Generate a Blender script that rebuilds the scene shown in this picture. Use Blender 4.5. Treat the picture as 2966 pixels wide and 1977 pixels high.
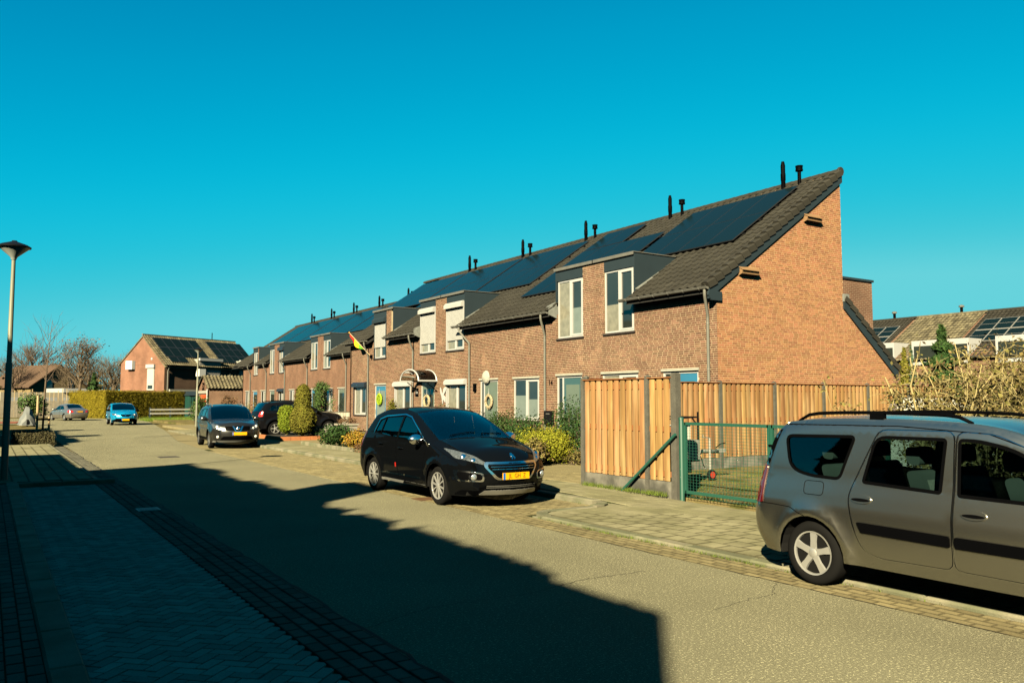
import bpy, bmesh, math, random
import numpy as np
from mathutils import Vector, Matrix, geometry
from mathutils.bvhtree import BVHTree
R = math.radians
random.seed(7)
for o in list(bpy.data.objects):
    bpy.data.objects.remove(o)
SC = bpy.context.scene
COL = SC.collection
EXPO = 3.7; SKY_GAIN = 1 / 2**EXPO; SKY_LO, SKY_HI = 1.9, 7.3
ALB = .255          # the picture is exposed for a bright, hard print: base colours are set low to keep its deep shade

# ------------------------------------------------------------------ camera, sky, sun, exposure
cam_d = bpy.data.cameras.new('camera'); cam = bpy.data.objects.new('camera', cam_d); COL.objects.link(cam)
cam.location = (0, 0, 1.8); cam.rotation_euler = (R(90 + 4.17), 0, R(-33.0))
cam_d.sensor_width = 36; cam_d.lens = 28.32; cam_d.clip_start = .1; cam_d.clip_end = 3000
SC.camera = cam
SUN = Vector((-1.449, -1.114, 1.0)).normalized()          # towards the sun
EL = math.asin(SUN.z); AZ = math.atan2(SUN.x, SUN.y)
wd = bpy.data.worlds.new('World'); SC.world = wd; wd.use_nodes = True
nt = wd.node_tree; nt.nodes.clear()
sky = nt.nodes.new('ShaderNodeTexSky'); sky.sky_type = 'NISHITA'; sky.sun_disc = False
sky.sun_elevation = EL; sky.sun_rotation = AZ; sky.altitude = 0; sky.air_density = 1.25; sky.dust_density = .35; sky.ozone_density = 2.0
sep = nt.nodes.new('ShaderNodeSeparateColor'); nt.links.new(sky.outputs[0], sep.inputs[0])
ramp = nt.nodes.new('ShaderNodeValToRGB'); mr = nt.nodes.new('ShaderNodeMapRange')      # the sky's own brightness drives a cyan grade
nt.links.new(sep.outputs[1], mr.inputs[0]); mr.inputs[1].default_value = SKY_LO; mr.inputs[2].default_value = SKY_HI
nt.links.new(mr.outputs[0], ramp.inputs[0])
cr = ramp.color_ramp; cr.interpolation = 'B_SPLINE'
cr.elements[0].color = (.0, .20, .42, 1); cr.elements[1].color = (.15, .66, .72, 1)
for pos_, c_ in ((.18, (.0, .33, .58)), (.40, (.0, .49, .71)), (.62, (.015, .545, .70)), (.82, (.06, .585, .69))):
    e = cr.elements.new(pos_); e.color = (*c_, 1)
bgn = nt.nodes.new('ShaderNodeBackground'); wo = nt.nodes.new('ShaderNodeOutputWorld')
nt.links.new(ramp.outputs[0], bgn.inputs[0]); bgn.inputs[1].default_value = SKY_GAIN
nt.links.new(bgn.outputs[0], wo.inputs[0])
sun_d = bpy.data.lights.new('sun', 'SUN'); sun_d.energy = 5.0; sun_d.angle = R(.53); sun_d.color = (1.0, .86, .56)
sun_o = bpy.data.objects.new('sun', sun_d); COL.objects.link(sun_o)
sun_o.rotation_euler = SUN.to_track_quat('Z', 'Y').to_euler(); sun_o.location = (-30, -25, 30)
SC.view_settings.view_transform = 'Standard'; SC.view_settings.look = 'None'
SC.view_settings.gamma = 1; SC.view_settings.use_curve_mapping = False
SC.view_settings.exposure = EXPO
SC.cycles.diffuse_bounces = 0

# ------------------------------------------------------------------ materials
MATS = {}
def mat(name, c, rough=.7, metal=0, spec=.3, var=.12, vs=3.0, fine=0, fs=60, bump=0, bs=60, isl=0, obj=0, coat=0, c2=None, c2s=1.0, c2t=.5, c2w=.12, hue=0, st=None, edge=None):
    if name in MATS: return MATS[name]
    if metal < .5:
        c = tuple(v*ALB for v in c); c2 = tuple(v*ALB for v in c2) if c2 is not None else None
    if rough > .4: spec *= .22
    m = bpy.data.materials.new(name); m.use_nodes = True; t = m.node_tree; N = t.nodes; L = t.links
    p = N['Principled BSDF']; p.inputs['Roughness'].default_value = rough; p.inputs['Metallic'].default_value = metal
    p.inputs['Specular IOR Level'].default_value = spec
    if coat: p.inputs['Coat Weight'].default_value = coat; p.inputs['Coat Roughness'].default_value = .03
    geo = N.new('ShaderNodeNewGeometry'); pos = geo.outputs['Position']
    if st:
        vm = N.new('ShaderNodeVectorMath'); vm.operation = 'MULTIPLY'; L.new(pos, vm.inputs[0]); vm.inputs[1].default_value = st; pos = vm.outputs[0]
    def noise(scale, det=3):
        n = N.new('ShaderNodeTexNoise'); n.inputs['Scale'].default_value = scale; n.inputs['Detail'].default_value = det
        L.new(pos, n.inputs['Vector']); return n.outputs[0]
    def mth(op, a, b=0.0, c_=None):
        n = N.new('ShaderNodeMath'); n.operation = op
        for i, v in enumerate((a, b, c_)):
            if v is None: continue
            if isinstance(v, (int, float)): n.inputs[i].default_value = v
            else: L.new(v, n.inputs[i])
        return n.outputs[0]
    col = None
    if c2 is not None:
        ramp = N.new('ShaderNodeMapRange'); ramp.interpolation_type = 'SMOOTHSTEP'
        ramp.inputs[1].default_value = c2t - c2w; ramp.inputs[2].default_value = c2t + c2w
        L.new(noise(c2s, 5), ramp.inputs[0])
        mx = N.new('ShaderNodeMix'); mx.data_type = 'RGBA'; mx.inputs[6].default_value = (*c, 1); mx.inputs[7].default_value = (*c2, 1)
        L.new(ramp.outputs[0], mx.inputs[0]); col = mx.outputs[2]
    f = None
    def addf(x):
        nonlocal f
        f = x if f is None else mth('MULTIPLY', f, x)
    if var: addf(mth('MULTIPLY_ADD', mth('SUBTRACT', noise(vs, 4), .5), var * 4, 1.0))
    if fine: addf(mth('MULTIPLY_ADD', mth('SUBTRACT', noise(fs, 2), .5), fine * 4, 1.0))
    if isl: addf(mth('MULTIPLY_ADD', mth('SUBTRACT', geo.outputs['Random Per Island'], .5), isl * 2, 1.0))
    if obj:
        oi = N.new('ShaderNodeObjectInfo'); addf(mth('MULTIPLY_ADD', mth('SUBTRACT', oi.outputs['Random'], .5), obj * 2, 1.0))
    if edge is not None:                       # dirt and moss creeping in from the joints of a piece (half sizes, width)
        tc = N.new('ShaderNodeTexCoord'); sx = N.new('ShaderNodeSeparateXYZ'); L.new(tc.outputs['Object'], sx.inputs[0])
        d_ = mth('MINIMUM', mth('SUBTRACT', edge[0], mth('ABSOLUTE', sx.outputs[0])), mth('SUBTRACT', edge[1], mth('ABSOLUTE', sx.outputs[1])))
        er = N.new('ShaderNodeMapRange'); er.interpolation_type = 'SMOOTHSTEP'; er.inputs[1].default_value = -.004; er.inputs[2].default_value = edge[2]; er.inputs[3].default_value = .38; er.inputs[4].default_value = 1.04
        L.new(mth('ADD', d_, mth('MULTIPLY', mth('SUBTRACT', noise(14, 3), .5), edge[2])), er.inputs[0]); addf(er.outputs[0])
    if f is not None or col is not None:
        hs = N.new('ShaderNodeHueSaturation')
        if col is not None: L.new(col, hs.inputs['Color'])
        else: hs.inputs['Color'].default_value = (*c, 1)
        if f is not None: L.new(f, hs.inputs['Value'])
        if hue:
            src = geo.outputs['Random Per Island'] if isl else N.new('ShaderNodeObjectInfo').outputs['Random']
            L.new(mth('MULTIPLY_ADD', mth('SUBTRACT', mth('FRACT', mth('MULTIPLY', src, 7.31)), .5), hue * 2, .5), hs.inputs['Hue'])
        L.new(hs.outputs[0], p.inputs['Base Color'])
    else:
        p.inputs['Base Color'].default_value = (*c, 1)
    if bump:
        b = N.new('ShaderNodeBump'); b.inputs['Strength'].default_value = bump; b.inputs['Distance'].default_value = .02
        L.new(noise(bs, 4), b.inputs['Height']); L.new(b.outputs[0], p.inputs['Normal'])
    MATS[name] = m; return m
def glassmat(name, tint=(.02, .05, .06), trans=.5, rough=.02):
    if name in MATS: return MATS[name]
    m = bpy.data.materials.new(name); m.use_nodes = True; t = m.node_tree; N = t.nodes; L = t.links; N.clear()
    out = N.new('ShaderNodeOutputMaterial'); tr = N.new('ShaderNodeBsdfTransparent'); tr.inputs[0].default_value = (*tint, 1)
    gl = N.new('ShaderNodeBsdfGlossy'); gl.inputs[1].default_value = rough; gl.inputs[0].default_value = (1, 1, 1, 1)
    fr = N.new('ShaderNodeFresnel'); fr.inputs[0].default_value = 1.52; mx = N.new('ShaderNodeMixShader')
    L.new(fr.outputs[0], mx.inputs[0]); L.new(tr.outputs[0], mx.inputs[1]); L.new(gl.outputs[0], mx.inputs[2]); L.new(mx.outputs[0], out.inputs[0])
    MATS[name] = m; return m

asphalt = mat('asphalt', (.172, .164, .108), .92, spec=.10, var=.15, vs=.45, fine=.42, fs=95, bump=.7, bs=90, c2=(.36, .34, .22), c2s=48, c2t=.60, c2w=.05)
paver_grey = mat('paver_grey', (.29, .29, .24), .9, spec=.12, var=.12, vs=1.5, fine=.22, fs=110, obj=.22, isl=0, bump=.3, bs=120)
paver_grey_s = mat('paver_grey_joined', (.27, .27, .225), .9, spec=.12, var=.12, vs=1.5, fine=.22, fs=110, isl=.22, bump=.3, bs=120)
paver_dark = mat('paver_dark', (.11, .108, .085), .9, spec=.1, var=.12, vs=1.5, fine=.22, fs=110, obj=.2, edge=(.1, .058, .02), bump=.3, bs=120)
paver_dark_s = mat('paver_dark_joined', (.10, .098, .077), .9, spec=.1, var=.12, vs=1.5, fine=.22, fs=110, isl=.22, bump=.3, bs=120)
paver_tan = mat('paver_tan', (.18, .155, .084), .9, spec=.2, var=.14, vs=1.5, fine=.2, fs=90, isl=.2, c2=(.185, .158, .082), c2s=1.3, bump=.3, bs=110)
paver_tan_o = mat('paver_tan_single', (.19, .162, .086), .9, spec=.2, var=.14, vs=1.5, fine=.2, fs=90, obj=.2, edge=(.1, .05, .02), c2=(.185, .158, .082), c2s=1.3, bump=.3, bs=110)
slab = mat('concrete_slab', (.225, .212, .132), .9, spec=.12, var=.12, vs=2.5, fine=.12, fs=90, obj=.10, edge=(.142, .142, .028), bump=.2, bs=90, c2=(.165, .158, .092), c2s=1.2)
slab_s = mat('concrete_slab_joined', (.20, .188, .118), .9, spec=.12, var=.12, vs=2.5, fine=.12, fs=90, isl=.10, bump=.2, bs=90, c2=(.165, .158, .092), c2s=1.2)
kerbm = mat('kerb_concrete', (.18, .168, .118), .85, spec=.25, var=.12, vs=3, fine=.12, fs=70, obj=.08, c2=(.11, .115, .07), c2s=2, bump=.25, bs=80)
joint = mat('joint_sand', (.022, .022, .013), .95, spec=.1, var=.25, vs=4, c2=(.030, .040, .012), c2s=3)
soil = mat('soil', (.06, .048, .03), .95, spec=.1, var=.25, vs=4, fine=.2, fs=40, bump=.6, bs=30)
grassy = mat('grass_ground', (.07, .075, .022), .95, spec=.05, var=.25, vs=.8, fine=.25, fs=40, c2=(.15, .12, .055), c2s=1.6, c2t=.44, bump=.6, bs=40)
grassblade = mat('grass_blade', (.075, .105, .016), .7, spec=.2, isl=.45, var=.2)
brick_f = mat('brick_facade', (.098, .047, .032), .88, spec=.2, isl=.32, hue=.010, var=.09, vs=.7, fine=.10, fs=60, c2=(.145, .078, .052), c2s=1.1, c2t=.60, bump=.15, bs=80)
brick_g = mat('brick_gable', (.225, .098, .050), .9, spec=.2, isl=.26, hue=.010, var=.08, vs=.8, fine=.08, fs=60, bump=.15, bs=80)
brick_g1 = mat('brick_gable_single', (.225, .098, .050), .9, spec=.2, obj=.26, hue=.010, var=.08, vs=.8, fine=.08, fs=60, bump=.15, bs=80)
mortar = mat('mortar', (.43, .33, .195), .95, spec=.1, var=.14, vs=1.2, fine=.1, fs=60)
mortar_f = mat('mortar_facade', (.46, .38, .26), .95, spec=.1, var=.22, vs=.8, fine=.1, fs=60, c2=(.36, .295, .20), c2s=.6, c2t=.38)
def brickmat(name, c1, c2, mo, axis='Y', scale=1.0):
    if name in MATS: return MATS[name]
    m = bpy.data.materials.new(name); m.use_nodes = True; t = m.node_tree; N = t.nodes; L = t.links
    c1 = tuple(v*ALB for v in c1); c2 = tuple(v*ALB for v in c2); mo = tuple(v*ALB for v in mo)
    p = N['Principled BSDF']; p.inputs['Roughness'].default_value = .88; p.inputs['Specular IOR Level'].default_value = .06
    tc = N.new('ShaderNodeTexCoord'); sp = N.new('ShaderNodeSeparateXYZ'); cb = N.new('ShaderNodeCombineXYZ'); L.new(tc.outputs['Object'], sp.inputs[0])
    ad = N.new('ShaderNodeMath'); ad.operation = 'ADD'; L.new(sp.outputs[0], ad.inputs[0]); L.new(sp.outputs[1], ad.inputs[1])
    L.new(ad.outputs[0], cb.inputs[0]); L.new(sp.outputs[2], cb.inputs[1])
    b = N.new('ShaderNodeTexBrick'); L.new(cb.outputs[0], b.inputs['Vector']); b.inputs['Scale'].default_value = 1
    b.inputs['Brick Width'].default_value = .22 * scale; b.inputs['Row Height'].default_value = .0625 * scale; b.inputs['Mortar Size'].default_value = .006
    b.inputs['Color1'].default_value = (*c1, 1); b.inputs['Color2'].default_value = (*c2, 1); b.inputs['Mortar'].default_value = (*mo, 1)
    nz = N.new('ShaderNodeTexNoise'); nz.inputs['Scale'].default_value = .7; nz.inputs['Detail'].default_value = 4; L.new(tc.outputs['Object'], nz.inputs['Vector'])
    mr = N.new('ShaderNodeMapRange'); mr.inputs[1].default_value = .3; mr.inputs[2].default_value = .7; mr.inputs[3].default_value = .75; mr.inputs[4].default_value = 1.25; L.new(nz.outputs[0], mr.inputs[0])
    hs = N.new('ShaderNodeHueSaturation'); L.new(b.outputs[0], hs.inputs['Color']); L.new(mr.outputs[0], hs.inputs['Value']); L.new(hs.outputs[0], p.inputs['Base Color'])
    bp = N.new('ShaderNodeBump'); bp.inputs['Strength'].default_value = .4; bp.inputs['Distance'].default_value = .01; bp.invert = True
    L.new(b.outputs['Fac'], bp.inputs['Height']); L.new(bp.outputs[0], p.inputs['Normal'])
    MATS[name] = m; return m
brick_far = brickmat('brick_far', (.14, .066, .043), (.105, .05, .034), (.24, .19, .13))
brick_far2 = brickmat('brick_house_behind', (.185, .085, .055), (.155, .07, .045), (.20, .14, .10))
brick_dark = brickmat('brick_dark', (.10, .052, .035), (.08, .04, .028), (.11, .085, .06))
tilem = mat('roof_tile', (.029, .0275, .0225), .65, spec=.2, obj=.16, var=.12, vs=1.2, fine=.1, fs=40, bump=.12, bs=60)
tile_s = mat('roof_tile_joined', (.029, .0275, .0225), .65, spec=.2, isl=.16, var=.12, vs=1.2, fine=.1, fs=40, bump=.12, bs=60)
tile_moss = mat('roof_tile_mossy', (.085, .075, .05), .9, spec=.2, isl=.3, var=.25, vs=1.5, fine=.2, fs=12, c2=(.125, .11, .068), c2s=2.2, c2t=.5, bump=.4, bs=30)
tile_brown = mat('roof_tile_brown', (.085, .055, .038), .85, spec=.2, var=.12, vs=2, fine=.15, fs=6)
deck = mat('roof_deck', (.02, .02, .02), .9, var=0)
panelm = mat('solar_glass', (.004, .010, .012), .15, spec=.07, var=0)
panelf = mat('solar_frame', (.012, .013, .015), .35, metal=.6, var=0)
MATS['solar_glass'].node_tree.nodes['Principled BSDF'].inputs['IOR'].default_value = 1.09; MATS['solar_glass'].node_tree.nodes['Principled BSDF'].inputs['Specular IOR Level'].default_value = .5
panelw = mat('solar_frame_white', (.22, .22, .21), .4, var=0)
zinc = mat('zinc', (.12, .12, .11), .5, metal=.2, spec=.5, var=.15, vs=4)
pipem = mat('grey_pvc', (.125, .125, .11), .5, spec=.4, var=.1)
lead = mat('lead', (.17, .18, .17), .65, metal=.2, var=.2, vs=8)
anthr = mat('anthracite_cladding', (.015, .025, .032), .55, spec=.4, var=.06)
white = mat('white_pvc', (.33, .335, .335), .35, spec=.45, var=.04)
shutm = mat('shutter_white', (.31, .315, .31), .45, spec=.35, var=.05)
cream = mat('cream_lintel', (.27, .27, .235), .7, spec=.3, var=.12, vs=6)
sillm = mat('sill_dark', (.03, .024, .022), .5, spec=.4, var=.1)
blackm = mat('black_plastic', (.0015, .0016, .002), .5, spec=.02, var=.05)
blackmetal = mat('black_metal', (.006, .006, .007), .45, metal=.2, spec=.25, var=.05)
navy = mat('navy_paint', (.006, .012, .022), .4, spec=.4, var=.04)
pane = mat('window_pane', (.020, .026, .024), .04, spec=.6, var=.3, vs=.8)
pane_lt = mat('frosted_pane', (.12, .15, .14), .25, spec=.5, var=.1)
curtain = mat('curtain_pane', (.16, .155, .12), .2, spec=.6, var=.25, vs=5)
door_green = mat('door_greygreen', (.085, .115, .095), .4, spec=.4, var=.05)
door_teal = mat('door_teal', (.03, .075, .085), .35, spec=.45, var=.05)
door_blue = mat('door_blue', (.02, .12, .22), .35, spec=.45, var=.05)
wood = mat('fence_wood', (.225, .125, .052), .85, spec=.1, var=.26, vs=5, fine=.14, fs=22, st=(1, 1, .09), obj=.17, hue=.012, c2=(.30, .20, .095), c2s=9, c2t=.55, bump=.15, bs=25)
wood_rail = mat('fence_rail_wood', (.19, .075, .028), .8, spec=.2, var=.15, vs=6)
wood_old = mat('weathered_wood', (.17, .15, .115), .9, spec=.15, var=.2, vs=4, obj=.2, fine=.2, fs=14)
wood_box = mat('bat_box_wood', (.20, .12, .06), .85, var=.15, vs=8)
conc_post = mat('concrete_post', (.075, .073, .062), .9, spec=.2, var=.2, vs=7, fine=.25, fs=60, bump=.3, bs=60)
conc_base = mat('concrete_plinth', (.14, .135, .115), .9, spec=.2, var=.25, vs=3.5, fine=.1, fs=40, c2=(.06, .06, .052), c2s=2.5, c2t=.52)
greenm = mat('green_coated_steel', (.006, .060, .040), .4, spec=.5, var=.08)
lampgrey = mat('lamp_post_paint', (.15, .155, .115), .5, spec=.4, var=.08)
chrome = mat('chrome', (.55, .55, .55), .12, metal=1, var=0)
alum = mat('alloy_wheel', (.24, .24, .23), .30, metal=.85, var=.05, vs=10)
rubber = mat('tyre_rubber', (.007, .007, .007), .9, spec=.06, var=.1)
rubber_d = mat('dusty_arch_liner', (.010, .010, .010), .95, spec=.1, var=.2)
lampglass = glassmat('lamp_lens', (.75, .8, .8))
carglass = glassmat('car_glass', (.22, .30, .31)); carglass_d = glassmat('car_glass_dark', (.05, .08, .09))
redlens = mat('tail_lamp', (.07, .003, .004), .12, spec=.6, coat=.5, var=0)
redlens_b = mat('tail_lamp_bright', (.35, .015, .010), .12, spec=.6, coat=.5, var=0)
amber = mat('plate_yellow', (.62, .30, .004), .45, spec=.3, var=.03)
eublue = mat('plate_blue', (.01, .10, .34), .45, var=0)
fabric = mat('seat_fabric', (.11, .135, .125), .9, spec=.1, var=.1)
fabric2 = mat('seat_pattern', (.28, .30, .26), .9, spec=.1, var=.3, vs=60)
dash = mat('dashboard', (.03, .034, .034), .8, spec=.1, var=.05)
bark = mat('bark', (.105, .08, .055), .9, spec=.15, var=.25, vs=3)
bark_red = mat('bark_reddish', (.105, .078, .058), .9, spec=.15, var=.25, vs=2)
bark_lt = mat('bark_pale', (.24, .20, .095), .9, spec=.15, isl=.25, var=.25, vs=6)
stakem = mat('tree_stake', (.34, .26, .15), .85, var=.15, vs=6)
thuja_y = mat('thuja_lime', (.115, .150, .012), .8, spec=.15, isl=.45, hue=.015, var=.2, vs=4)
thuja_g = mat('thuja_green', (.105, .100, .014), .8, spec=.15, isl=.5, hue=.02, var=.25, vs=4)
hedge_y = mat('hedge_yellow', (.150, .122, .010), .85, spec=.12, isl=.5, hue=.012, var=.3, vs=2.0)
leaf_dk = mat('leaf_dark', (.022, .048, .012), .7, spec=.15, isl=.6, hue=.02, var=.2)
leaf_br = mat('leaf_brownish', (.105, .085, .027), .75, spec=.2, isl=.6, hue=.03, var=.2)
leaf_ye = mat('leaf_yellow', (.165, .17, .012), .7, spec=.2, isl=.4, hue=.015, var=.2)
leaf_or = mat('leaf_orange', (.20, .125, .014), .7, spec=.2, isl=.5, hue=.03, var=.2)
leaf_rd = mat('leaf_russet', (.10, .058, .03), .8, spec=.15, isl=.5, hue=.02, var=.2)
leaf_md = mat('leaf_mid', (.04, .075, .016), .6, spec=.3, isl=.6, hue=.02, var=.2)
leaf_gr = mat('leaf_greygreen', (.06, .10, .06), .8, spec=.2, isl=.4, var=.2)
terra = mat('terracotta', (.30, .115, .045), .85, var=.15, vs=5)
stone = mat('pale_stone', (.24, .22, .18), .9, var=.2, vs=6)
tarp = mat('grey_tarp', (.13, .14, .14), .6, spec=.3, var=.1, vs=3)
redpav = mat('red_paving', (.21, .07, .04), .9, var=.15)
orange_door = mat('orange_red_door', (.34, .062, .020), .6, var=.05)
mesh_w = mat('white_shiny', (.6, .6, .58), .3, var=0)
flag_r = mat('flag_red', (.35, .02, .01), .8, var=.05); flag_y = mat('flag_yellow', (.55, .36, .01), .8, var=.05); flag_g = mat('flag_green', (.10, .30, .02), .8, var=.05)
bin_green = mat('green_bin', (.01, .10, .02), .5, var=.05)
bluesign = mat('blue_sign', (.0, .16, .45), .5, var=0)
galv = mat('galvanised', (.26, .26, .23), .45, metal=.3, var=.2, vs=10)
rim_red = mat('red_wheel_rim', (.30, .03, .015), .5, var=.1)
brass = mat('gold_knob', (.5, .28, .02), .4, var=0)

# ------------------------------------------------------------------ mesh builder
OFF = {}
class MB:
    def __init__(s): s.v = []; s.f = []
    def add(s, vs, fs):
        b = len(s.v); s.v += [tuple(p) for p in vs]; s.f += [tuple(b + i for i in f) for f in fs]; return s
    def box(s, x0, x1, y0, y1, z0, z1):
        return s.add([(x0,y0,z0),(x1,y0,z0),(x1,y1,z0),(x0,y1,z0),(x0,y0,z1),(x1,y0,z1),(x1,y1,z1),(x0,y1,z1)],
                     [(0,3,2,1),(4,5,6,7),(0,1,5,4),(1,2,6,5),(2,3,7,6),(3,0,4,7)])
    def cbox(s, x0, x1, y0, y1, z0, z1, c=.01):      # box with chamfered top edges
        return s.add([(x0,y0,z0),(x1,y0,z0),(x1,y1,z0),(x0,y1,z0),(x0,y0,z1-c),(x1,y0,z1-c),(x1,y1,z1-c),(x0,y1,z1-c),
                      (x0+c,y0+c,z1),(x1-c,y0+c,z1),(x1-c,y1-c,z1),(x0+c,y1-c,z1)],
                     [(0,1,5,4),(1,2,6,5),(2,3,7,6),(3,0,4,7),(4,5,9,8),(5,6,10,9),(6,7,11,10),(7,4,8,11),(8,9,10,11)])
    def obox(s, M, x0, x1, y0, y1, z0, z1):
        b = len(s.v); s.box(x0, x1, y0, y1, z0, z1)
        for i in range(b, len(s.v)): s.v[i] = tuple(M @ Vector(s.v[i]))
        return s
    def bar(s, a, b, w, h=None, up=(0, 0, 1)):
        a = Vector(a); b = Vector(b); h = h or w; d = (b - a).normalized(); u = Vector(up)
        if abs(d.dot(u)) > .98: u = Vector((1, 0, 0))
        r = d.cross(u).normalized(); u = r.cross(d)
        vs = [p + r * i * w / 2 + u * j * h / 2 for p in (a, b) for i, j in ((-1,-1),(1,-1),(1,1),(-1,1))]
        return s.add(vs, [(0,1,2,3),(7,6,5,4),(0,4,5,1),(1,5,6,2),(2,6,7,3),(3,7,4,0)])
    def tube(s, pts, rad, n=8, caps=True):
        pts = [Vector(p) for p in pts]; k = len(pts); rad = rad if isinstance(rad, (list, tuple)) else [rad] * k
        b = len(s.v); pr = None
        for i, p in enumerate(pts):
            d = (pts[min(i+1, k-1)] - pts[max(i-1, 0)])
            d = d.normalized() if d.length > 1e-9 else Vector((0,0,1))
            if pr is None:
                u = Vector((0,0,1)) if abs(d.z) < .95 else Vector((1,0,0)); pr = d.cross(u).normalized()
            else:
                pr = (pr - d * pr.dot(d)); pr = pr.normalized() if pr.length > 1e-6 else d.cross(Vector((.3,.5,.8))).normalized()
            q = d.cross(pr)
            for j in range(n):
                a = 2 * math.pi * j / n; s.v.append(tuple(p + (pr * math.cos(a) + q * math.sin(a)) * rad[i]))
        for i in range(k - 1):
            for j in range(n):
                s.f.append((b+i*n+j, b+i*n+(j+1)%n, b+(i+1)*n+(j+1)%n, b+(i+1)*n+j))
        if caps:
            s.f.append(tuple(b + j for j in range(n))[::-1]); s.f.append(tuple(b + (k-1)*n + j for j in range(n)))
        return s
    def lathe(s, prof, n=20, M=None):                 # profile of (radius, z)
        b = len(s.v); M = M or Matrix()
        for r, z in prof:
            for j in range(n):
                a = 2*math.pi*j/n; s.v.append(tuple(M @ Vector((r*math.cos(a), r*math.sin(a), z))))
        for i in range(len(prof)-1):
            for j in range(n): s.f.append((b+i*n+j, b+i*n+(j+1)%n, b+(i+1)*n+(j+1)%n, b+(i+1)*n+j))
        s.f.append(tuple(b + j for j in range(n))[::-1]); s.f.append(tuple(b + (len(prof)-1)*n + j for j in range(n)))
        return s
    def prism(s, poly, fn, t0, t1):                   # poly of (a,b); fn(a,b,t)->xyz
        n = len(poly); vs = [fn(a, b, t0) for a, b in poly] + [fn(a, b, t1) for a, b in poly]
        fs = [tuple(range(n))[::-1], tuple(range(n, 2*n))] + [(i, (i+1)%n, n+(i+1)%n, n+i) for i in range(n)]
        return s.add(vs, fs)
    def leaf(s, p, size, asp=.6, nrm=None):
        p = Vector(p); a = Vector((random.gauss(0,1), random.gauss(0,1), random.gauss(0,1)))
        if nrm is not None: a = a * .55 + Vector(nrm)
        a.normalize(); u = a.cross(Vector((random.random()-.5, random.random()-.5, random.random()-.5))).normalized(); w = a.cross(u)
        u = u * size; w = w * size * asp
        return s.add([p-u, p+w, p+u, p-w], [(0,1,2,3)])
    def build(s, name, m, parent=None, smooth=False, kind=None, label=None, cat=None, group=None, world=True):
        me = bpy.data.meshes.new(name); vs = s.v
        if parent is not None and world and parent.name in OFF:
            ox, oy, oz = OFF[parent.name]; vs = [(x-ox, y-oy, z-oz) for x, y, z in vs]
        me.from_pydata(vs, [], s.f); me.update()
        if smooth:
            me.polygons.foreach_set('use_smooth', [True]*len(me.polygons))
            if smooth is not True: me.set_sharp_from_angle(angle=R(smooth))
        if m: me.materials.append(m)
        return link(name, me, parent, kind, label, cat, group)
def link(name, me, parent=None, kind=None, label=None, cat=None, group=None):
    o = bpy.data.objects.new(name, me); COL.objects.link(o)
    if parent is not None:
        o.parent = parent
        if parent.name in OFF: OFF[o.name] = OFF[parent.name]
    tag(o, label, cat, group, kind); return o
def tag(o, label=None, cat=None, group=None, kind=None):
    if label: o['label'] = label
    if cat: o['category'] = cat
    if group: o['group'] = group
    if kind: o['kind'] = kind
    return o
def thing(name, label, cat, loc=(0, 0, 0), rz=0, group=None, local=False):
    o = bpy.data.objects.new(name, None); COL.objects.link(o); o.location = loc; o.rotation_euler = (0, 0, rz)
    o.empty_display_size = .2; tag(o, label, cat, group)
    if not local: OFF[o.name] = tuple(loc)
    return o
def piece(name, me, parent, loc, rot=None):            # shared-mesh piece, world position
    o = bpy.data.objects.new(name, me); COL.objects.link(o)
    off = OFF.get(parent.name, (0, 0, 0)) if parent else (0, 0, 0)
    o.parent = parent; o.location = (loc[0]-off[0], loc[1]-off[1], loc[2]-off[2])
    if rot is not None: o.rotation_euler = rot
    return o
def mesh_of(mb, name, m, smooth=False):
    me = bpy.data.meshes.new(name); me.from_pydata(mb.v, [], mb.f); me.update(); me.materials.append(m)
    if smooth:
        me.polygons.foreach_set('use_smooth', [True]*len(me.polygons))
        if smooth is not True: me.set_sharp_from_angle(angle=R(smooth))
    return me
def text_mesh(txt, size, depth=.004):
    cu = bpy.data.curves.new('lettering', 'FONT'); cu.body = txt; cu.size = size; cu.extrude = depth; cu.align_x = 'CENTER'; cu.align_y = 'CENTER'; cu.resolution_u = 3
    o = bpy.data.objects.new('lettering_tmp', cu); COL.objects.link(o)
    dg = bpy.context.evaluated_depsgraph_get(); me = bpy.data.meshes.new_from_object(o.evaluated_get(dg))
    bpy.data.objects.remove(o); bpy.data.curves.remove(cu); return me
def lettering(txt, size, m, parent, M, name='lettering', depth=.004, sx=1.0):
    me = text_mesh(txt, size, depth); me.materials.clear(); me.materials.append(m)
    me.transform(M @ Matrix.Diagonal((sx, 1, 1, 1)))
    if parent is not None and parent.name in OFF: me.transform(Matrix.Translation(-Vector(OFF[parent.name])))
    return link(name, me, parent)
# ------------------------------------------------------------------ ground, road, pavements
def sheet(name, poly, z, m, kind='structure', parent=None):
    b = MB(); b.add([(x, y, z) for x, y in poly], [tuple(range(len(poly)))]); return b.build(name, m, parent, kind=kind)
def slabbox(name, x0, x1, y0, y1, z0, z1, m, kind='structure'):
    return MB().box(x0, x1, y0, y1, z0, z1).build(name, m, None, kind=kind)
g = MB(); g.add([(-900,-900,-.05),(900,-900,-.05),(900,900,-.05),(-900,900,-.05)], [(0,1,2,3)]); g.build('ground', grassy, kind='structure')
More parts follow.
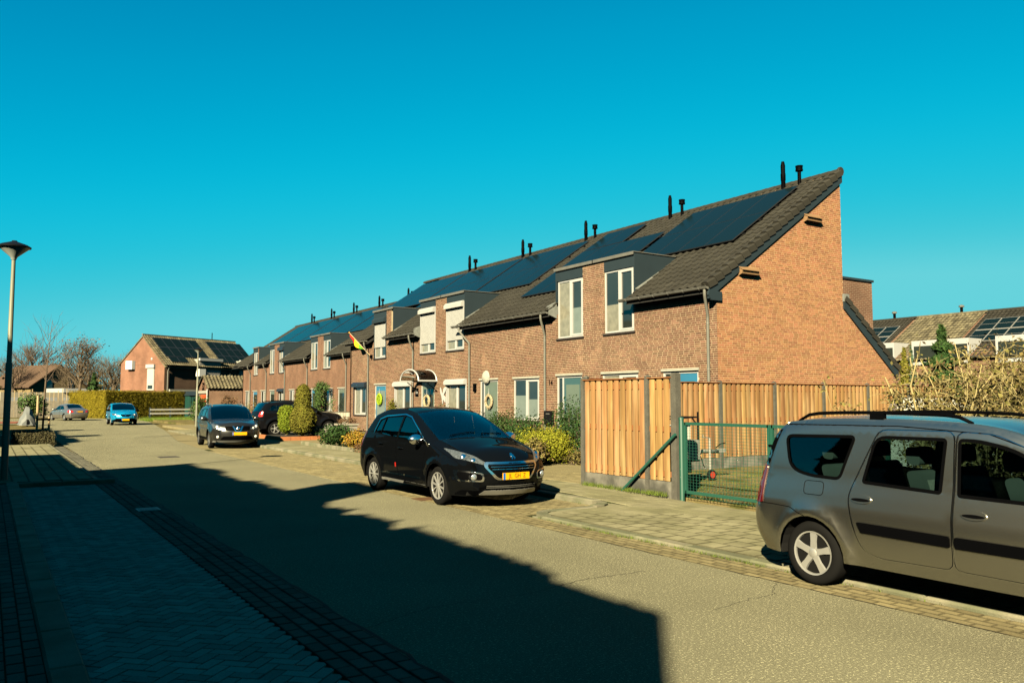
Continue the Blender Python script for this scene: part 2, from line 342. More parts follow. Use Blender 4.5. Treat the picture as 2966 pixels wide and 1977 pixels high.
# carriageway as a grid so that it can be one clean sheet
ROADL = [(-25,2.55),(30,2.55),(38,2.62),(46,2.75),(60,3.2),(70,2.6),(76,-4),(80,-20),(83,-70)]
ROADR = [(-25,6.65),(30,6.65),(38,7.1),(52,9.0),(72,11.3),(84,12.0),(92,10.0)]
rp = [(x, y) for y, x in ROADL] + [(-70, 94), (4, 94)] + [(x, y) for y, x in reversed(ROADR)]
road = sheet('road', rp[::-1], 0.0, asphalt)
def clip(poly, x0, x1, y0, y1):
    def half(ps, f, ix):
        out = []
        for i in range(len(ps)):
            a, b = ps[i], ps[(i+1) % len(ps)]; fa, fb = f(a), f(b)
            if fa >= 0: out.append(a)
            if fa * fb < 0:
                t = fa / (fa - fb); out.append((a[0]+(b[0]-a[0])*t, a[1]+(b[1]-a[1])*t))
        return out
    for f in (lambda p: p[0]-x0, lambda p: x1-p[0], lambda p: p[1]-y0, lambda p: y1-p[1]):
        poly = half(poly, f, 0)
        if len(poly) < 3: return []
    return poly
def parea(p): return abs(sum(p[i][0]*p[(i+1)%len(p)][1]-p[(i+1)%len(p)][0]*p[i][1] for i in range(len(p))))/2
def pieces(parent, items, mesh, name, smat, limit=300, key=None):
    """items: list of (x, y, z, rotz, poly or None). nearest whole ones become objects, the rest one joined part"""
    whole = [it for it in items if it[4] is None]; cut = [it for it in items if it[4] is not None]
    whole.sort(key=lambda it: it[0]**2 + it[1]**2)
    for it in whole[:limit]:
        piece(name, mesh, parent, it[:3], (random.gauss(0,.004), random.gauss(0,.004), it[3]))
    rest = MB()
    bv = [tuple(v.co) for v in mesh.vertices]; bf = [tuple(p.vertices) for p in mesh.polygons]
    for x, y, z, rz, _ in whole[limit:]:
        c, s = math.cos(rz), math.sin(rz); rest.add([(x+c*a-s*b, y+s*a+c*b, z+d) for a, b, d in bv], bf)
    for x, y, z, rz, p in cut:
        n = len(p); rest.add([(a, b, z) for a, b in p] + [(a, b, z-.05) for a, b in p], [tuple(range(n))] + [(i, n+i, n+(i+1)%n, (i+1)%n) for i in range(n)])
    if rest.v: rest.build(name + 's_joined', smat, parent, kind='stuff')
def herring(x0, x1, y0, y1, z, w=.1045, ang=45):
    gap = .007; out = []; A = R(ang); c, s = math.cos(A), math.sin(A); Rr = max(x1-x0, y1-y0); n = int(Rr / w) + 6
    cx, cy = (x0+x1)/2, (y0+y1)/2
    for k in range(-n*2, n*2):
        for l in range(-n, n):
            ox, oy = w*(k + 2*l), w*(k - 2*l)
            if abs(ox) > Rr*1.5 or abs(oy) > Rr*1.5: continue
            for hx in (0, 1):
                bx, by, lx, ly = (ox, oy, 2*w, w) if hx == 0 else (ox-w, oy, w, 2*w)
                u0, u1, v0, v1 = bx+gap, bx+lx-gap, by+gap, by+ly-gap
                P = [(cx + c*a - s*b, cy + s*a + c*b) for a, b in ((u0,v0),(u1,v0),(u1,v1),(u0,v1))]
                if max(p[0] for p in P) < x0 or min(p[0] for p in P) > x1 or max(p[1] for p in P) < y0 or min(p[1] for p in P) > y1: continue
                inside = all(x0 <= p[0] <= x1 and y0 <= p[1] <= y1 for p in P)
                zz = z + random.gauss(0, .0015)
                if inside:
                    mx = sum(p[0] for p in P)/4; my = sum(p[1] for p in P)/4
                    out.append((mx, my, zz, A if hx == 0 else A + math.pi/2, None))
                else:
                    q = clip(P, x0+.003, x1-.003, y0+.003, y1-.003)
                    if len(q) >= 3 and parea(q) > .0012:
                        out.append((q[0][0], q[0][1], zz, 0, q))
    return out
def runs(x0, x1, y0, y1, z, nrow, lx, stagger=.5, gap=.004, along='Y'):
    out = []
    if along == 'Y':
        w = (x1-x0)/nrow
        for r in range(nrow):
            y = y0 - (r % 2)*stagger*lx - random.random()*.02
            while y < y1:
                a, b = max(y, y0), min(y+lx, y1)
                if b - a > lx*.98: out.append((x0+(r+.5)*w, (a+b)/2, z+random.gauss(0,.0015), math.pi/2, None))
                elif b-a > .03: out.append((x0+r*w, a, z, 0, [(x0+r*w+gap,a+gap),(x0+(r+1)*w-gap,a+gap),(x0+(r+1)*w-gap,b-gap),(x0+r*w+gap,b-gap)]))
                y += lx
    return out
def paver_mesh(name, lx, ly, m, h=.05, c=.0012):
    return mesh_of(MB().cbox(-lx/2, lx/2, -ly/2, ly/2, -h, 0, c), name, m)
pm_grey = paver_mesh('paver', .196, .0915, paver_grey); pm_tan = paver_mesh('paver_tan', .199, .094, paver_tan_o)
pm_row = paver_mesh('paver_row', .200, .120, paver_dark); pm_rowt = paver_mesh('paver_row_tan', .199, .104, paver_tan_o)
pm_slab = paver_mesh('paving_slab', .284, .284, slab, .05, .0012); pm_kerb = paver_mesh('kerb_stone', .99, .18, kerbm, .16, .018)
pm_kerbw = paver_mesh('kerb_stone_wide', .99, .22, kerbm, .16, .018)
# left parking bay, herringbone, and its four brick rows beside the asphalt
bay = sheet('parking_bay', [(.6,-12),(2.02,-12),(2.02,19.55),(.6,19.55)], -.012, joint)
pieces(bay, herring(.6, 2.02, 3.2, 19.55, .003), pm_grey, 'paver', paver_grey_s)
strip = sheet('gutter_strip', [(2.02,-12),(2.55,-12),(2.55,36),(2.02,36)], -.010, joint)
pieces(strip, runs(2.02, 2.55, 3.2, 36, .005, 4, .212), pm_row, 'paver', paver_dark_s)
# kerb between bay and left pavement, and its return at the far end of the bay
kl = slabbox('left_kerb', .38, .60, -12, 19.55, -.05, .085, kerbm)
for i in range(20): piece('kerb_stone', pm_kerbw, kl, (.49, .5+i, .10), (0, 0, math.pi/2))
for i in range(2): piece('kerb_stone', pm_kerb, kl, (.9+i*1.0, 19.66, .10))
lp = slabbox('left_pavement', -3.0, .375, -12, 36, -.05, .086, joint)
lit = []
for r, y in enumerate(np.arange(3.5, 19.5, .212)):
    for c in range(4):
        if r % 2 == 0 or True: lit.append((.375-.107*(c+.5)*1 - (0 if c < 1 else 0), y + (.106 if c % 2 else 0), .098 + random.gauss(0,.001), math.pi/2, None))
pieces(lp, lit, paver_mesh('paver_walk', .196, .096, paver_dark), 'paver', paver_dark_s)
lp2 = slabbox('left_far_pavement', .38, 2.02, 19.76, 48, -.05, .090, joint)
it = []
for c in range(6):
    for k in range(95): it.append((.375-.14+.30*(c+.5)-.03+.0, 19.92+.30*k+(.15 if c % 2 else 0), .10+random.gauss(0,.0012), 0, None))
it = [i for i in it if i[0] < 2.02 and not (.5 < i[0] < 2.1 and 36.4 < i[1] < 41.2)]
pieces(lp2, it, pm_slab, 'paving_slab', slab_s)
kl2 = slabbox('left_far_kerb', 2.02, 2.12, 19.76, 48, -.05, .07, kerbm)
nk = paver_mesh('kerb_stone_narrow', .99, .10, kerbm, .12, .015)
for k in range(28): piece('kerb_stone', nk, kl2, (2.07, 20.27+k, .094), (0, 0, math.pi/2))
sheet('red_crossing', [(-6,76.5),(1.9,73.2),(2.4,79.5),(-6,83)], .03, redpav)
slabbox('left_verge', -20, .36, 36, 70, -.05, .08, slab_s)
# right side: brick gutter rows, bay, kerbs, slab pavement
rs = sheet('right_gutter_strip', [(6.65,-12),(7.12,-12),(7.12,10.39),(6.65,10.39)], -.008, joint)
pieces(rs, runs(6.65, 7.12, 1.0, 10.7, .004, 4, .212), pm_rowt, 'paver', paver_tan)
rb = sheet('right_parking_bay', [(6.65,10.4),(8.78,10.4),(8.78,38),(7.1,38),(6.65,30)], -.009, joint)
pieces(rb, herring(6.92, 8.76, 10.66, 31, .003, ang=0) + runs(6.65, 6.92, 10.7, 30, .004, 2, .212), pm_tan, 'paver', paver_tan)
sheet('parking_apron', [(8.78,31.005),(8.78,38),(7.1,38),(6.71,31.005)], .0, paver_tan)
rk = slabbox('right_kerb', 7.13, 7.31, -10, 10.4, -.05, .02, kerbm)
for i in range(10): piece('kerb_stone', pm_kerb, rk, (7.22, 1.2+i*.995-.5, .045), (0, 0, math.pi/2))
for i in range(39): piece('kerb_stone', pm_kerb, rk, (8.87, 11.48+i*.995, .095), (0, 0, math.pi/2))
# curved kerb around the bay head: quarter bends
def arc_kerb(cx, cy, r0, r1, a0, a1, n=7, zk=.06):
    for k in range(n):
        t0, t1 = a0+(a1-a0)*k/n, a0+(a1-a0)*(k+1)/n - .012
        P = [(cx+r*math.cos(t), cy+r*math.sin(t)) for r, t in ((r0,t0),(r1,t0),(r1,t1),(r0,t1))]
        b = MB(); b.add([(x, y, zk) for x, y in P] + [(x, y, -.05) for x, y in P], [(0,1,2,3),(0,4,5,1),(1,5,6,2),(2,6,7,3),(3,7,4,0)]); b.build('kerb_stone', kerbm, rk)
arc_kerb(7.63, 10.15, .32, .50, math.pi, math.pi/2, 4)
arc_kerb(8.46, 10.97, .32, .50, -math.pi/2, 0, 4, .075)
AP = [(7.34,10.0),(7.34,10.15)] + [(7.63+.32*math.cos(t), 10.15+.32*math.sin(t)) for t in np.linspace(math.pi*.95, math.pi/2, 6)] + [(8.46+.5*math.cos(t), 10.97+.5*math.sin(t)) for t in np.linspace(-math.pi/2, 0, 8)] + [(9.01,11.0),(9.01,10.0)]
MB().add([(x, y, .046) for x, y in AP], [tuple(range(len(AP)))[::-1]]).build('pavement_corner', slab_s, None, kind='structure')
b = MB().cbox(7.63, 8.46, 10.47, 10.65, -.05, .06, .015); b.build('kerb_stone', kerbm, rk)
rpv = slabbox('right_pavement', 7.32, 10.25, -10, 10.42, -.05, .034, joint)
MB().prism([(10.42, -.05), (50, -.05), (50, .084), (12, .084), (10.42, .036)], lambda a, c, t: (t, a, c), 8.98, 10.25).build('right_pavement_far', joint, None, kind='structure')
sheet('right_apron', [(7.1,38),(9.0,52),(10.2,52),(10.2,50),(8.98,50),(8.98,31),(8.78,31),(8.78,38)], .012, paver_tan)
it = []
for r in range(48):
    for c in range(10):
        x, y = 7.32+.30*(c+.5)*.977, .4+.30*r+(.15 if c % 2 else 0)
        if y < 10.3 or (x > 9.1 and y < 14.2): it.append((x, y, .05+.05*min(1, max(0, (y-10.3)/1.7))+random.gauss(0,.0012), 0, None))
        elif y < 14.2 and x > 9.0: it.append((x, y, .05+.05*min(1, max(0, (y-10.3)/1.7)), 0, None))
pieces(rpv, it, pm_slab, 'paving_slab', slab_s)
fp = MB()
for k in range(118):
    for c in range(4):
        fp.cbox(9.0+.3*c+.007, 9.3+.3*c-.007, 14.2+.3*k+(.15 if c%2 else 0)+.004, 14.5+.3*k+(.15 if c%2 else 0)-.004, .04, .10, .0012)
fp.build('paving_slabs', slab_s, bpy.data.objects['right_pavement_far'], kind='stuff')
# ground behind: front gardens, side yard
slabbox('front_garden_paving', 10.2, 17.2, 14.45, 43.3, -.05, .095, paver_tan)
slabbox('rear_front_garden_paving', 10.2, 20.1, 43.3, 60, -.05, .09, paver_tan); slabbox('end_garden', 12.2, 20.1, 60, 76.3, -.05, .085, grassy)
path = MB()
for k in range(26):
    for c in range(9):
        path.cbox(10.25+.105*k+.003, 10.355+.105*k-.003, 13.25+.21*c+(.1 if k%2 else 0)+.003, 13.46+.21*c+(.1 if k%2 else 0)-.003, .02, .105, .001)
pb = slabbox('garden_path', 10.2, 13.1, 13.15, 15.3, -.05, .09, joint); path.build('pavers_joined', paver_tan, pb, kind='stuff')
slabbox('side_yard', 10.45, 40, -12, 14.4, -.05, .085, grassy)
slabbox('yard_behind', 17.2, 40, 14.4, 80, -.05, .08, soil)
# asphalt cracks, tar seams and drain covers
def ribbon(pts, w, z, jit=.01, n=10):
    b = MB(); q = []
    for i in range(len(pts)-1):
        for k in range(n):
            t = k/n; q.append((pts[i][0]+(pts[i+1][0]-pts[i][0])*t+random.gauss(0,jit), pts[i][1]+(pts[i+1][1]-pts[i][1])*t+random.gauss(0,jit)))
    q.append(pts[-1])
    for i in range(len(q)-1):
        dx, dy = q[i+1][0]-q[i][0], q[i+1][1]-q[i][1]; l = math.hypot(dx, dy) or 1
        nx, ny = -dy/l, dx/l; w0 = w*random.uniform(.5, 1.3)
        b.add([(q[i][0]-nx*w0, q[i][1]-ny*w0, z), (q[i][0]+nx*w0, q[i][1]+ny*w0, z), (q[i+1][0]+nx*w, q[i+1][1]+ny*w, z), (q[i+1][0]-nx*w, q[i+1][1]-ny*w, z)], [(0,1,2,3)])
    return b
tar = mat('tar', (.022, .022, .02), .8, spec=.2, var=.2)
ribbon([(2.56, 2.5), (2.57, 12), (2.56, 24), (2.6, 36)], .016, .004, .014, 40).build('edge_seam', tar, road)
ribbon([(6.66, 1.5), (6.65, 10.6)], .006, .004, .014, 40).build('edge_seam', tar, road)
ribbon([(2.6, 6.1), (3.3, 6.4), (4.3, 6.35), (5.2, 6.55), (5.9, 6.5)], .0035, .004, .014, 14).build('crack', tar, road)
ribbon([(5.3, 5.0), (6.2, 5.1), (6.6, 5.4)], .002, .004, .014, 12).build('crack', tar, road)
ribbon([(2.6, 20.5), (4.1, 22.4), (5.6, 24.2), (7.0, 25.4)], .005, .004, .03, 14).build('crack', tar, road)
def drain(x, y, w, l, m, lab, rz=0):
    t = thing('drain_cover', lab, 'drain cover', (x, y, .006), rz, local=True)
    MB().box(-w/2, w/2, -l/2, l/2, -.03, .002).build('frame', m, t)
    for k in range(6): MB().box(-w/2+.03, w/2-.03, -l/2+.03+k*(l-.06)/6, -l/2+.03+(k+.6)*(l-.06)/6, .0, .008).build('bar', m, t)
drain(2.3, 14.6, .34, .40, mat('drain_steel', (.20, .22, .22), .5, metal=.2, var=.1), 'bright steel drain cover in the shaded brick gutter on the left')
drain(6.78, 13.35, .38, .42, mat('drain_rust', (.09, .05, .025), .8, var=.2), 'rusty drain cover under the side of the black car')
drain(4.9, 27.6, .6, .6, mat('drain_iron', (.05, .045, .04), .7, var=.2), 'dark iron manhole cover in the sunlit asphalt')
# ------------------------------------------------------------------ terraced houses
TILE_W, TILE_L = .30, .345
def tile_profile():
    return [(0, .000), (.055, -.010), (.12, -.010), (.165, .004), (.20, .026), (.235, .036), (.27, .028), (.312, .004)]
def tile_mb():                # local: x along eaves, y up the slope, z out of the roof
    b = MB(); pr = tile_profile(); n = len(pr)
    for y, lift in ((0, .026), (.40, .0)):
        for x, z in pr: b.v.append((x, y, z + lift))
    for x, z in pr: b.v.append((x, 0, z + .004))
    b.f += [(i, i+1, n+i+1, n+i) for i in range(n-1)] + [(2*n+i, 2*n+i+1, i+1, i) for i in range(n-1)]
    return b
TILE_ME = mesh_of(tile_mb(), 'roof_tile', tilem, 50)
def slope_matrix(X0, z0, X1, z1, y_right):
    """x local = +Y... tiles run along Y; returns basis: local x -> -Y, local y -> up slope, z -> normal"""
    d = Vector((X1-X0, 0, z1-z0)).normalized(); u = Vector((0, -1, 0)); n = u.cross(d)
    M = Matrix((u, d, n)).transposed().to_4x4(); M.translation = (X0, y_right, z0); return M
def facade_wall(parent, X, y0, y1, z0, z1, holes, bm, mm, n_single=0, extra=(), geom=True, bright=None):
    """facade in plane X (outside -X). holes: (ya,yb,za,zb). extra rects (ya,yb,za,zb) above."""
    y0 = y0 + .005
    rects = [(y0, y1, z0, z1)] + list(extra)
    w = MB()
    for (a, b, c, d) in rects:
        ys = sorted({a, b} | {v for h in holes for v in h[:2] if a < v < b}); zs = sorted({c, d} | {v for h in holes for v in h[2:] if c < v < d})
        for i in range(len(ys)-1):
            for j in range(len(zs)-1):
                cy, cz = (ys[i]+ys[i+1])/2, (zs[j]+zs[j+1])/2
                if any(h[0] < cy < h[1] and h[2] < cz < h[3] for h in holes): continue
                w.box(X + (.0028 if geom else 0), X+.22, ys[i], ys[i+1], zs[j], zs[j+1])
    w.build('wall', mm, parent)
    if not geom: return
    b = MB(); z = z0 + .004; row = 0; zt = max(r[3] for r in rects)
    while z + .05 < zt:
        ivs = [(a, b_) for (a, b_, c, d) in rects if c <= z and z + .05 <= d + .01]
        for h in holes:
            if h[2] < z + .045 and h[3] > z + .005:
                ivs = [s for (a, c) in ivs for s in ((a, min(c, h[0])), (max(a, h[1]), c)) if s[1] - s[0] > .03] if True else ivs
        for a, c in ivs:
            y = a - random.choice((0, .055, .11, .165)) 
            while y < c:
                L = .21 if random.random() > .12 else .10
                p, q = max(y, a), min(y + L, c)
                if q - p > .025:
                    b.add([(X, p, z), (X, q, z), (X, q, z+.05), (X, p, z+.05), (X+.012, p, z), (X+.012, q, z), (X+.012, q, z+.05), (X+.012, p, z+.05)],
                          [(0,3,2,1), (0,1,5,4), (1,2,6,5), (2,3,7,6), (3,0,4,7)])
                y += L + .011
        z += .0622; row += 1
    b.build('bricks', bm, parent, kind='stuff')
def win(parent, X, ya, yb, za, zb, style='two', panes=None, sill=True, lintel=False, fr=.06):
    """white window in plane X, frame set 3 cm back"""
    x = X + .03; w = MB(); d = .07
    w.box(x, x+d, ya, ya+fr, za, zb); w.box(x, x+d, yb-fr, yb, za, zb); w.box(x, x+d, ya+fr, yb-fr, za, za+fr); w.box(x, x+d, ya+fr, yb-fr, zb-fr, zb)
    ym = (ya+yb)/2
    if style == 'two':
        w.box(x-.004, x+d, ym-.05, ym+.05, za+fr, zb-fr)
        for a, b in ((ya+fr, ym-.05),):                       # near casement with its own thicker sash
            w.box(x-.014, x+d-.02, a, a+.055, za+fr, zb-fr); w.box(x-.014, x+d-.02, b-.055, b, za+fr, zb-fr)
            w.box(x-.014, x+d-.02, a+.055, b-.055, za+fr, za+fr+.06); w.box(x-.014, x+d-.02, a+.055, b-.055, zb-fr-.06, zb-fr)
    o = w.build('window', white, parent)
    cells = [(ya+fr+.055, ym-.105, za+fr+.06, zb-fr-.06), (ym+.05, yb-fr, za+fr, zb-fr)] if style == 'two' else [(ya+fr, yb-fr, za+fr, zb-fr)]
    for i, (a, b, c, e) in enumerate(cells):
        pm = (panes or [(pane, None)])[i % len(panes or [1])]
        if pm[1] is None: MB().box(x+.03, x+.045, a, b, c, e).build('pane', pm[0], o)
        else:
            zz = c + (e-c)*pm[2]
            MB().box(x+.03, x+.045, a, b, zz, e).build('pane', pm[0], o); MB().box(x+.03, x+.045, a, b, c, zz).build('pane', pm[1], o)
    MB().box(X+.2, X+.21, ya, yb, za, zb).build('reveal', dash, o)
    if sill: MB().box(X-.05, X+.06, ya-.05, yb+.05, za-.07, za-.004).build('sill', sillm, o)
    if lintel: MB().box(X-.045, X+.05, ya-.04, yb+.04, zb+.004, zb+.075).build('lintel', cream, o)
    return o
def shutter(parent, X, ya, yb, za, zb, zo, m, hm=None, boxh=.26, proj=.17):
    """roller shutter hanging from zb down to zo with a chamfered housing on top"""
    hm = hm or m
    b = MB(); P = [(X+.0, zb-boxh), (X-proj, zb-boxh), (X-proj, zb-.09), (X-proj+.10, zb), (X, zb)]
    b.prism(P, lambda a, c, t: (a, t, c), ya-.03, yb+.03); o = b.build('roller_shutter', hm, parent)
    if zo < zb - boxh:
        c = MB(); z = zo; n = int((zb-boxh-zo)/.05)
        for k in range(n):
            h = (zb-boxh-zo)/n; z0 = zo+k*h
            c.add([(X-.012, ya, z0+.004), (X-.012, yb, z0+.004), (X-.026, ya, z0+h*.5), (X-.026, yb, z0+h*.5), (X-.014, ya, z0+h), (X-.014, yb, z0+h)], [(1,0,2,3), (3,2,4,5)])
        c.build('shutter_curtain', m, o, smooth=60)
    for y_ in (ya-.03, yb-.02): MB().box(X-.035, X+.02, y_, y_+.05, za, zb-boxh).build('guide_rail', hm, o)
    return o
def door(parent, X, ya, yb, zb, leaf, za=.18, side=0, paneM=None, pz=(.25, .9), lamp=False):
    x = X+.03; fr = .07; f = MB(); yl, yr = ya + fr, yb - fr
    if side > 0: yr = yb - fr - side
    f.box(x, x+.08, ya, ya+fr, za, zb); f.box(x, x+.08, yb-fr, yb, za, zb); f.box(x, x+.08, ya+fr, yb-fr, zb-fr, zb)
    if side > 0: f.box(x, x+.08, yr, yr+fr, za, zb-fr)
    o = MB().box(x+.02, x+.06, yl, yr, za, zb-fr).build('door', leaf, parent)
    f.build('frame', white, o)
    h = zb-fr-za
    MB().box(x+.012, x+.03, yl+.13, yr-.13, za+h*pz[0], za+h*pz[1]).build('pane', paneM or pane_lt, o)
    if side > 0: MB().box(x+.03, x+.045, yr+fr, yb-fr, za, zb-fr).build('pane', pane, o)
    MB().tube([(x-.02, yr-.06, 1.08), (x-.04, yr-.06, 1.12), (x-.04, yr-.06, 1.30), (x-.02, yr-.06, 1.34)], .012, 6).build('handle', zinc, o)
    MB().box(X-.045, X+.05, ya-.04, yb+.04, zb+.004, zb+.075).build('lintel', cream, o)
    MB().box(X-.25, X+.1, ya, yb, .05, za-.004).build('step', conc_base, o)
    return o
def gutter(parent, X, ya, yb, z, name='gutter'):
    b = MB(); n = 8; pr = [(X - .075*math.cos(math.pi*k/n), z - .075*math.sin(math.pi*k/n)) for k in range(n+1)]
    pri = [(X - .067*math.cos(math.pi*k/n), z - .067*math.sin(math.pi*k/n)+.002) for k in range(n+1)]
    for y in (ya, yb):
        for x, zz in pr: b.v.append((x, y, zz))
        for x, zz in pri: b.v.append((x, y, zz))
    m = 2*(n+1)
    for k in range(n): b.f += [(k, k+1, m+k+1, m+k), (n+1+k+1, n+1+k, m+n+1+k, m+n+1+k+1)]
    b.f += [tuple(range(n+1)), tuple(m+k for k in range(n, -1, -1))]
    o = b.build(name, zinc, parent, smooth=45)
    y = ya + .3
    while y < yb:                                  # brackets
        MB().tube([(X - .081*math.cos(math.pi*k/6), y, z - .081*math.sin(math.pi*k/6)) for k in range(7)], .009, 4).build('bracket', zinc, o); y += .62
    MB().tube([(X-.078, ya, z+.004), (X-.078, yb, z+.004)], .011, 5).build('bead', zinc, o)
    return o
def downpipe(parent, Xf, Xg, y, zg, z0=.12, dy=.22):
    x = Xf - .06
    pts = [(Xg, y-dy, zg-.06), (Xg, y-dy, zg-.17), (Xg+.03, y-dy*.9, zg-.26), (x-.02, y-.02, zg-.74), (x, y, zg-.84), (x, y, z0)]
    o = MB().tube(pts, .043, 10).build('downpipe', pipem, parent, smooth=50)
    for z in (zg-1.0, zg-2.3, 1.2): MB().tube([(x, y, z), (x, y, z+.05)], .050, 10).build('collar', pipem, o)
    return o
def tiles(parent, X0, z0, X1, z1, ya, yb, skip, limit=300, ridge=True):
    """tile the slope from (X0,z0) to (X1,z1) between ya..yb; skip(x,y)->True to leave out"""
    M = slope_matrix(X0, z0, X1, z1, yb); L = math.hypot(X1-X0, z1-z0); rows = int(round(L/TILE_L)); cols = int(round((yb-ya)/TILE_W))
    sl, sw = L/rows, (yb-ya)/cols; ang = math.atan2(z1-z0, X1-X0); its = []
    for r in range(rows):
        for c in range(cols):
            xx = X0 + (X1-X0)*(r+.5)/rows; yy = yb - (c+.5)*sw
            if skip(xx, yy): continue
            its.append((r, c))
    off = Vector(OFF[parent.name]); rest = MB(); its.sort(key=lambda q: q[0]*0 + (X0+(X1-X0)*(q[0]+.5)/rows)**2 + (yb-(q[1]+.5)*sw)**2)
    base = MB(); base.v = [tuple(v.co) for v in TILE_ME.vertices]; base.f = [tuple(p.vertices) for p in TILE_ME.polygons]
    for k, (r, c) in enumerate(its):
        p = M @ Vector((c*sw, r*sl - .03, .05))
        if k < limit:
            o = bpy.data.objects.new('roof_tile', TILE_ME); COL.objects.link(o); o.parent = parent
            m3 = M.to_3x3(); mm = m3.to_4x4(); mm.translation = p - off; o.matrix_local = mm @ Matrix.Rotation(random.gauss(0, .006), 4, 'X')
        else:
            m3 = M.to_3x3().to_4x4(); m3.translation = p; rest.add([m3 @ Vector(v) for v in base.v], base.f)
    if rest.v: rest.build('roof_tiles_joined', tile_s, parent, kind='stuff')
def ridge_tiles(parent, X, z, ya, yb, m=tilem, r=.11):
    n = max(1, int(round((yb-ya)/.36))); s = (yb-ya)/n
    b = MB()
    for y, k in ((0, 1.0), (s*1.06, .9)):
        for j in range(7):
            a = math.pi*(-.12 + 1.24*j/6); b.v.append((-r*k*math.cos(a), y, r*k*math.sin(a)))
    b.f += [(i, i+1, 7+i+1, 7+i) for i in range(6)] + [tuple(range(7))[::-1], tuple(range(7, 14))]
    me = mesh_of(b, 'ridge_tile', m, 50)
    for i in range(n): piece('ridge_tile', me, parent, (X, ya+i*s, z))
def verge_tiles(parent, X0, z0, X1, z1, y, side=-1):
    L = math.hypot(X1-X0, z1-z0); n = int(round(L/TILE_L)); d = Vector((X1-X0, 0, z1-z0)).normalized(); nn = Vector((-d.z, 0, d.x)); nn = nn if nn.z > 0 else -nn; s = L/n
    b = MB()
    for t, lift in ((0, .055), (s*1.06, .0)):
        for (yy, h) in ((side*.075, -.13), (side*.075, .045), (side*.03, .08), (-side*.12, .08), (-side*.2, .02)):
            p = d*t + nn*(h+lift); b.v.append((p.x, yy, p.z))
    b.f += [(i, i+1, 6+i, 5+i) for i in range(4)] + [tuple(range(5))[::-1], tuple(range(5, 10))]
    me = mesh_of(b, 'verge_tile', tilem)
    for i in range(n):
        p = Vector((X0, y, z0)) + d*(i*s); piece('verge_tile', me, parent, p)
def panels(parent, X0, z0, X1, z1, xa, xb, ya, yb, nr, nc, m=None, fm=None, frame=.012):
    """solar field between slope positions xa..xb, ya..yb"""
    d = Vector((X1-X0, 0, z1-z0)).normalized(); nn = Vector((-d.z, 0, d.x)); k = (z1-z0)/(X1-X0)
    dx = (xb-xa)/nr; dy = (yb-ya)/nc; L = dx/d.x
    g = frame; M0 = Matrix((Vector((0,-1,0)), d, Vector((0,-1,0)).cross(d))).transposed().to_4x4()
    fb = MB().box(.008, dy-.008, .008, L-.008, -.03, .0); gm = mesh_of(MB().box(.008+g, dy-.008-g, .008+g, L-.008-g, -.0, .003), 'glass', m or panelm); fme = mesh_of(fb, 'solar_panel', fm or panelf)
    off = Vector(OFF[parent.name])
    for r in range(nr):
        for c in range(nc):
            x = xa + r*dx; p = Vector((x, yb - c*dy, z0 + (x-X0)*k)) + nn*.17
            o = bpy.data.objects.new('solar_panel', fme); COL.objects.link(o); o.parent = parent; mm = M0.copy(); mm.translation = p-off; o.matrix_local = mm
            q = bpy.data.objects.new('glass', gm); COL.objects.link(q); q.parent = o
    for y in (ya+.02, yb-.02):                      # mounting rails poking out at the sides
        for r in range(nr*2):
            x = xa + (r+.5)*dx/2; p = Vector((x, y, z0+(x-X0)*k)) + nn*.12
            MB().bar(p - Vector((0,.16,0)), p + Vector((0,.16,0)), .04, .04).build('mounting_rail', blackmetal, parent)
def vent_pair(parent, X, z, y):
    o = MB().lathe([(.075, -.3), (.075, .18), (.085, .2), (.085, .42), (.075, .46), (.078, .72), (.06, .8), (.05, .86), (.0, .87)], 12, Matrix.Translation((X, y+.66, z))).build('vent_pipe', blackm, parent, smooth=45)
    p = MB().lathe([(.06, -.3), (.06, .34), (.06, .36)], 12, Matrix.Translation((X, y, z))).build('vent_pipe', blackm, parent, smooth=45)
    MB().lathe([(.05, .36), (.125, .37), (.125, .42), (.115, .43), (.115, .50), (.125, .51), (.125, .55), (.0, .57)], 14, Matrix.Translation((X, y, z))).build('cowl', blackm, p, smooth=45)
def dormer(parent, X, ya, yb, ztop, X0, z0, k, cheek=None, fascia=None, cap_back=None):
    """flat dormer box: cap, fascia panels above windows, cheek wall(s)"""
    xb = X0 + (ztop - z0)/k + .12
    o = MB().box(X-.05, xb, ya, yb, ztop, ztop+.05).build('dormer', anthr, parent)
    MB().box(X-.075, X-.05, ya-.02, yb+.02, ztop-.03, ztop+.075).build('coping', zinc, o)
    if cheek is not None:
        y, s = cheek
        P = [(X+.0, z0+(X-X0)*k-.05), (X, ztop), (xb, ztop), (xb, ztop-.02)]
        MB().prism(P, lambda a, c, t: (a, t, c), y-.03, y+.03).build('cheek', anthr, o)
        MB().box(X-.05, xb, y-s*.0-.055, y+.055, ztop+.051, ztop+.075).build('coping', zinc, o)
        sgn = -1 if s < 0 else 1
        p = Vector((X+.02, y-.08, z0+(X+.02-X0)*k+.1)); q = Vector((xb, y-.08, ztop+.12-.07))
        MB().bar(p, q, .13, .035).build('flashing', lead, o)
    for a, b in (fascia or []):
        MB().box(X-.006, X+.05, a, b, 6.06, ztop).build('fascia', anthr, o)
    return o
HX, HZ0, EX, RX, RZ = 17.1, .15, 16.72, 22.9, 9.13
EZ = 4.95; KR = (RZ-EZ)/(RX-EX)
def in_any(rs, x, y): return any(a < x < b and c < y < d for a, b, c, d in rs)
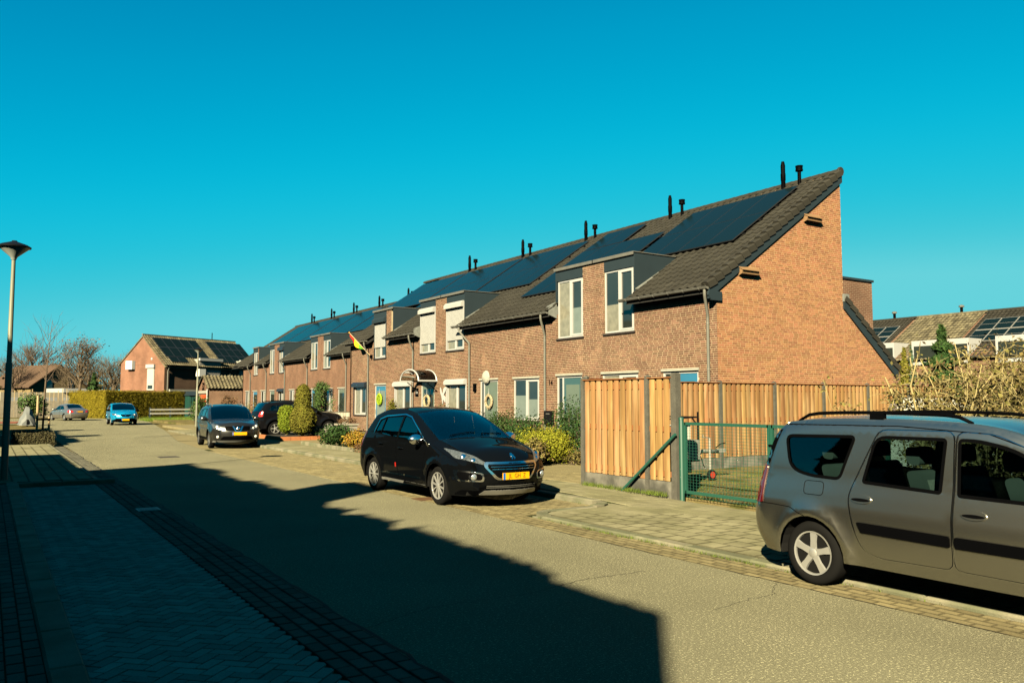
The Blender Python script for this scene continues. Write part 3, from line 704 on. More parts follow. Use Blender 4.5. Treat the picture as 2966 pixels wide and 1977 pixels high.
def house_shell(name, label, X, y0, y1, group, geom=True, holes=(), extra=(), ztop=4.86, bm=None, mm=None, EXo=0, last=False, skip_rects=(), tile_limit=300, ya_roof=None, yb_roof=None, dorm=None):
    ex, rx = EX+EXo, RX+EXo
    t = thing(name, label, 'house', (X, y0, 0), 0, group)
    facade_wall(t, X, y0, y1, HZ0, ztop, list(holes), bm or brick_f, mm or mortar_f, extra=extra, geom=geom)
    b = MB(); yr0, yr1 = (ya_roof if ya_roof is not None else y0), (yb_roof if yb_roof is not None else y1)
    xd = ex + (6.46-EZ)/KR
    b.prism([(xd, 6.42), (rx, RZ-.03), (rx, RZ-.2), (xd, 6.2)], lambda a, c, tt: (a, tt, c), yr0, yr1)
    da, db = dorm if dorm else (yr1, yr1)
    for s0, s1 in ((yr0, max(da, yr0)), (min(db, yr1), yr1)):
        if s1 - s0 > .05:
            b.prism([(ex+.05, EZ-.04), (xd, 6.42), (xd, 6.2), (ex+.05, EZ-.16)], lambda a, c, tt: (a, tt, c), s0, s1)
            MB().box(X+.1, X+.2, s0+.01, s1-.01, ztop-.02, EZ+.2).build('wall_plate', deck, t)
    b.build('roof_deck', deck, t)
    MB().box(rx-.2, rx-.004, yr0+.22, yr1, HZ0, RZ-.06).build('rear_wall', brick_far, t)
    tiles(t, ex, EZ, rx, RZ, yr0, yr1, lambda x, y: in_any(skip_rects, x, y), tile_limit)
    ridge_tiles(t, rx, RZ+.06, yr0, yr1)
    return t
def roofz(x, EXo=0): return EZ + (x-EX-EXo)*KR
H = [15.75 + 5.47*i for i in range(6)]
upw = (pane, pane_lt, .5); upc = (curtain, None); upp = (pane, None)
GRP = 'houses of the near terrace'
DT = 6.46
# ---- house one: end house with the gable
h1 = house_shell('terraced_house', 'end terrace house with bare brick gable, two bat boxes and a wide solar field', HX, H[0], H[1], GRP,
    holes=[(16.5, 17.96, HZ0, 2.66), (19.06, 20.82, 1.05, 2.66), (19.22, 20.68, 4.0, 6.6)], extra=[(20.68, H[1], 4.86, DT)],
    skip_rects=[(19.35, 22.15, 17.3, 21.3), (16.7, 19.0, 19.22, 21.4)], dorm=(19.2, 30))
win(h1, HX, 19.22, 20.68, 4.0, 6.06, panes=[upp, (pane, curtain, .45)])
dormer(h1, HX, 19.18, H[1], DT, EX, EZ, KR, cheek=(19.2, -1), fascia=[(19.18, 20.68)])
win(h1, HX, 19.06, 20.82, 1.05, 2.66, panes=[upp, upc], lintel=True); door(h1, HX, 16.5, 17.96, 2.66, door_blue, side=.35, paneM=pane)
gutter(h1, EX-.02, 15.7, 19.45, EZ+.01); downpipe(h1, HX, EX-.02, 16.05, EZ)
panels(h1, EX, EZ, RX, RZ, 19.13, 22.35, 16.85, 21.6, 2, 4)
vent_pair(h1, 22.72, RZ+.02, 17.15)
# gable wall bricks
def gable(parent):
    GY = H[0]; gz = lambda x: EZ - .14 + (x-EX)*KR
    P = [(HX, HZ0), (25.5, HZ0), (25.5, 2.95), (22.9, 4.98), (22.9, RZ-.14), (HX, gz(HX))]
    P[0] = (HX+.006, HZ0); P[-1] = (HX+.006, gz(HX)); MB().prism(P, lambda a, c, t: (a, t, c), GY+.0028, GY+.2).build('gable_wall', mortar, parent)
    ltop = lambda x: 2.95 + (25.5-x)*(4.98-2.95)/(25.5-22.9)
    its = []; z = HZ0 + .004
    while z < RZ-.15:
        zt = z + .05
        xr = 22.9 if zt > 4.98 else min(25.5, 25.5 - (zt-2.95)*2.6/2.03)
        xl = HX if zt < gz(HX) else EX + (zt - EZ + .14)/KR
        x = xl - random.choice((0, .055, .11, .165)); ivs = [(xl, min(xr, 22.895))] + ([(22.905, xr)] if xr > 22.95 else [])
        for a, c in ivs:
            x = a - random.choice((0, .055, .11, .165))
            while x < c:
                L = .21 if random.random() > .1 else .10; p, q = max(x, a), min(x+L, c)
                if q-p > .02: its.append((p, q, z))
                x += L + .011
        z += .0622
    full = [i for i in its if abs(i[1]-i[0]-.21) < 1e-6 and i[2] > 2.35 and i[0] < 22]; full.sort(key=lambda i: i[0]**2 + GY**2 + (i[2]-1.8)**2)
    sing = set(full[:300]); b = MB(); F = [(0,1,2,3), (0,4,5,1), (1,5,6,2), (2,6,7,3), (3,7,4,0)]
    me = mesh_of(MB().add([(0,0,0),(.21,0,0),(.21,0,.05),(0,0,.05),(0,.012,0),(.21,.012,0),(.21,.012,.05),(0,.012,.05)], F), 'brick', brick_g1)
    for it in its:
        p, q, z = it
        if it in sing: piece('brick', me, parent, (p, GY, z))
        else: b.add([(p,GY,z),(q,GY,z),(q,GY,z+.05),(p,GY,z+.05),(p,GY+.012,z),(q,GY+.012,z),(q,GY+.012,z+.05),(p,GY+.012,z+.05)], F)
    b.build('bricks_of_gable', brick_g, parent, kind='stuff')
    # barge boards, verge tiles, ridge end
    def barge(x0, z0, x1, z1, h): MB().prism([(x0, z0), (x1, z1), (x1, z1-h), (x0, z0-h)], lambda a, c, t: (a, t, c), GY-.055, GY+.02).build('barge_board', anthr, parent)
    barge(EX+.02, EZ+.02, RX+.05, RZ+.04, .34)
    MB().prism([(EX+.02, EZ-.1), (HX+.15, EZ-.1), (HX+.15, EZ-.36), (EX+.1, EZ-.36), (EX-.02, EZ-.22)], lambda a, c, t: (a, t, c), GY-.065, GY-.004).build('eaves_box', anthr, parent)
    verge_tiles(parent, EX-.02, EZ+.03, RX-.02, RZ+.03, GY-.02)
    MB().lathe([(.0, -.02), (.13, -.02), (.14, .0), (.14, .05)], 16, Matrix.Translation((RX+.01, GY-.05, RZ+.07)) @ Matrix.Rotation(R(-90), 4, 'X')).build('ridge_end_cap', tilem, parent)
    barge(22.88, 5.05, 25.75, 2.82, .34)
    L0, L1 = (25.8, 2.85), (22.95, 5.08)
    verge_tiles(parent, L0[0], L0[1], L1[0], L1[1], GY-.02)
    MB().prism([(22.9, 5.0), (25.8, 2.75), (25.8, 2.65), (22.9, 4.9)], lambda a, c, t: (a, t, c), GY, H[1]).build('rear_roof_slope', tilem, parent)
    MB().box(22.86, 23.12, GY-.075, GY+.1, 4.95, 5.2).build('flashing', lead, parent)
    MB().box(25.3, 25.5, GY+.21, H[1], HZ0, 2.95).build('rear_low_wall', brick_far, parent)
gable(h1)
MB().box(23.0, 26.1, 16.8, 20.5, 3.0, 5.95).build('rear_dormer', brick_far, h1)
MB().box(22.95, 26.15, 16.75, 20.55, 5.95, 6.03).build('coping', anthr, h1)
# ---- house two
h2 = house_shell('terraced_house', 'brick terrace house with grey-green front door beside the number 14', HX, H[1], H[2], GRP,
    holes=[(21.92, 23.38, HZ0, 2.66), (24.49, 26.21, 1.05, 2.62), (21.84, 23.31, 4.0, 6.6)], extra=[(H[1], 21.84, 4.86, DT)],
    skip_rects=[(20.1, 22.4, 24.6, 26.69), (20.1, 21.0, 21.2, 24.6), (18.3, 20.2, 24.9, 26.69), (16.7, 19.0, 21.1, 23.3)], dorm=(0, 23.4))
win(h2, HX, 21.84, 23.31, 4.0, 6.06, panes=[(pane, pane_lt, .5), upc])
dormer(h2, HX, H[1], 23.43, DT, EX, EZ, KR, fascia=[(21.84, 23.43)])
MB().prism([(HX, roofz(HX)-.05), (HX, DT), (EX+(DT-EZ)/KR, DT)], lambda a, c, t: (a, t, c), 23.36, 23.43).build('cheek', anthr, h2)
win(h2, HX, 24.49, 26.21, 1.05, 2.62, panes=[(pane, pane_lt, .5), (pane, pane_lt, .6)], lintel=True); door(h2, HX, 21.92, 23.38, 2.66, door_teal, side=.3, paneM=door_green, pz=(.03, .9))
gutter(h2, EX-.02, 23.4, H[2], EZ+.01); downpipe(h2, HX, EX-.02, 24.04, EZ)
MB().prism([(EX, EZ+.12), (HX+.1, EZ+.4), (HX+.1, EZ-.25), (EX+.05, EZ-.1)], lambda a, c, t: (a, t, c), 23.36, 23.43).build('verge_box', lead, h2)
MB().bar((EX+.1, 23.5, EZ+.2), (HX+.25, 23.5, EZ+.45), .22, .05).build('flashing', lead, h2)
panels(h2, EX, EZ, RX, RZ, 19.92, 21.22, 21.95, 26.95, 1, 4); panels(h2, EX, EZ, RX, RZ, 21.26, 22.6, 24.45, 26.95, 1, 2); panels(h2, EX, EZ, RX, RZ, 18.0, 19.85, 24.55, 26.95, 1, 2)
vent_pair(h2, 22.72, RZ+.02, 22.65)
lettering('14', .26, blackm, h2, Matrix.Translation((HX-.012, 23.75, 2.42)) @ Matrix.Rotation(R(-90), 4, 'Z') @ Matrix.Rotation(R(90), 4, 'X'), 'house_number', .008)
MB().box(HX-.14, HX-.003, 23.56, 24.0, .95, 1.42).build('letter_box', blackmetal, h2)
MB().box(HX-.15, HX-.141, 23.64, 23.86, 1.30, 1.33).build('letter_slot', zinc, h2)
# ---- house three
h3 = house_shell('terraced_house', 'brick terrace house with a dark door hung with a wreath and white closed shutter above', HX, H[2], H[3], GRP,
    holes=[(27.38, 28.76, HZ0, 2.62), (29.91, 31.63, 1.05, 2.58), (30.16, 31.69, 4.0, 6.6)], extra=[(31.69, H[3], 4.86, DT)],
    skip_rects=[(19.35, 22.2, 28.2, H[3]), (16.7, 19.0, 30.1, 32.3), (19.3, 22.2, 26.6, 26.9)], dorm=(30.1, 40))
win(h3, HX, 30.16, 31.69, 4.0, 6.06, panes=[upp, upc]); shutter(h3, HX, 30.14, 31.66, 4.0, 6.1, 4.42, shutm)
dormer(h3, HX, 30.08, H[3], DT, EX, EZ, KR, cheek=(30.1, -1), fascia=[(30.08, 31.69)])
win(h3, HX, 29.91, 31.63, 1.05, 2.58, panes=[upp, upc]); shutter(h3, HX, 29.9, 31.64, .9, 2.72, 2.4, white, boxh=.24)
door(h3, HX, 27.38, 28.76, 2.62, door_green, side=.25, paneM=door_green)
MB().lathe([(.28, 0), (.24, .06), (.12, .12), (0, .14)], 12, Matrix.Translation((HX-.05, 28.2, 2.74)) @ Matrix.Rotation(R(-90), 4, 'Y')).build('door_hood', cream, h3)
gutter(h3, EX-.02, H[2], 30.47, EZ+.01); downpipe(h3, HX, EX-.02, 29.57, EZ, dy=-.3)
panels(h3, EX, EZ, RX, RZ, 19.13, 22.4, 27.95, 33.05, 2, 5); vent_pair(h3, 22.72, RZ+.02, 28.1)
MB().box(HX-.09, HX-.002, 29.05, 29.2, 2.15, 2.5).build('wall_lamp', blackm, h3)
# ---- house four
h4 = house_shell('terraced_house', 'brick terrace house with an arched white door canopy and closed white shutter', HX, H[3], H[4], GRP,
    holes=[(32.84, 34.19, HZ0, 2.62), (35.31, 37.06, 1.05, 2.58), (32.76, 34.27, 4.0, 6.6)], extra=[(H[3], 32.76, 4.86, DT)],
    skip_rects=[(19.35, 22.2, 32.1, H[4]), (16.7, 19.0, 32.1, 34.2)], dorm=(0, 34.28))
win(h4, HX, 32.76, 34.27, 4.0, 6.06, panes=[upp, upc]); shutter(h4, HX, 32.78, 34.25, 4.0, 6.1, 4.42, shutm)
dormer(h4, HX, H[3], 34.31, DT, EX, EZ, KR, fascia=[(32.76, 34.31)])
MB().prism([(HX, roofz(HX)-.05), (HX, DT), (EX+(DT-EZ)/KR, DT)], lambda a, c, t: (a, t, c), 34.24, 34.31).build('cheek', anthr, h4)
win(h4, HX, 35.31, 37.06, 1.05, 2.58, panes=[upp, upc]); shutter(h4, HX, 35.3, 37.07, .9, 2.72, 2.4, white, boxh=.24)
door(h4, HX, 32.84, 34.19, 2.62, door_green, paneM=pane)
gutter(h4, EX-.02, 34.25, 37.75, EZ+.01); downpipe(h4, HX, EX-.02, 34.98, EZ)
MB().prism([(EX, EZ+.12), (HX+.1, EZ+.4), (HX+.1, EZ-.25), (EX+.05, EZ-.1)], lambda a, c, t: (a, t, c), 34.24, 34.31).build('verge_box', lead, h4)
MB().bar((EX+.1, 34.38, EZ+.2), (HX+.25, 34.38, EZ+.45), .22, .05).build('flashing', lead, h4)
panels(h4, EX, EZ, RX, RZ, 19.13, 22.4, 33.3, 38.85, 2, 5); vent_pair(h4, 22.72, RZ+.02, 33.3)
cn = MB(); n = 12                                       # arched canopy
for x in (HX-.02, HX-.95):
    for k in range(n+1):
        a = math.pi*k/n; cn.v.append((x, 33.5-.95*math.cos(a), 2.68+.52*math.sin(a)))
cn.f += [(k, k+1, n+2+k, n+1+k) for k in range(n)]
can = cn.build('canopy', glassmat('canopy_glass', (.35, .33, .28)), h4, smooth=True)
for x in (HX-.04, HX-.95): MB().tube([(x, 33.5-.95*math.cos(math.pi*k/n), 2.68+.52*math.sin(math.pi*k/n)) for k in range(n+1)], .035, 6).build('canopy_arch', white, can, smooth=50)
for y in (32.55, 34.45): MB().bar((HX, y, 2.68), (HX-.97, y, 2.68), .07, .07).build('canopy_beam', white, can); MB().bar((HX, y, 2.2), (HX-.6, y, 2.64), .03, .03).build('canopy_strut', blackm, can)
MB().box(HX-.03, HX-.002, 34.45, 34.75, 1.98, 2.38).build('number_plate', blackm, h4)
lettering('18', .24, white, h4, Matrix.Translation((HX-.034, 34.6, 2.18)) @ Matrix.Rotation(R(-90), 4, 'Z') @ Matrix.Rotation(R(90), 4, 'X'), 'house_number', .004)
# ---- house five
h5 = house_shell('terraced_house', 'brick terrace house flying a small flag, with a sunflower wreath on its door', HX, H[4], H[5], GRP,
    holes=[(38.2, 39.6, HZ0, 2.6), (40.75, 42.4, 1.02, 2.5), (38.21, 39.72, 4.0, 6.6)], extra=[(H[4]+.01, 38.21, 4.86, DT)],
    skip_rects=[(19.35, 22.2, 37.5, 43.0), (16.7, 19.0, 37.5, 39.8)], dorm=(0, 39.8))
win(h5, HX, 38.21, 39.72, 4.0, 6.06, panes=[upp, upc]); shutter(h5, HX, 38.23, 39.70, 4.0, 6.1, 4.55, shutm, anthr)
dormer(h5, HX, 37.36, 39.83, DT, EX, EZ, KR, cheek=(37.4, -1), fascia=[(38.21, 39.83)])
MB().prism([(HX, roofz(HX)-.05), (HX, DT), (EX+(DT-EZ)/KR, DT)], lambda a, c, t: (a, t, c), 39.76, 39.83).build('cheek', anthr, h5)
win(h5, HX, 40.75, 42.4, 1.02, 2.5, panes=[upp, upc]); shutter(h5, HX, 40.7, 42.45, 1.0, 2.78, 2.5, navy, boxh=.27)
door(h5, HX, 38.2, 39.6, 2.6, door_blue, paneM=pane_lt)
gutter(h5, EX-.02, 39.85, 43.5, EZ+.01); downpipe(h5, HX, EX-.02, 40.42, EZ)
panels(h5, EX, EZ, RX, RZ, 19.6, 22.4, 39.05, 44.4, 2, 5); vent_pair(h5, 22.72, RZ+.02, 38.75)
MB().box(HX, 20.0, H[5]-.2, H[5], HZ0, 4.9).build('end_wall', brick_far, h5)
MB().prism([(HX, 4.8), (EX+.3, EZ), (RX, RZ-.1), (RX, 4.8)], lambda a, c, t: (a, t, c), H[5]-.2, H[5]-.01).build('end_gable', brick_far, h5)
MB().prism([(20.0, roofz(20.0)-.04), (RX, RZ-.03), (RX, RZ-.2), (20.0, roofz(20)-.3)], lambda a, c, t: (a, t, c), H[5]+.01, 45.4).build('roof_extension', tilem, h5)
MB().box(20.0, RX, H[5]+.01, 45.3, HZ0, roofz(20)-.3).build('recessed_wall', brick_far, h5)
ridge_tiles(h5, RX, RZ+.06, H[5], 45.4)
# ---- far terrace, set back
BX = 20.0; BO = 2.9
B = [45.55, 50.85, 56.1, 61.4, 66.65, 71.9, 77.15]
GR2 = 'houses of the far terrace set back behind parked cars'
BLAB = ['far terrace house half hidden behind the corner of the flag house', 'far terrace house with climbing plant arch beside its door', 'far terrace house directly behind the tall clipped conifer', 'far terrace house with black shutter box over its upper window', 'far terrace house, second from the far end of the row', 'last house at the far end of the far terrace']
opens = {0: [], 1: [('d', 51.35, 52.56), ('w', 53.6, 55.0), ('u', 54.12, 55.55)], 2: [('w', 59.6, 60.9), ('d', 56.6, 58.0), ('u', 56.75, 58.2)], 3: [('w', 61.9, 63.15), ('w', 64.5, 65.9), ('u', 64.7, 65.95)],
         4: [('d', 67.1, 68.4), ('w', 69.6, 71.1), ('u', 67.3, 68.6)], 5: [('d', 72.2, 73.6), ('w', 74.7, 76.1), ('u', 72.2, 73.5)]}
dsp = {1: (54.08, 56.1), 2: (56.1, 58.26), 3: (64.62, 66.65), 4: (66.65, 68.68), 5: (71.9, 73.73)}
for i in range(6):
    holes = [(a, b, 1.05 if k == 'w' else (HZ0 if k == 'd' else 4.05), 2.6 if k != 'u' else 6.6) for k, a, b in opens[i]]
    us = [(a, b) for k, a, b in opens[i] if k == 'u']; ex = []
    if i in dsp:
        d0, d1 = dsp[i]; ua, ub = us[0]
        ex = [(ub, d1, 4.86, DT)] if d1 in B else []
        if d0 in B: ex = [(d0, ua, 4.86, DT)] if ua > d0 else []
    t = house_shell('terraced_house', BLAB[i], BX, B[i], B[i+1], GR2, geom=False, holes=holes, extra=ex, mm=brick_far, EXo=BO, tile_limit=120,
        skip_rects=[(20.1+BO*.8, 24.9, B[i], B[i+1])] + ([(19.6, 21.9, dsp[i][0], dsp[i][1])] if i in dsp else []), ya_roof=B[i], yb_roof=B[i+1] if i < 5 else 79.8, dorm=dsp.get(i))
    for k, a, b in opens[i]:
        if k == 'u': win(t, BX, a, b, 4.05, 6.06, panes=[upp, upc])
        elif k == 'w': win(t, BX, a, b, 1.05, 2.6, panes=[upc, upp], lintel=True)
        else: door(t, BX, a, b, 2.6, [door_teal, door_green, door_blue][i % 3], paneM=pane)
    if i in dsp:
        d0, d1 = dsp[i]
        dormer(t, BX, d0, d1, DT, EX+BO, EZ, KR, cheek=(d0+.02, -1) if i in (1, 3, 5) else None, fascia=[(us[0][0], us[0][1])])
        if i in (2, 4, 5): MB().prism([(BX, roofz(BX, BO)-.05), (BX, DT), (EX+BO+(DT-EZ)/KR, DT)], lambda a, c, tt: (a, tt, c), d1-.07, d1).build('cheek', anthr, t)
    g0, g1 = B[i], B[i+1]
    if i in (1, 3): g1 = dsp[i][0] + .2
    if i in (2, 4): g0 = dsp[i][1] - .1
    if i == 5: g0 = dsp[5][1]
    gutter(t, EX+BO-.02, g0, g1, EZ+.01)
    if i: downpipe(t, BX, EX+BO-.02, [0, 51.0, 58.82, 64.25, 69.38, 74.36][i], EZ)
    panels(t, EX+BO, EZ, RX+BO, RZ, 22.1, 25.3, B[i]+.2, B[i+1]-.1, 2, 4); vent_pair(t, 25.62, RZ+.02, B[i]+1.9)
    if i == 3: shutter(t, BX, 64.65, 66.0, 4.05, 6.15, 5.8, navy, boxh=.3); shutter(t, BX, 64.4, 66.0, 1.0, 2.75, 2.45, navy, boxh=.25)
    if i == 5:
        MB().box(BX, RX+BO, 76.95, 77.15, HZ0, 4.86).build('end_wall', brick_far, t)
        MB().prism([(EX+BO+.3, EZ-.1), (RX+BO, RZ-.1), (RX+BO, EZ-.1)], lambda a, c, tt: (a, tt, c), 76.95, 77.14).build('end_gable', brick_far, t)
# ------------------------------------------------------------------ cars
def catmull(cp, step=.04):
    """cp rows (x,z,A,R,crown,corner). returns samples array and the sample index of every control point"""
    out = []; idx = []
    n = len(cp)
    for i in range(n-1):
        p1, p2 = np.array(cp[i][:5], float), np.array(cp[i+1][:5], float)
        p0 = np.array(cp[i-1][:5], float) if i > 0 and not cp[i][5] else p1 - (p2-p1)*.5
        p3 = np.array(cp[i+2][:5], float) if i+2 < n and not cp[i+1][5] else p2 + (p2-p1)*.5
        idx.append(len(out)); L = np.hypot(*(p2-p1)[:2]); k = max(2, int(math.ceil(L/step)))
        t0 = 0.; d01 = max(np.hypot(*(p1-p0)[:2])**.5, 1e-3); d12 = max(L**.5, 1e-3); d23 = max(np.hypot(*(p3-p2)[:2])**.5, 1e-3)
        m1 = d12*((p1-p0)/d01 - (p2-p0)/(d01+d12) + (p2-p1)/d12); m2 = d12*((p2-p1)/d12 - (p3-p1)/(d12+d23) + (p3-p2)/d23)
        for j in range(k):
            t = j/k; out.append((2*t**3-3*t*t+1)*p1 + (t**3-2*t*t+t)*m1 + (-2*t**3+3*t*t)*p2 + (t**3-t*t)*m2)
    idx.append(len(out)); out.append(np.array(cp[-1][:5], float))
    return np.array(out), idx
def inpoly(p, poly):
    x, y = p; c = False; n = len(poly); j = n-1
    for i in range(n):
        xi, yi = poly[i]; xj, yj = poly[j]
        if (yi > y) != (yj > y) and x < (xj-xi)*(y-yi)/(yj-yi)+xi: c = not c
        j = i
    return c
def rounded(poly, r, n=4):
    out = []; m = len(poly)
    for i in range(m):
        a, b, c = Vector(poly[i-1]), Vector(poly[i]), Vector(poly[(i+1) % m]); rr = r[i] if isinstance(r, (list, tuple)) else r
        u, v = (a-b), (c-b); k = min(rr, u.length*.48, v.length*.48); p, q = b+u.normalized()*k, b+v.normalized()*k
        for j in range(n+1):
            t = j/n; out.append(tuple(p*(1-t)**2 + b*2*t*(1-t) + q*t*t))
    return out
def dense(poly, step=.06, closed=True):
    out = []; n = len(poly)
    for i in range(n if closed else n-1):
        a, b = poly[i], poly[(i+1) % n]; k = max(1, int(math.hypot(b[0]-a[0], b[1]-a[1])/step))
        out += [(a[0]+(b[0]-a[0])*j/k, a[1]+(b[1]-a[1])*j/k) for j in range(k)]
    if not closed: out.append(poly[-1])
    return out
class Car:
    def __init__(s, name, label, loc, rz, spec, paint, group=None):
        s.t = thing(name, label, 'car', loc, rz, group, local=True); s.sp = spec; s.paint = paint
        s.sil, s.idx = catmull(spec['sil']); s.W0 = spec['w']/2; s.build()
    def W(s, P):
        P = np.atleast_2d(np.asarray(P, float)); sp = s.sp; x, z = P[:,0], P[:,1]
        S = s.sil; d2 = (x[:,None]-S[None,:,0])**2 + (z[:,None]-S[None,:,1])**2; i = d2.argmin(1)
        # refine on segments
        best = np.sqrt(d2[np.arange(len(x)), i]); A = S[i,2].copy(); Rr = S[i,3].copy()
        for off in (-1, 0):
            j = np.clip(i+off, 0, len(S)-2); a, b = S[j], S[j+1]; ab = b[:,:2]-a[:,:2]; L2 = (ab**2).sum(1)+1e-12
            t = np.clip(((P-a[:,:2])*ab).sum(1)/L2, 0, 1); q = a[:,:2]+ab*t[:,None]; d = np.hypot(*(P-q).T); m = d < best+1e-9
            best = np.where(m, d, best); A = np.where(m, a[:,2]+(b[:,2]-a[:,2])*t, A); Rr = np.where(m, a[:,3]+(b[:,3]-a[:,3])*t, Rr)
        u = np.clip(1-best/Rr, 0, 1); inset = A*(1-np.sqrt(np.maximum(1-u*u, 0)))
        zb = sp['belt']; up = np.maximum(z-zb, 0); low = np.clip((zb-.25-z)/(zb-.45), 0, 1)
        y = s.W0 - sp.get('tumble', .28)*up*(up/(up+.12)) - sp.get('tuck', .07)*low**2 - .012*np.clip((z-zb+.02)/.1, 0, 1)
        cz = sp.get('crease_z', zb-.3); y -= sp.get('shoulder', .03)*np.clip((z-cz)/max(zb-cz, .05), 0, 1.0)**1.0
        # crease along the shoulder and flared arches
        y -= sp.get('crease', .015)*np.exp(-((z-sp.get('crease_z', zb-.3))/.05)**2)
        for wx in sp['axles']:
            r = np.hypot(x-wx, z-sp['rw']); y += sp.get('flare', .02)*np.exp(-((r-sp['ra']-.03)/.07)**2)*(z < zb)
        return y - inset
    def build(s):
        sp = s.sp; S = s.sil; t = s.t
        # ---- outline of the side, arches included
        outline = [tuple(p[:2]) for p in S]
        sill = sp['sill']; ra = sp['ra']; bottom = []
        rx_, fx_ = min(sp['axles']), max(sp['axles'])
        end, start = outline[-1], outline[0]
        def arch(cx, a0, a1): return [(cx+ra*math.cos(a0+(a1-a0)*k/14), sp['rw']+ra*math.sin(a0+(a1-a0)*k/14)) for k in range(15)]
        zs = sill; k = math.asin(max(-1, (zs-sp['rw'])/ra))
        zr, zf = end[1], start[1]; kr = math.asin(max(-1, min(1, (zr-sp['rw'])/ra))); kf = math.asin(max(-1, min(1, (zf-sp['rw'])/ra)))
        bottom += arch(rx_, math.pi-kr, k) + arch(fx_, math.pi-k, kf)
        poly = outline + [p for p in dense([end]+bottom+[start], .07, False)[1:-1]]
        wins = [dense(rounded(w[0], w[1]), .05) for w in sp['windows']]
        doors = [dense(rounded(d, .08, 3), .06) for d in sp['doors']]
        pts = []; edges = []
        def loop(pl):
            b = len(pts); pts.extend(pl); n = len(pl); edges.extend([(b+i, b+(i+1) % n) for i in range(n)])
        loop(poly)
        for w in wins: loop(w)
        for d in doors: loop(d)
        cons = np.array(pts)
        # offset rows under the silhouette
        ex = []
        T = np.gradient(S[:,:2], axis=0); T /= np.linalg.norm(T, axis=1)[:,None]+1e-9; Nn = np.stack([-T[:,1], T[:,0]], 1)
        cen = np.array([0, .7]); sg = np.sign(((cen-S[:,:2])*Nn).sum(1)); Nn *= sg[:,None] if False else 1
        if (sp['inward'] if 'inward' in sp else 1) < 0: Nn = -Nn
        for f in (.03, .12, .28, .5, .75, 1.0):
            for i in range(0, len(S), 2): ex.append(tuple(S[i,:2] + Nn[i]*S[i,3]*f))
        gx = np.arange(S[:,0].min(), S[:,0].max(), .075); gz = np.arange(.15, S[:,1].max(), .06)
        ex += [(a+(.037 if j % 2 else 0), b) for a in gx for j, b in enumerate(gz)]
        keep = []
        acc = [tuple(p) for p in cons]; cell = {}
        def cellk(p): return (int(p[0]/.03), int(p[1]/.03))
        for p in acc: cell.setdefault(cellk(p), []).append(p)
        for p in ex:
            if not inpoly(p, poly): continue
            c = cellk(p); ok = True
            for dx in (-1, 0, 1):
                for dz in (-1, 0, 1):
                    for q in cell.get((c[0]+dx, c[1]+dz), ()):
                        if (p[0]-q[0])**2+(p[1]-q[1])**2 < .018**2: ok = False
            if ok: keep.append(p); cell.setdefault(c, []).append(p)
        vs2, es2, fs2, *_ = geometry.delaunay_2d_cdt([Vector(p) for p in list(pts)+keep], edges, [], 0, 1e-5)
        V2 = np.array([tuple(v) for v in vs2]); Y = s.W(V2)
        e = .006; gxn = (s.W(V2+[e,0])-s.W(V2-[e,0]))/(2*e); gzn = (s.W(V2+[0,e])-s.W(V2-[0,e]))/(2*e)
        NRM = np.stack([-gxn, np.ones(len(V2)), -gzn], 1); NRM /= np.linalg.norm(NRM, axis=1)[:,None]
        cls = []
        for f in fs2:
            c = tuple(V2[list(f)].mean(0))
            if not inpoly(c, poly): cls.append(None); continue
            k = None
            for i, w in enumerate(wins):
                if inpoly(c, w): k = ('w', i)
            if k is None:
                for i, d in enumerate(doors):
                    if inpoly(c, d): k = ('d', i)
            cls.append(k or ('b', 0))
        parts = {}
        for side in (1, -1):
            for f, c in zip(fs2, cls):
                if c is None: continue
                key = (c[0], c[1], side) if c[0] != 'b' else ('b', 0, 0)
                P = parts.setdefault(key, ({}, [], [], []))
                idx = []
                for v in f:
                    kk = (v, side)
                    if kk not in P[0]:
                        P[0][kk] = len(P[1]); inn = .008 if c[0] == 'w' else 0
                        P[1].append((V2[v,0], side*(Y[v]-inn), V2[v,1])); P[2].append((NRM[v,0], side*NRM[v,1], NRM[v,2]))
                    idx.append(P[0][kk])
                a, b_, c_ = [Vector(P[1][q]) for q in idx]
                if (b_-a).cross(c_-a).y*side < 0: idx = idx[::-1]
                P[3].append(tuple(idx))
        # ---- centre strip
        eY = s.W(S[:,:2]); nt_ = 15; ts = np.linspace(-1, 1, nt_); G = np.zeros((len(S), nt_, 3)); on = -Nn
        for j, tt in enumerate(ts):
            cr = S[:,4]*(1-tt*tt); G[:,j,0] = S[:,0]+on[:,0]*cr; G[:,j,2] = S[:,1]+on[:,1]*cr; G[:,j,1] = eY*tt
        di = np.gradient(G, axis=0); dj = np.gradient(G, axis=1); GN = np.cross(dj, di); GN /= np.linalg.norm(GN, axis=2)[:,:,None]+1e-9
        mid = GN[:, nt_//2]; sgn = np.sign((mid[:, [0,2]]*on).sum(1)); GN *= np.where(sgn == 0, 1, sgn)[:,None,None]
        # blend strip edge normals with the silhouette normal for a soft joint
        for j in (0, nt_-1):
            GN[:,j,:] = np.stack([on[:,0], np.zeros(len(S)), on[:,1]], 1)*.8 + GN[:,j,:]*.2
        glass = {}
        for (nm, i0, i1, tl) in sp['glass']: glass[nm] = (s.idx[i0], s.idx[i1], tl)
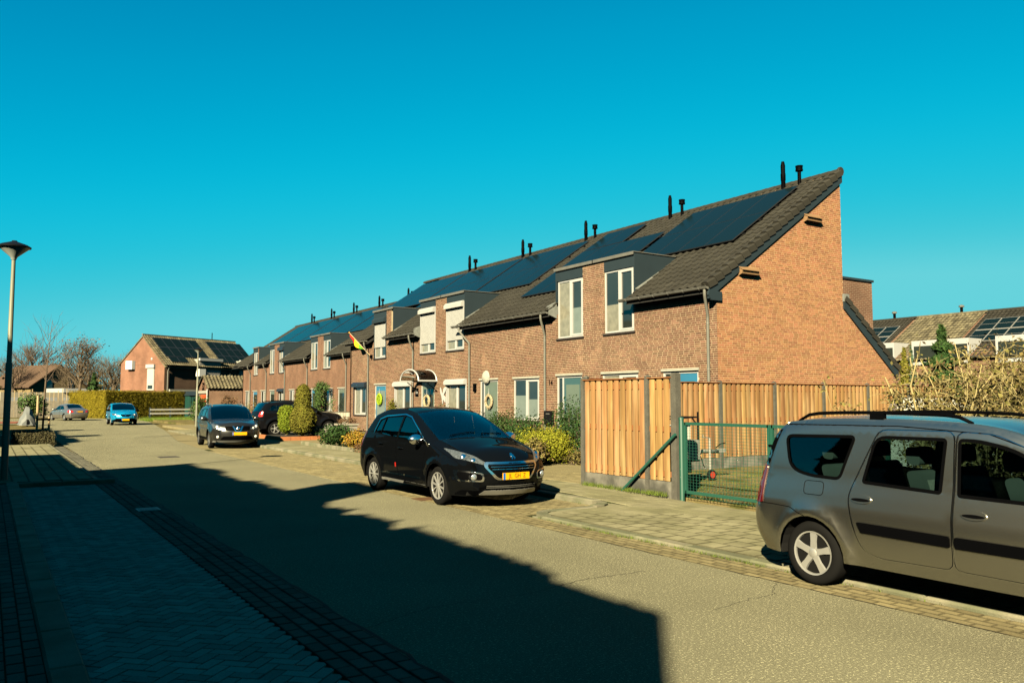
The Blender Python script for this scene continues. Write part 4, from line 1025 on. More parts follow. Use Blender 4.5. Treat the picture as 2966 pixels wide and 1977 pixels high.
        for i in range(len(S)-1):
            for j in range(nt_-1):
                key = ('b', 0, 0)
                for nm, (a, b_, tl) in glass.items():
                    if a <= i < b_ and abs(ts[j]+ts[j+1])/2 < tl: key = ('g', nm, 0)
                P = parts.setdefault(key, ({}, [], [], [])); idx = []
                for q in ((i,j),(i+1,j),(i+1,j+1),(i,j+1)):
                    kk = ('s',)+q
                    if kk not in P[0]:
                        P[0][kk] = len(P[1]); P[1].append(tuple(G[q])); P[2].append(tuple(GN[q]))
                    idx.append(P[0][kk])
                a, b_, c_ = [Vector(P[1][q]) for q in idx[:3]]; nn = Vector(GN[i,j])
                if (b_-a).cross(c_-a).dot(nn) < 0: idx = idx[::-1]
                P[3].append(tuple(idx))
        allv, allf = [], []
        s.door_o = {}; s.body = None
        for key in sorted(parts, key=lambda k: (k[0] != 'b', str(k))):
            P = parts[key]; me = bpy.data.meshes.new('body'); me.from_pydata(P[1], [], P[3]); me.update()
            me.polygons.foreach_set('use_smooth', [True]*len(me.polygons)); me.normals_split_custom_set_from_vertices(P[2])
            b = len(allv); allv += P[1]; allf += [tuple(b+q for q in f) for f in P[3]]
            if key[0] == 'b': me.materials.append(s.paint); s.body = link('body', me, t)
            elif key[0] == 'w': me.materials.append(sp.get('side_glass', carglass)); link('side_window', me, t)
            elif key[0] == 'd': me.materials.append(s.paint); s.door_o[(key[1], key[2])] = link('door', me, t)
            else: me.materials.append(sp.get('front_glass', carglass)); link(key[1], me, t)
        s.bvh = BVHTree.FromPolygons([Vector(v) for v in allv], allf)
        s.wins = wins; s.doors = doors
        # ---- window trims and door seams, both sides
        for side in (1, -1):
            for w in wins: s.line(w, side, sp.get('seal', .016), blackm, 'window_seal', off=.002, closed=True)
            for d in doors:
                s.line(d, side, .0075, blackm, 'door_gap', off=.0015, closed=True)
                if sp.get('edge'): s.line([(a+.008, b-.003) for a, b in d], side, .0045, chrome, 'door_edge_glint', off=.002, closed=True)  # bright line painted as the light caught along the door edge
        # ---- underbody, arch liners, floor
        z0 = sp['sill']; xs = (S[:,0].min()+.12, S[:,0].max()-.15)
        u = MB().box(xs[0], xs[1], -s.W0*.80, s.W0*.80, z0-.03, z0+.12); u.build('underbody', rubber_d, t)
        for wx in sp['axles']:
            for side in (1, -1):
                b = MB(); n = 14
                for yy in (s.W0-.035, s.W0-.33):
                    for k2 in range(n+1):
                        a = math.pi*1.08*k2/n - .04*math.pi; b.v.append((wx+(ra+.0)*math.cos(a), side*yy, sp['rw']+(ra+.0)*math.sin(a)))
                b.f += [(q, q+1, n+2+q, n+1+q) for q in range(n)] + [tuple(range(n+1, 2*n+2))]; b.build('arch_liner', rubber_d, t)
        s.interior()
        for wx in sp['axles']:
            for side in (1, -1): s.wheel(wx, side)
    def line(s, pl, side, w, m, name, off=.002, closed=True, parent=None):
        P = np.array(pl); n = len(P); Tn = (np.roll(P,-1,0)-np.roll(P,1,0)) if closed else np.gradient(P, axis=0)
        Tn /= np.linalg.norm(Tn, axis=1)[:,None]+1e-9; Nn = np.stack([-Tn[:,1], Tn[:,0]], 1)
        a, b = P-Nn*w/2, P+Nn*w/2; ya, yb = s.W(a)+off, s.W(b)+off; mb = MB()
        for i in range(n): mb.v += [(a[i,0], side*ya[i], a[i,1]), (b[i,0], side*yb[i], b[i,1])]
        for i in range(n if closed else n-1):
            j = (i+1) % n; f = (2*i, 2*j, 2*j+1, 2*i+1); mb.f.append(f if side > 0 else f[::-1])
        return mb.build(name, m, parent or s.t)
    def patch(s, poly, view, m, name, off=.006, step=.05, rnd=0, skirt=.012, parent=None, mirror=False, smooth=True):
        """polygon in the view plane projected on the body. view: 'F','B' (y,z) or 'L','R' (x,z), 'T' (x,y)"""
        if mirror:
            s.patch(poly, view, m, name, off, step, rnd, skirt, parent, False, smooth)
            if view in 'FB': return s.patch([(-a, b) for a, b in poly][::-1], view, m, name, off, step, rnd, skirt, parent)
            return s.patch(poly, {'L': 'R', 'R': 'L'}[view], m, name, off, step, rnd, skirt, parent)
        pl = dense(rounded(poly, rnd) if rnd else poly, step); A = np.array(pl); mn, mx = A.min(0), A.max(0)
        pts = list(pl); n = len(pl)
        for a in np.arange(mn[0], mx[0], step):
            for b in np.arange(mn[1], mx[1], step):
                if inpoly((a, b), pl) and min((a-q[0])**2+(b-q[1])**2 for q in pl) > (step*.45)**2: pts.append((a, b))
        vs, es, fs, *_ = geometry.delaunay_2d_cdt([Vector(p) for p in pts], [(i, (i+1) % n) for i in range(n)], [], 0, 1e-6)
        D = {'F': (-1,0,0), 'B': (1,0,0), 'L': (0,-1,0), 'R': (0,1,0), 'T': (0,0,-1)}[view]; D = Vector(D); out = []; nrm = []; last = None
        for v in vs:
            o = {'F': (4, v.x, v.y), 'B': (-4, v.x, v.y), 'L': (v.x, 3, v.y), 'R': (v.x, -3, v.y), 'T': (v.x, v.y, 4)}[view]
            h = s.bvh.ray_cast(Vector(o), D)
            if h[0] is None: out.append(None); nrm.append(None)
            else:
                q = h[1] if h[1].dot(D) < 0 else -h[1]; out.append(h[0]+q*off); nrm.append(q)
        mb = MB(); mp = {}; bd = {}
        for f in fs:
            c = sum((vs[i] for i in f), Vector((0, 0)))/3
            if not inpoly(tuple(c), pl) or any(out[i] is None for i in f): continue
            idx = []
            for i in f:
                if i not in mp: mp[i] = len(mb.v); mb.v.append(tuple(out[i]))
                idx.append(mp[i])
            a, b, cc = [Vector(mb.v[i]) for i in idx]; ff = list(f)
            if (b-a).cross(cc-a).dot(-D) < 0: idx = idx[::-1]; ff = ff[::-1]
            mb.f.append(tuple(idx))
            for k in range(3):
                e = (ff[k], ff[(k+1) % 3])
                if (e[1], e[0]) in bd: del bd[(e[1], e[0])]
                else: bd[e] = 1
        if not mb.f: return None
        if skirt:
            for (i, j) in bd:
                p, q = out[i], out[j]; b0 = len(mb.v); mb.v += [tuple(p), tuple(q), tuple(q-nrm[j]*(off+skirt*.3)), tuple(p-nrm[i]*(off+skirt*.3))]; mb.f.append((b0+1, b0, b0+3, b0+2))
        return mb.build(name, m, parent or s.t, smooth=35)
    def wheel(s, wx, side):
        sp = s.sp; r = sp['rw']; w = sp.get('tw', .2); yo = s.W0-.012-sp.get('winset', .015)
        M = Matrix.Translation((wx, side*yo, r)) @ Matrix.Rotation(R(-90*side), 4, 'X')      # local z -> outward
        rr = sp['rim']; o = MB()
        prof = [(rr*.98, -w), (r-.03, -w), (r-.006, -w+.02), (r, -w+.05), (r, -.05), (r-.008, -.022), (r-.03, -.004), (r-.06, .0), (rr+.012, -.004), (rr, -.012), (rr*.97, -.03)]
        o.lathe(prof, 40, M); tyre = o.build('wheel', rubber, s.t, smooth=40)
        rimm = sp.get('rimmat', alum)
        b = MB(); b.lathe([(rr*1.0, -.015), (rr*1.0, -.006), (rr*.93, -.010), (rr*.90, -.05), (rr*.86, -.15)], 40, M); b.f = b.f[:-2]; b.build('rim', rimm, tyre, smooth=40)
        MB().lathe([(.0, -.16), (rr*.9, -.16), (rr*.9, -.15)], 24, M).build('brake_backing', rubber_d, tyre)
        MB().lathe([(.0, -.10), (rr*.62, -.10), (rr*.62, -.085), (rr*.2, -.085)], 24, M).build('brake_disc', galv, tyre)
        n = sp.get('spokes', 5); sb = MB(); rot = random.random()*6
        for k in range(n):
            a = rot + 2*math.pi*k/n; ca, sa = math.cos(a), math.sin(a); ws = sp.get('spw', .055)
            tw = sp.get('twin', 0)
            for off in ((-tw, tw) if tw else (0,)):
                vs = []
                for (rad, hw, z0, z1) in ((rr*.16, ws*.62, -.035, -.012), (rr*.55, ws*.55, -.045, -.010), (rr*.94, ws*.75, -.045, -.012)):
                    for q, zz in ((-1, z0), (-.75, z1), (.75, z1), (1, z0)):
                        u = rad; v = hw*q + off*rad*1.0; vs.append(M @ Vector((u*ca-v*sa, u*sa+v*ca, zz)))
                sb.add(vs, [(0,1,5,4),(1,2,6,5),(2,3,7,6),(4,5,9,8),(5,6,10,9),(6,7,11,10),(8,9,10,11)])
        sb.lathe([(.0, -.05), (rr*.24, -.05), (rr*.22, -.012), (rr*.14, -.004), (0, -.003)], 20, M)
        sb.build('spokes', rimm, tyre, smooth=35)
    def interior(s):
        sp = s.sp; t = s.t; w = s.W0-.14; z0 = sp['sill']+.10; zb = sp['belt']
        a, b = sp['cabin']; MB().box(a, b, -w, w, z0, z0+.04).build('cabin_floor', dash, t)
        MB().box(b-.55, b-.02, -w*.98, w*.98, z0+.3, zb-.03).build('dashboard', dash, t)
        rows = sp['seats']
        for x in rows:
            for y in (-.37, .37):
                c = MB(); M = Matrix.Translation((x, y, z0))
                c.prism(rounded([(-.05, .12), (.48, .16), (.5, .30), (.0, .28)], .06, 3), lambda p, q, tt: tuple(M @ Vector((p, tt, q))), -.23, .23)
                c.prism(rounded([(-.10, .24), (.04, .22), (-.14, .80), (-.26, .78)], .05, 3), lambda p, q, tt: tuple(M @ Vector((p, tt, q))), -.22, .22)
                so = c.build('seat', fabric, t, smooth=40)
                hd = MB(); hd.prism(rounded([(-.30, .84), (-.17, .83), (-.19, 1.0), (-.31, 1.0)], .05, 3), lambda p, q, tt: tuple(M @ Vector((p, tt, q))), -.13, .13); hd.build('headrest', fabric, so, smooth=40)
                ins = MB(); ins.prism(rounded([(-.09, .30), (.045, .28), (-.135, .76), (-.255, .74)], .03, 2), lambda p, q, tt: tuple(M @ Vector((p+.004, tt, q))), -.13, .13); ins.build('seat_panel', fabric2, so)
        sw = MB(); c = Vector((b-.66, sp.get('drv', .37), zb-.0)); n = 20
        sw.tube([c + Vector((math.sin(.45)*-.0+.19*math.sin(k*2*math.pi/n)*math.sin(-.45), .19*math.cos(k*2*math.pi/n), .19*math.sin(k*2*math.pi/n)*math.cos(.45))) for k in range(n+1)], .014, 6).build('steering_wheel', dash, t, smooth=True)
    def mirror(s, x, z, m, side, size=1.0):
        y = s.W(np.array([[x, z]]))[0]; M = Matrix.Translation((x+.02, side*(y+.11), z+.06)) @ Matrix.Diagonal((.075*size, .125*size, .085*size, 1))
        b = MB(); n = 12
        for i in range(7):
            th = math.pi*i/6
            for j in range(n):
                ph = 2*math.pi*j/n; q = Vector((math.sin(th)*math.cos(ph), math.cos(th), math.sin(th)*math.sin(ph)))
                q.x = max(q.x, -.55); b.v.append(tuple(M @ q))
        for i in range(6):
            for j in range(n): b.f.append((i*n+j, i*n+(j+1)%n, (i+1)*n+(j+1)%n, (i+1)*n+j))
        o = b.build('door_mirror', m, s.t, smooth=True)
        MB().bar((x+.03, side*(y-.02), z), (x+.02, side*(y+.09), z+.03), .06, .045).build('mirror_stalk', blackm, o)
        MB().box(x-.025*size-.004, x-.022*size, side*(y+.11)-.09*size, side*(y+.11)+.09*size, z+.01, z+.11).build('mirror_glass', chrome, o)
    def handle(s, x, z, side, m, di, style='pull'):
        y = s.W(np.array([[x, z]]))[0]; par = s.door_o.get((di, side), s.t); sd = side
        b = MB(); n = 10; pts = []
        if style == 'flap':                     # oval recess with a flap
            e = MB(); q = [(x+.105*math.cos(2*math.pi*k/20), z+.042*math.sin(2*math.pi*k/20)) for k in range(20)]
            s.patch([(a, c) for a, c in q], 'L' if sd > 0 else 'R', m, 'handle_surround', off=.010, step=.03, parent=par)
            s.patch([(a*.9+x*.1, z-.008+(c-z)*.35) for a, c in q], 'L' if sd > 0 else 'R', blackm, 'handle_recess', off=.012, step=.03, parent=par)
        else:
            yy = y+.028; b.tube([(x-.09, sd*(y-.004), z), (x-.075, sd*yy, z+.003), (x, sd*(yy+.006), z+.006), (x+.075, sd*yy, z+.003), (x+.09, sd*(y-.004), z)], [.011, .014, .015, .014, .011], 8)
            b.build('handle', m, par, smooth=True)
            s.patch([(x+.05*math.cos(2*math.pi*k/14), z-.008+.028*math.sin(2*math.pi*k/14)) for k in range(14)], 'L' if sd > 0 else 'R', blackm, 'handle_recess', off=.002, step=.03, skirt=0, parent=par)
    def plate(s, view, z, m=amber, txt=None, w=.52, h=.11, y=0):
        poly = [(-w/2+y, z-h/2), (w/2+y, z-h/2), (w/2+y, z+h/2), (-w/2+y, z+h/2)]
        D = Vector((-1,0,0)) if view == 'F' else Vector((1,0,0)); xs = []
        for a, b in poly + [(y, z-h/2), (y, z+h/2)]:
            hh = s.bvh.ray_cast(Vector((4 if view == 'F' else -4, a, b)), D)
            if hh[0]: xs.append(hh[0].x)
        x = (max(xs) if view == 'F' else min(xs)); k = 1 if view == 'F' else -1
        o = MB().box(min(x, x+k*.022), max(x, x+k*.022), y-w/2, y+w/2, z-h/2, z+h/2).build('number_plate', m, s.t)
        sd = 1 if view == 'F' else -1            # blue band sits at the reader's left
        yb0 = y + (-w/2)*sd*1.0 if view == 'F' else y + w/2
        ya, yb = (y-w/2, y-w/2+.045) if view == 'F' else (y+w/2-.045, y+w/2)
        MB().box(min(x+k*.022, x+k*.024), max(x+k*.022, x+k*.024), ya, yb, z-h/2+.002, z+h/2-.002).build('country_band', eublue, o)
        if txt:
            M = Matrix.Translation((x+k*.0235, y+(.02 if view == 'F' else -.02), z)) @ Matrix.Rotation(R(90*k), 4, 'Z') @ Matrix.Rotation(R(90), 4, 'X')
            lettering(txt, .105, mat('plate_letters', (.03, .018, .004), .5, var=0), o, M, 'lettering', .001, .8)
        return o
    def lamp(s, poly, view, name='headlight', rnd=.03, off=.006, mirror=True, blobs=None, back=None):
        a = s.patch(poly, view, back or mat('lamp_reflector', (.07, .08, .085), .15, metal=.8, var=.7, vs=28), name, off=off, rnd=rnd, step=.035, mirror=False)
        if mirror: b2 = s.patch([(-p, q) for p, q in poly][::-1] if view in 'FB' else poly, view if view in 'FB' else {'L':'R','R':'L'}[view], back or MATS['lamp_reflector'], name, off=off, rnd=rnd, step=.035)
        return a
    def blob(s, y, z, view, r, m, name='bulb', off=.0):
        D = Vector((-1,0,0)) if view == 'F' else Vector((1,0,0)); h = s.bvh.ray_cast(Vector((4 if view == 'F' else -4, y, z)), D)
        if not h[0]: return
        q = h[1] if h[1].dot(D) < 0 else -h[1]; q = (q + -D).normalized()
        M = Matrix.Translation(h[0]+q*off) @ q.to_track_quat('Z', 'Y').to_matrix().to_4x4()
        MB().lathe([(r, 0), (r*1.0, r*.12), (r*.8, r*.3), (r*.45, r*.42), (0, r*.46)], 16, M).build(name, m, s.t, smooth=True)
    def rails(s, x0, x1, y, m, h=.055, mids=()):
        for side in (1, -1):
            xs = np.linspace(x0, x1, 16); pts = []
            for x in xs:
                hit = s.bvh.ray_cast(Vector((x, side*y, 4)), Vector((0,0,-1))); z = hit[0].z if hit[0] else 1.6
                u = (x-x0)/(x1-x0); lift = h*min(1, min(u, 1-u)/.09)**.6; pts.append((x, side*y, z+lift))
            o = MB().tube(pts, [.014]+[.017]*14+[.014], 8).build('roof_rail', m, s.t, smooth=True)
            for x in mids:
                hit = s.bvh.ray_cast(Vector((x, side*y, 4)), Vector((0,0,-1))); MB().box(x-.07, x+.07, side*y-.025, side*y+.025, hit[0].z-.01, hit[0].z+h).build('rail_foot', m, o)
        s.bvh = s.bvh
# ------------------------------------------------------------------ fences, gate, lamps, far buildings
def fence_run(t, a, b, z0, zt, npanel, posts=True, end_post=True, base=True, first=True, face=None):
    """double-sided board fence between ground points a and b, concrete posts and plinth"""
    a, b = Vector((a[0], a[1], 0)), Vector((b[0], b[1], 0)); L = (b-a).length; d = (b-a)/L; n = Vector((-d.y, d.x, 0))
    if face is not None and n.dot(Vector(face)) < 0: n = -n
    M = Matrix((d, n, Vector((0,0,1)))).transposed().to_4x4(); M.translation = a
    sp = L/npanel
    for i in range(npanel + (1 if end_post else 0)):
        if i == 0 and not first: continue
        p = MB(); p.obox(M, i*sp-.047, i*sp+.047, -.05, .05, 0, zt+.02); p.add([M @ Vector(v) for v in ((i*sp-.047,-.05,zt+.02),(i*sp+.047,-.05,zt+.02),(i*sp+.047,.05,zt+.02),(i*sp-.047,.05,zt+.02),(i*sp,0,zt+.06))], [(0,1,4),(1,2,4),(2,3,4),(3,0,4)])
        p.build('post', conc_post, t)
    bw = .145
    nb = max(2, int(round((sp-.11)/.188)))
    h = zt-.02 - (z0+.26); off = Vector(OFF[t.name])
    for i in range(npanel):
        x0, x1 = i*sp+.048, (i+1)*sp-.048
        if base: MB().obox(M, x0, x1, -.025, .025, .0, z0+.25).build('plinth', conc_base, t)
        for zr in (z0+.38, z0+.26+h*.5, zt-.16):
            MB().obox(M, x0, x1, -.012, .012, zr-.05, zr+.05).build('rail', wood_rail, t)
        MB().obox(M, x0-.02, x1+.02, -.035, .06, zt-.018, zt+.0).build('cap_board', wood_rail, t)
        stp = (x1-x0)/nb
        for k in range(nb):
            front = k % 2 == 0; w = stp*.60 if True else 0
            for sgn, ks in ((1, 0), (-1, .5)):
                cx = x0 + (k+.5+ks)*stp
                if cx + stp*.4 > x1: continue
                w_ = stp*.72 if sgn > 0 else stp*.76
                me = board_mesh(round(w_, 3), round(h, 2)); o = bpy.data.objects.new('board', me); COL.objects.link(o); o.parent = t
                mm = M @ Matrix.Translation((cx, sgn*.021, z0+.26+random.uniform(-.006, .004))) ; mm.translation = mm.translation - off; o.matrix_local = mm
BM = {}
def board_mesh(w, h):
    if (w, h) not in BM:
        b = MB(); pr = [(-w/2, -.009), (-w/2, .004), (-w/2+.02, .010), (0, .012), (w/2-.02, .010), (w/2, .004), (w/2, -.009)]
        n = len(pr)
        for z in (0, h): b.v += [(x, y, z) for x, y in pr]
        b.f += [(i, (i+1) % n, n+(i+1) % n, n+i) for i in range(n)] + [tuple(range(n))[::-1], tuple(range(n, 2*n))]
        BM[(w, h)] = mesh_of(b, 'board', wood, 30)
    return BM[(w, h)]
f1 = thing('board_fence', 'short new wooden board fence with concrete posts facing the pavement', 'fence', (10.3, 13.1, 0))
fence_run(f1, (10.28, 13.12), (10.28, 11.2), .10, 2.22, 1, face=(-1, 0, 0))
fence_run(f1, (10.28, 11.2), (10.28, 10.55), .10, 2.22, 1, face=(-1, 0, 0), first=False, end_post=False)
MB().cbox(10.27, 10.40, 10.47, 10.60, 0, 2.29, .02).build('corner_post', conc_post, f1)
f2 = thing('board_fence', 'long wooden board fence running below the brick gable', 'fence', (14.0, 14.45, 0))
fence_run(f2, (10.45, 13.25), (13.6, 14.42), .10, 2.26, 2, end_post=False, face=(0, -1, 0)); fence_run(f2, (13.6, 14.42), (26.2, 14.42), .10, 2.26, 6, face=(0, -1, 0))
# green gate
gt = thing('wire_gate', 'green steel gate with wire mesh between the fence and the estate car', 'gate', (10.6, 10.7, .1))
MB().tube([(10.31, 10.38, .03), (10.31, 10.38, 1.46)], .045, 14).build('gate_post', greenm, gt, smooth=40)
MB().lathe([(.05, 0), (.05, .03), (.02, .045), (0, .045)], 14, Matrix.Translation((10.31, 10.38, 1.46))).build('post_cap', greenm, gt)
MB().tube([(10.15, 11.80, .10), (10.215, 10.43, 1.20)], .028, 8).build('brace', greenm, gt, smooth=40)
def leaf_(y0, y1, z0=.20, z1=1.39):
    x = 10.35
    for a, b in (((x, y0, z0), (x, y1, z0)), ((x, y0, z1), (x, y1, z1)), ((x, y0, z0-.025), (x, y0, z1+.025)), ((x, y1, z0-.025), (x, y1, z1+.025))): MB().bar(a, b, .05, .05).build('gate_frame', greenm, gt)
    w = MB(); ya, yb = min(y0, y1), max(y0, y1)
    for y in np.arange(ya+.07, yb, .075): w.bar((x-.003, y, z0-.09), (x-.003, y, z1), .0045, .0045)
    for z in np.arange(z0-.08, z1, .05): w.bar((x+.003, ya, z), (x+.003, yb, z), .0045, .0045)
    w.build('wire_mesh', greenm, gt)
leaf_(10.32, 8.50); leaf_(8.44, 6.5)
MB().box(10.37, 10.44, 8.42, 8.52, .95, 1.22).build('lock_case', greenm, gt); MB().tube([(10.36, 8.47, 1.10), (10.30, 8.47, 1.10), (10.30, 8.36, 1.10)], .012, 6).build('latch_handle', blackm, gt)
# car trailer in the yard
tr = thing('trailer', 'small box trailer with a ladder rack behind the green gate', 'trailer', (11.8, 12.5, .085))
bx = MB(); 
for a in ((11.0, 12.45, 12.0, 12.03), (11.0, 12.45, 13.17, 13.2), (11.0, 11.03, 12.03, 13.17), (12.42, 12.45, 12.03, 13.17)): bx.box(a[0], a[1], a[2], a[3], .58, .98)
bx.build('side_panel', galv, tr); MB().box(11.0, 12.45, 12.0, 13.2, .54, .58).build('bed', blackm, tr); MB().box(11.05, 12.35, 12.15, 13.05, .30, .53).build('chassis', blackm, tr)
MB().box(11.7, 12.38, 12.2, 12.24, .98, 1.30).build('white_board', mat('white_board', (.45,.44,.38), .6, var=.05), tr)
rk_ = MB()
for y in (12.02, 13.18): rk_.bar((12.42, y, .6), (12.42, y, 1.56), .03); rk_.bar((11.1, y, 1.40), (12.42, y, 1.45), .025); rk_.bar((12.25, y, 1.43), (12.42, y, 1.28), .02)
rk_.bar((12.42, 12.02, 1.45), (12.42, 13.18, 1.45), .03); rk_.build('ladder_rack', blackmetal, tr)
for y in (11.9, 13.18):
    w = MB().lathe([(.12, 0), (.27, .0), (.28, .03), (.28, .11), (.27, .14), (.12, .14)], 24, Matrix.Translation((11.7, y+.12 if y < 12.5 else y, .36)) @ Matrix.Rotation(R(90), 4, 'X')).build('wheel', rubber, tr, smooth=40)
MB().tube([(12.2, 12.35, .48), (12.55, 12.40, .52), (12.75, 12.45, .66), (13.0, 12.48, .70), (13.55, 12.5, .68)], .045, 10).build('drawbar', galv, tr, smooth=True)
MB().tube([(12.2, 12.85, .48), (12.6, 12.65, .52), (13.0, 12.52, .66)], .03, 8).build('drawbar_brace', blackm, tr, smooth=True)
cp = MB().box(13.5, 13.72, 12.45, 12.55, .66, .74).build('coupling', galv, tr); MB().tube([(13.45, 12.5, .76), (13.6, 12.5, .84), (13.75, 12.5, .86)], .012, 6).build('coupling_lever', blackm, cp)
jk = MB().tube([(13.18, 12.42, .28), (13.18, 12.42, .98)], .028, 10).build('jockey_leg', galv, tr, smooth=40)
MB().tube([(13.18, 12.42, .98), (13.05, 12.42, 1.0), (12.98, 12.42, 1.0), (12.98, 12.42, 1.06)], .012, 6).build('crank', galv, jk)
jw = MB().lathe([(.05, 0), (.105, 0), (.115, .02), (.115, .05), (.105, .07), (.05, .07)], 20, Matrix.Translation((13.12, 12.36, .205)) @ Matrix.Rotation(R(90), 4, 'X')).build('jockey_wheel', rubber, tr, smooth=40)
MB().lathe([(.0, -.005), (.07, -.005), (.07, .075), (0, .075)], 18, Matrix.Translation((13.12, 12.36, .205)) @ Matrix.Rotation(R(90), 4, 'X')).build('jockey_rim', rim_red, jw)
MB().tube([(12.9, 12.5, .7), (12.95, 12.45, .55), (13.0, 12.45, .42), (13.05, 12.45, .36)], .012, 6).build('cable', blackm, tr)
# street lamps
def street_lamp(x, y, lab, h=4.92):
    t = thing('street_lamp', lab, 'street lamp', (x, y, .08), 0, 'street lamps')
    MB().tube([(x, y, .05), (x, y, 2.6), (x, y, 2.62), (x, y, h)], [.07, .065, .052, .038], 16).build('pole', lampgrey, t, smooth=40)
    hd = MB().lathe([(.05, h-.06), (.07, h), (.30, h+.20), (.315, h+.215)], 28, Matrix.Translation((x, y, 0))).build('lamp_bowl', mat('lamp_bowl', (.22,.24,.22), .25, spec=.5, var=.05), t, smooth=50)
    MB().lathe([(.325, h+.20), (.33, h+.225), (.26, h+.27), (.10, h+.325), (.06, h+.34), (.05, h+.36), (0, h+.365)], 28, Matrix.Translation((x, y, 0))).build('lamp_cap', blackmetal, t, smooth=50)
    MB().box(x-.1, x-.06, y-.04, y+.04, .8, 1.05).build('service_hatch', lampgrey, t)
street_lamp(.36, 20.55, 'tall grey street lamp cut by the left edge of the picture'); street_lamp(11.5, 55.6, 'slender street lamp in front of the house beyond the hedge')
# ---- the row on the near side of the street, behind and left of the camera: its roof throws the big shadow
def shade_house(lab, y0, y1, xr, zr, hip=None, chim=None, seed=1):
    t = thing('terraced_house', lab, 'house', (xr, y0, 0), 0, 'houses on the near side of the street'); rnd = random.Random(seed)
    xs = xr+1.46; xb = xr-5.0
    MB().box(xr-4.9, xs-.02, y0, y1, -.05, 5.02).build('wall', brick_far2, t)
    P = [(xs+.25, 4.95), (xs, 5.15), (xr, zr), (xb, 5.1), (xb, 4.95)]
    MB().prism(P, lambda a, c, tt: (a, tt, c), y0-.05, y1+.05).build('roof', tile_brown, t)
    b = MB(); yy = y0; hh = .1
    while yy < y1:                                     # lumpy, mossy ridge tiles
        w_ = rnd.uniform(.12, .34); hh = max(.0, min(.24, hh+rnd.gauss(0, .07))); sp_ = .16 if rnd.random() < .05 else 0
        b.add([(xr-.12, yy, zr-.12), (xr+.12, yy, zr-.12), (xr+.12, yy+w_, zr-.12), (xr-.12, yy+w_, zr-.12), (xr, yy+w_*.25, zr+hh+sp_), (xr, yy+w_*.8, zr+hh*.8)], [(0,1,4),(1,2,5,4),(2,3,5),(3,0,4,5)]); yy += w_*.8
    b.build('ridge_tiles', tile_brown, t, kind='stuff')
    for k in range(int((y1-y0)/2.7)):
        yy = y0+.8+k*2.7
        MB().box(xs-.02, xs+.03, yy, yy+1.3, 1.0, 2.4).build('window', white, t); MB().box(xs+.03, xs+.04, yy+.08, yy+1.22, 1.08, 2.32).build('pane', pane, t)
        MB().box(xs-.02, xs+.03, yy, yy+1.3, 3.4, 4.6).build('window', white, t); MB().box(xs+.03, xs+.04, yy+.08, yy+1.22, 3.48, 4.52).build('pane', pane, t)
    if chim:
        for ya, yb, hh in chim: MB().box(xr-.45, xr+.25, ya, yb, zr-.8, zr+hh).build('chimney', brick_far2, t)
    return t
shade_house('brown-roofed brick row behind the viewer whose ridge shadow crosses the road', -4.3, 14.9, -7.46, 8.5, chim=[(4.4, 6.1, 1.25)], seed=3)
g_ = thing('garage', 'unseen garage-sized block added for its shadow at the end of the near row', 'garage', (-4.6, 15.5, 0)); MB().box(-6.4, -3.2, 15.1, 25.3, -.05, 3.5).build('wall', brick_far2, g_); MB().box(-6.5, -3.1, 15.0, 25.4, 3.5, 3.62).build('roof', anthr, g_)  # unseen block, added to throw the shade beyond the end of the row
shade_house('second brick row further on the near side, shading the young tree', 30.4, 52.0, -8.3, 8.0, chim=[(36, 37.4, 1.0), (45, 46.2, 1.0)], seed=9)
# ---- house beyond the hedge (rotated), number 32 garage, bungalow, right background row
def rot_thing(name, lab, cat, x, y, ang):
    return thing(name, lab, cat, (x, y, 0), R(ang), local=True)
fh = rot_thing('semi_detached_house', 'brick house with mossy roof and white-shuttered gable beyond the yellow hedge', 'house', 16.1, 94.5, 28.3)
W_, D_, EH, RH = 13.0, 7.4, 5.75, 9.1
MB().box(0, W_, .0, D_, 0, EH).build('wall', brick_dark, fh)
MB().prism([(0, EH-.02), (D_, EH-.02), (D_, EH+.25), (D_*.5, RH-.1), (0, EH)], lambda a, c, t: (t, a, c), 0.0, W_).build('gable', brick_far2, fh)
MB().box(-.02, -.001, .0, D_, 0, EH).build('gable_wall', brick_far2, fh); MB().prism([(0, EH-.02), (D_, EH-.02), (D_, EH+.25), (D_*.5, RH-.1)], lambda a, c, t: (t, a, c), -.02, .0).build('gable_top', brick_far2, fh)
def corrugated(x0, x1, ya, za, yb, zb, step=.30, rows=14, amp=.05):
    """pantile slope: rows of overlapping rolls, joined"""
    b = MB(); L = math.hypot(yb-ya, zb-za); d = Vector((0, (yb-ya)/L, (zb-za)/L)); nn = Vector((0, -d.z, d.y)); nn = nn if nn.z > 0 else -nn
    nx = int((x1-x0)/step)
    for r in range(rows):
        s0, s1 = L*r/rows-.02, L*(r+1)/rows
        for k in range(nx):
            xx = x0+k*step
            q = [(0, .01), (.35, -.01), (.6, .04), (.8, .05), (1.0, .01)]
            base = len(b.v)
            for sv, lift in ((s0, .05), (s1, .0)):
                for u, h in q:
                    p = Vector((xx+u*step, ya, za)) + d*sv + nn*(h*amp/.05+lift); b.v.append(tuple(p))
            n = len(q); b.f += [(base+i, base+i+1, base+n+i+1, base+n+i) for i in range(n-1)]
            b.f += [(base, base+1, base+n-1)] if False else []
    return b
corrugated(-.15, W_+.1, -.3, EH-.15, D_*.5, RH, rows=13).build('roof_tiles', tile_moss, fh, kind='stuff'); MB().prism([(D_*.5, RH-.10), (D_+.3, EH+.1), (D_+.3, EH-.05), (D_*.5, RH-.25), (-.25, EH-.42), (-.28, EH-.30)], lambda a, c, t: (t, a, c), -.12, W_+.1).build('roof', tile_moss, fh)
MB().bar((-.15, D_*.5, RH+.04), (W_+.1, D_*.5, RH+.04), .2, .14).build('ridge', tile_moss, fh)
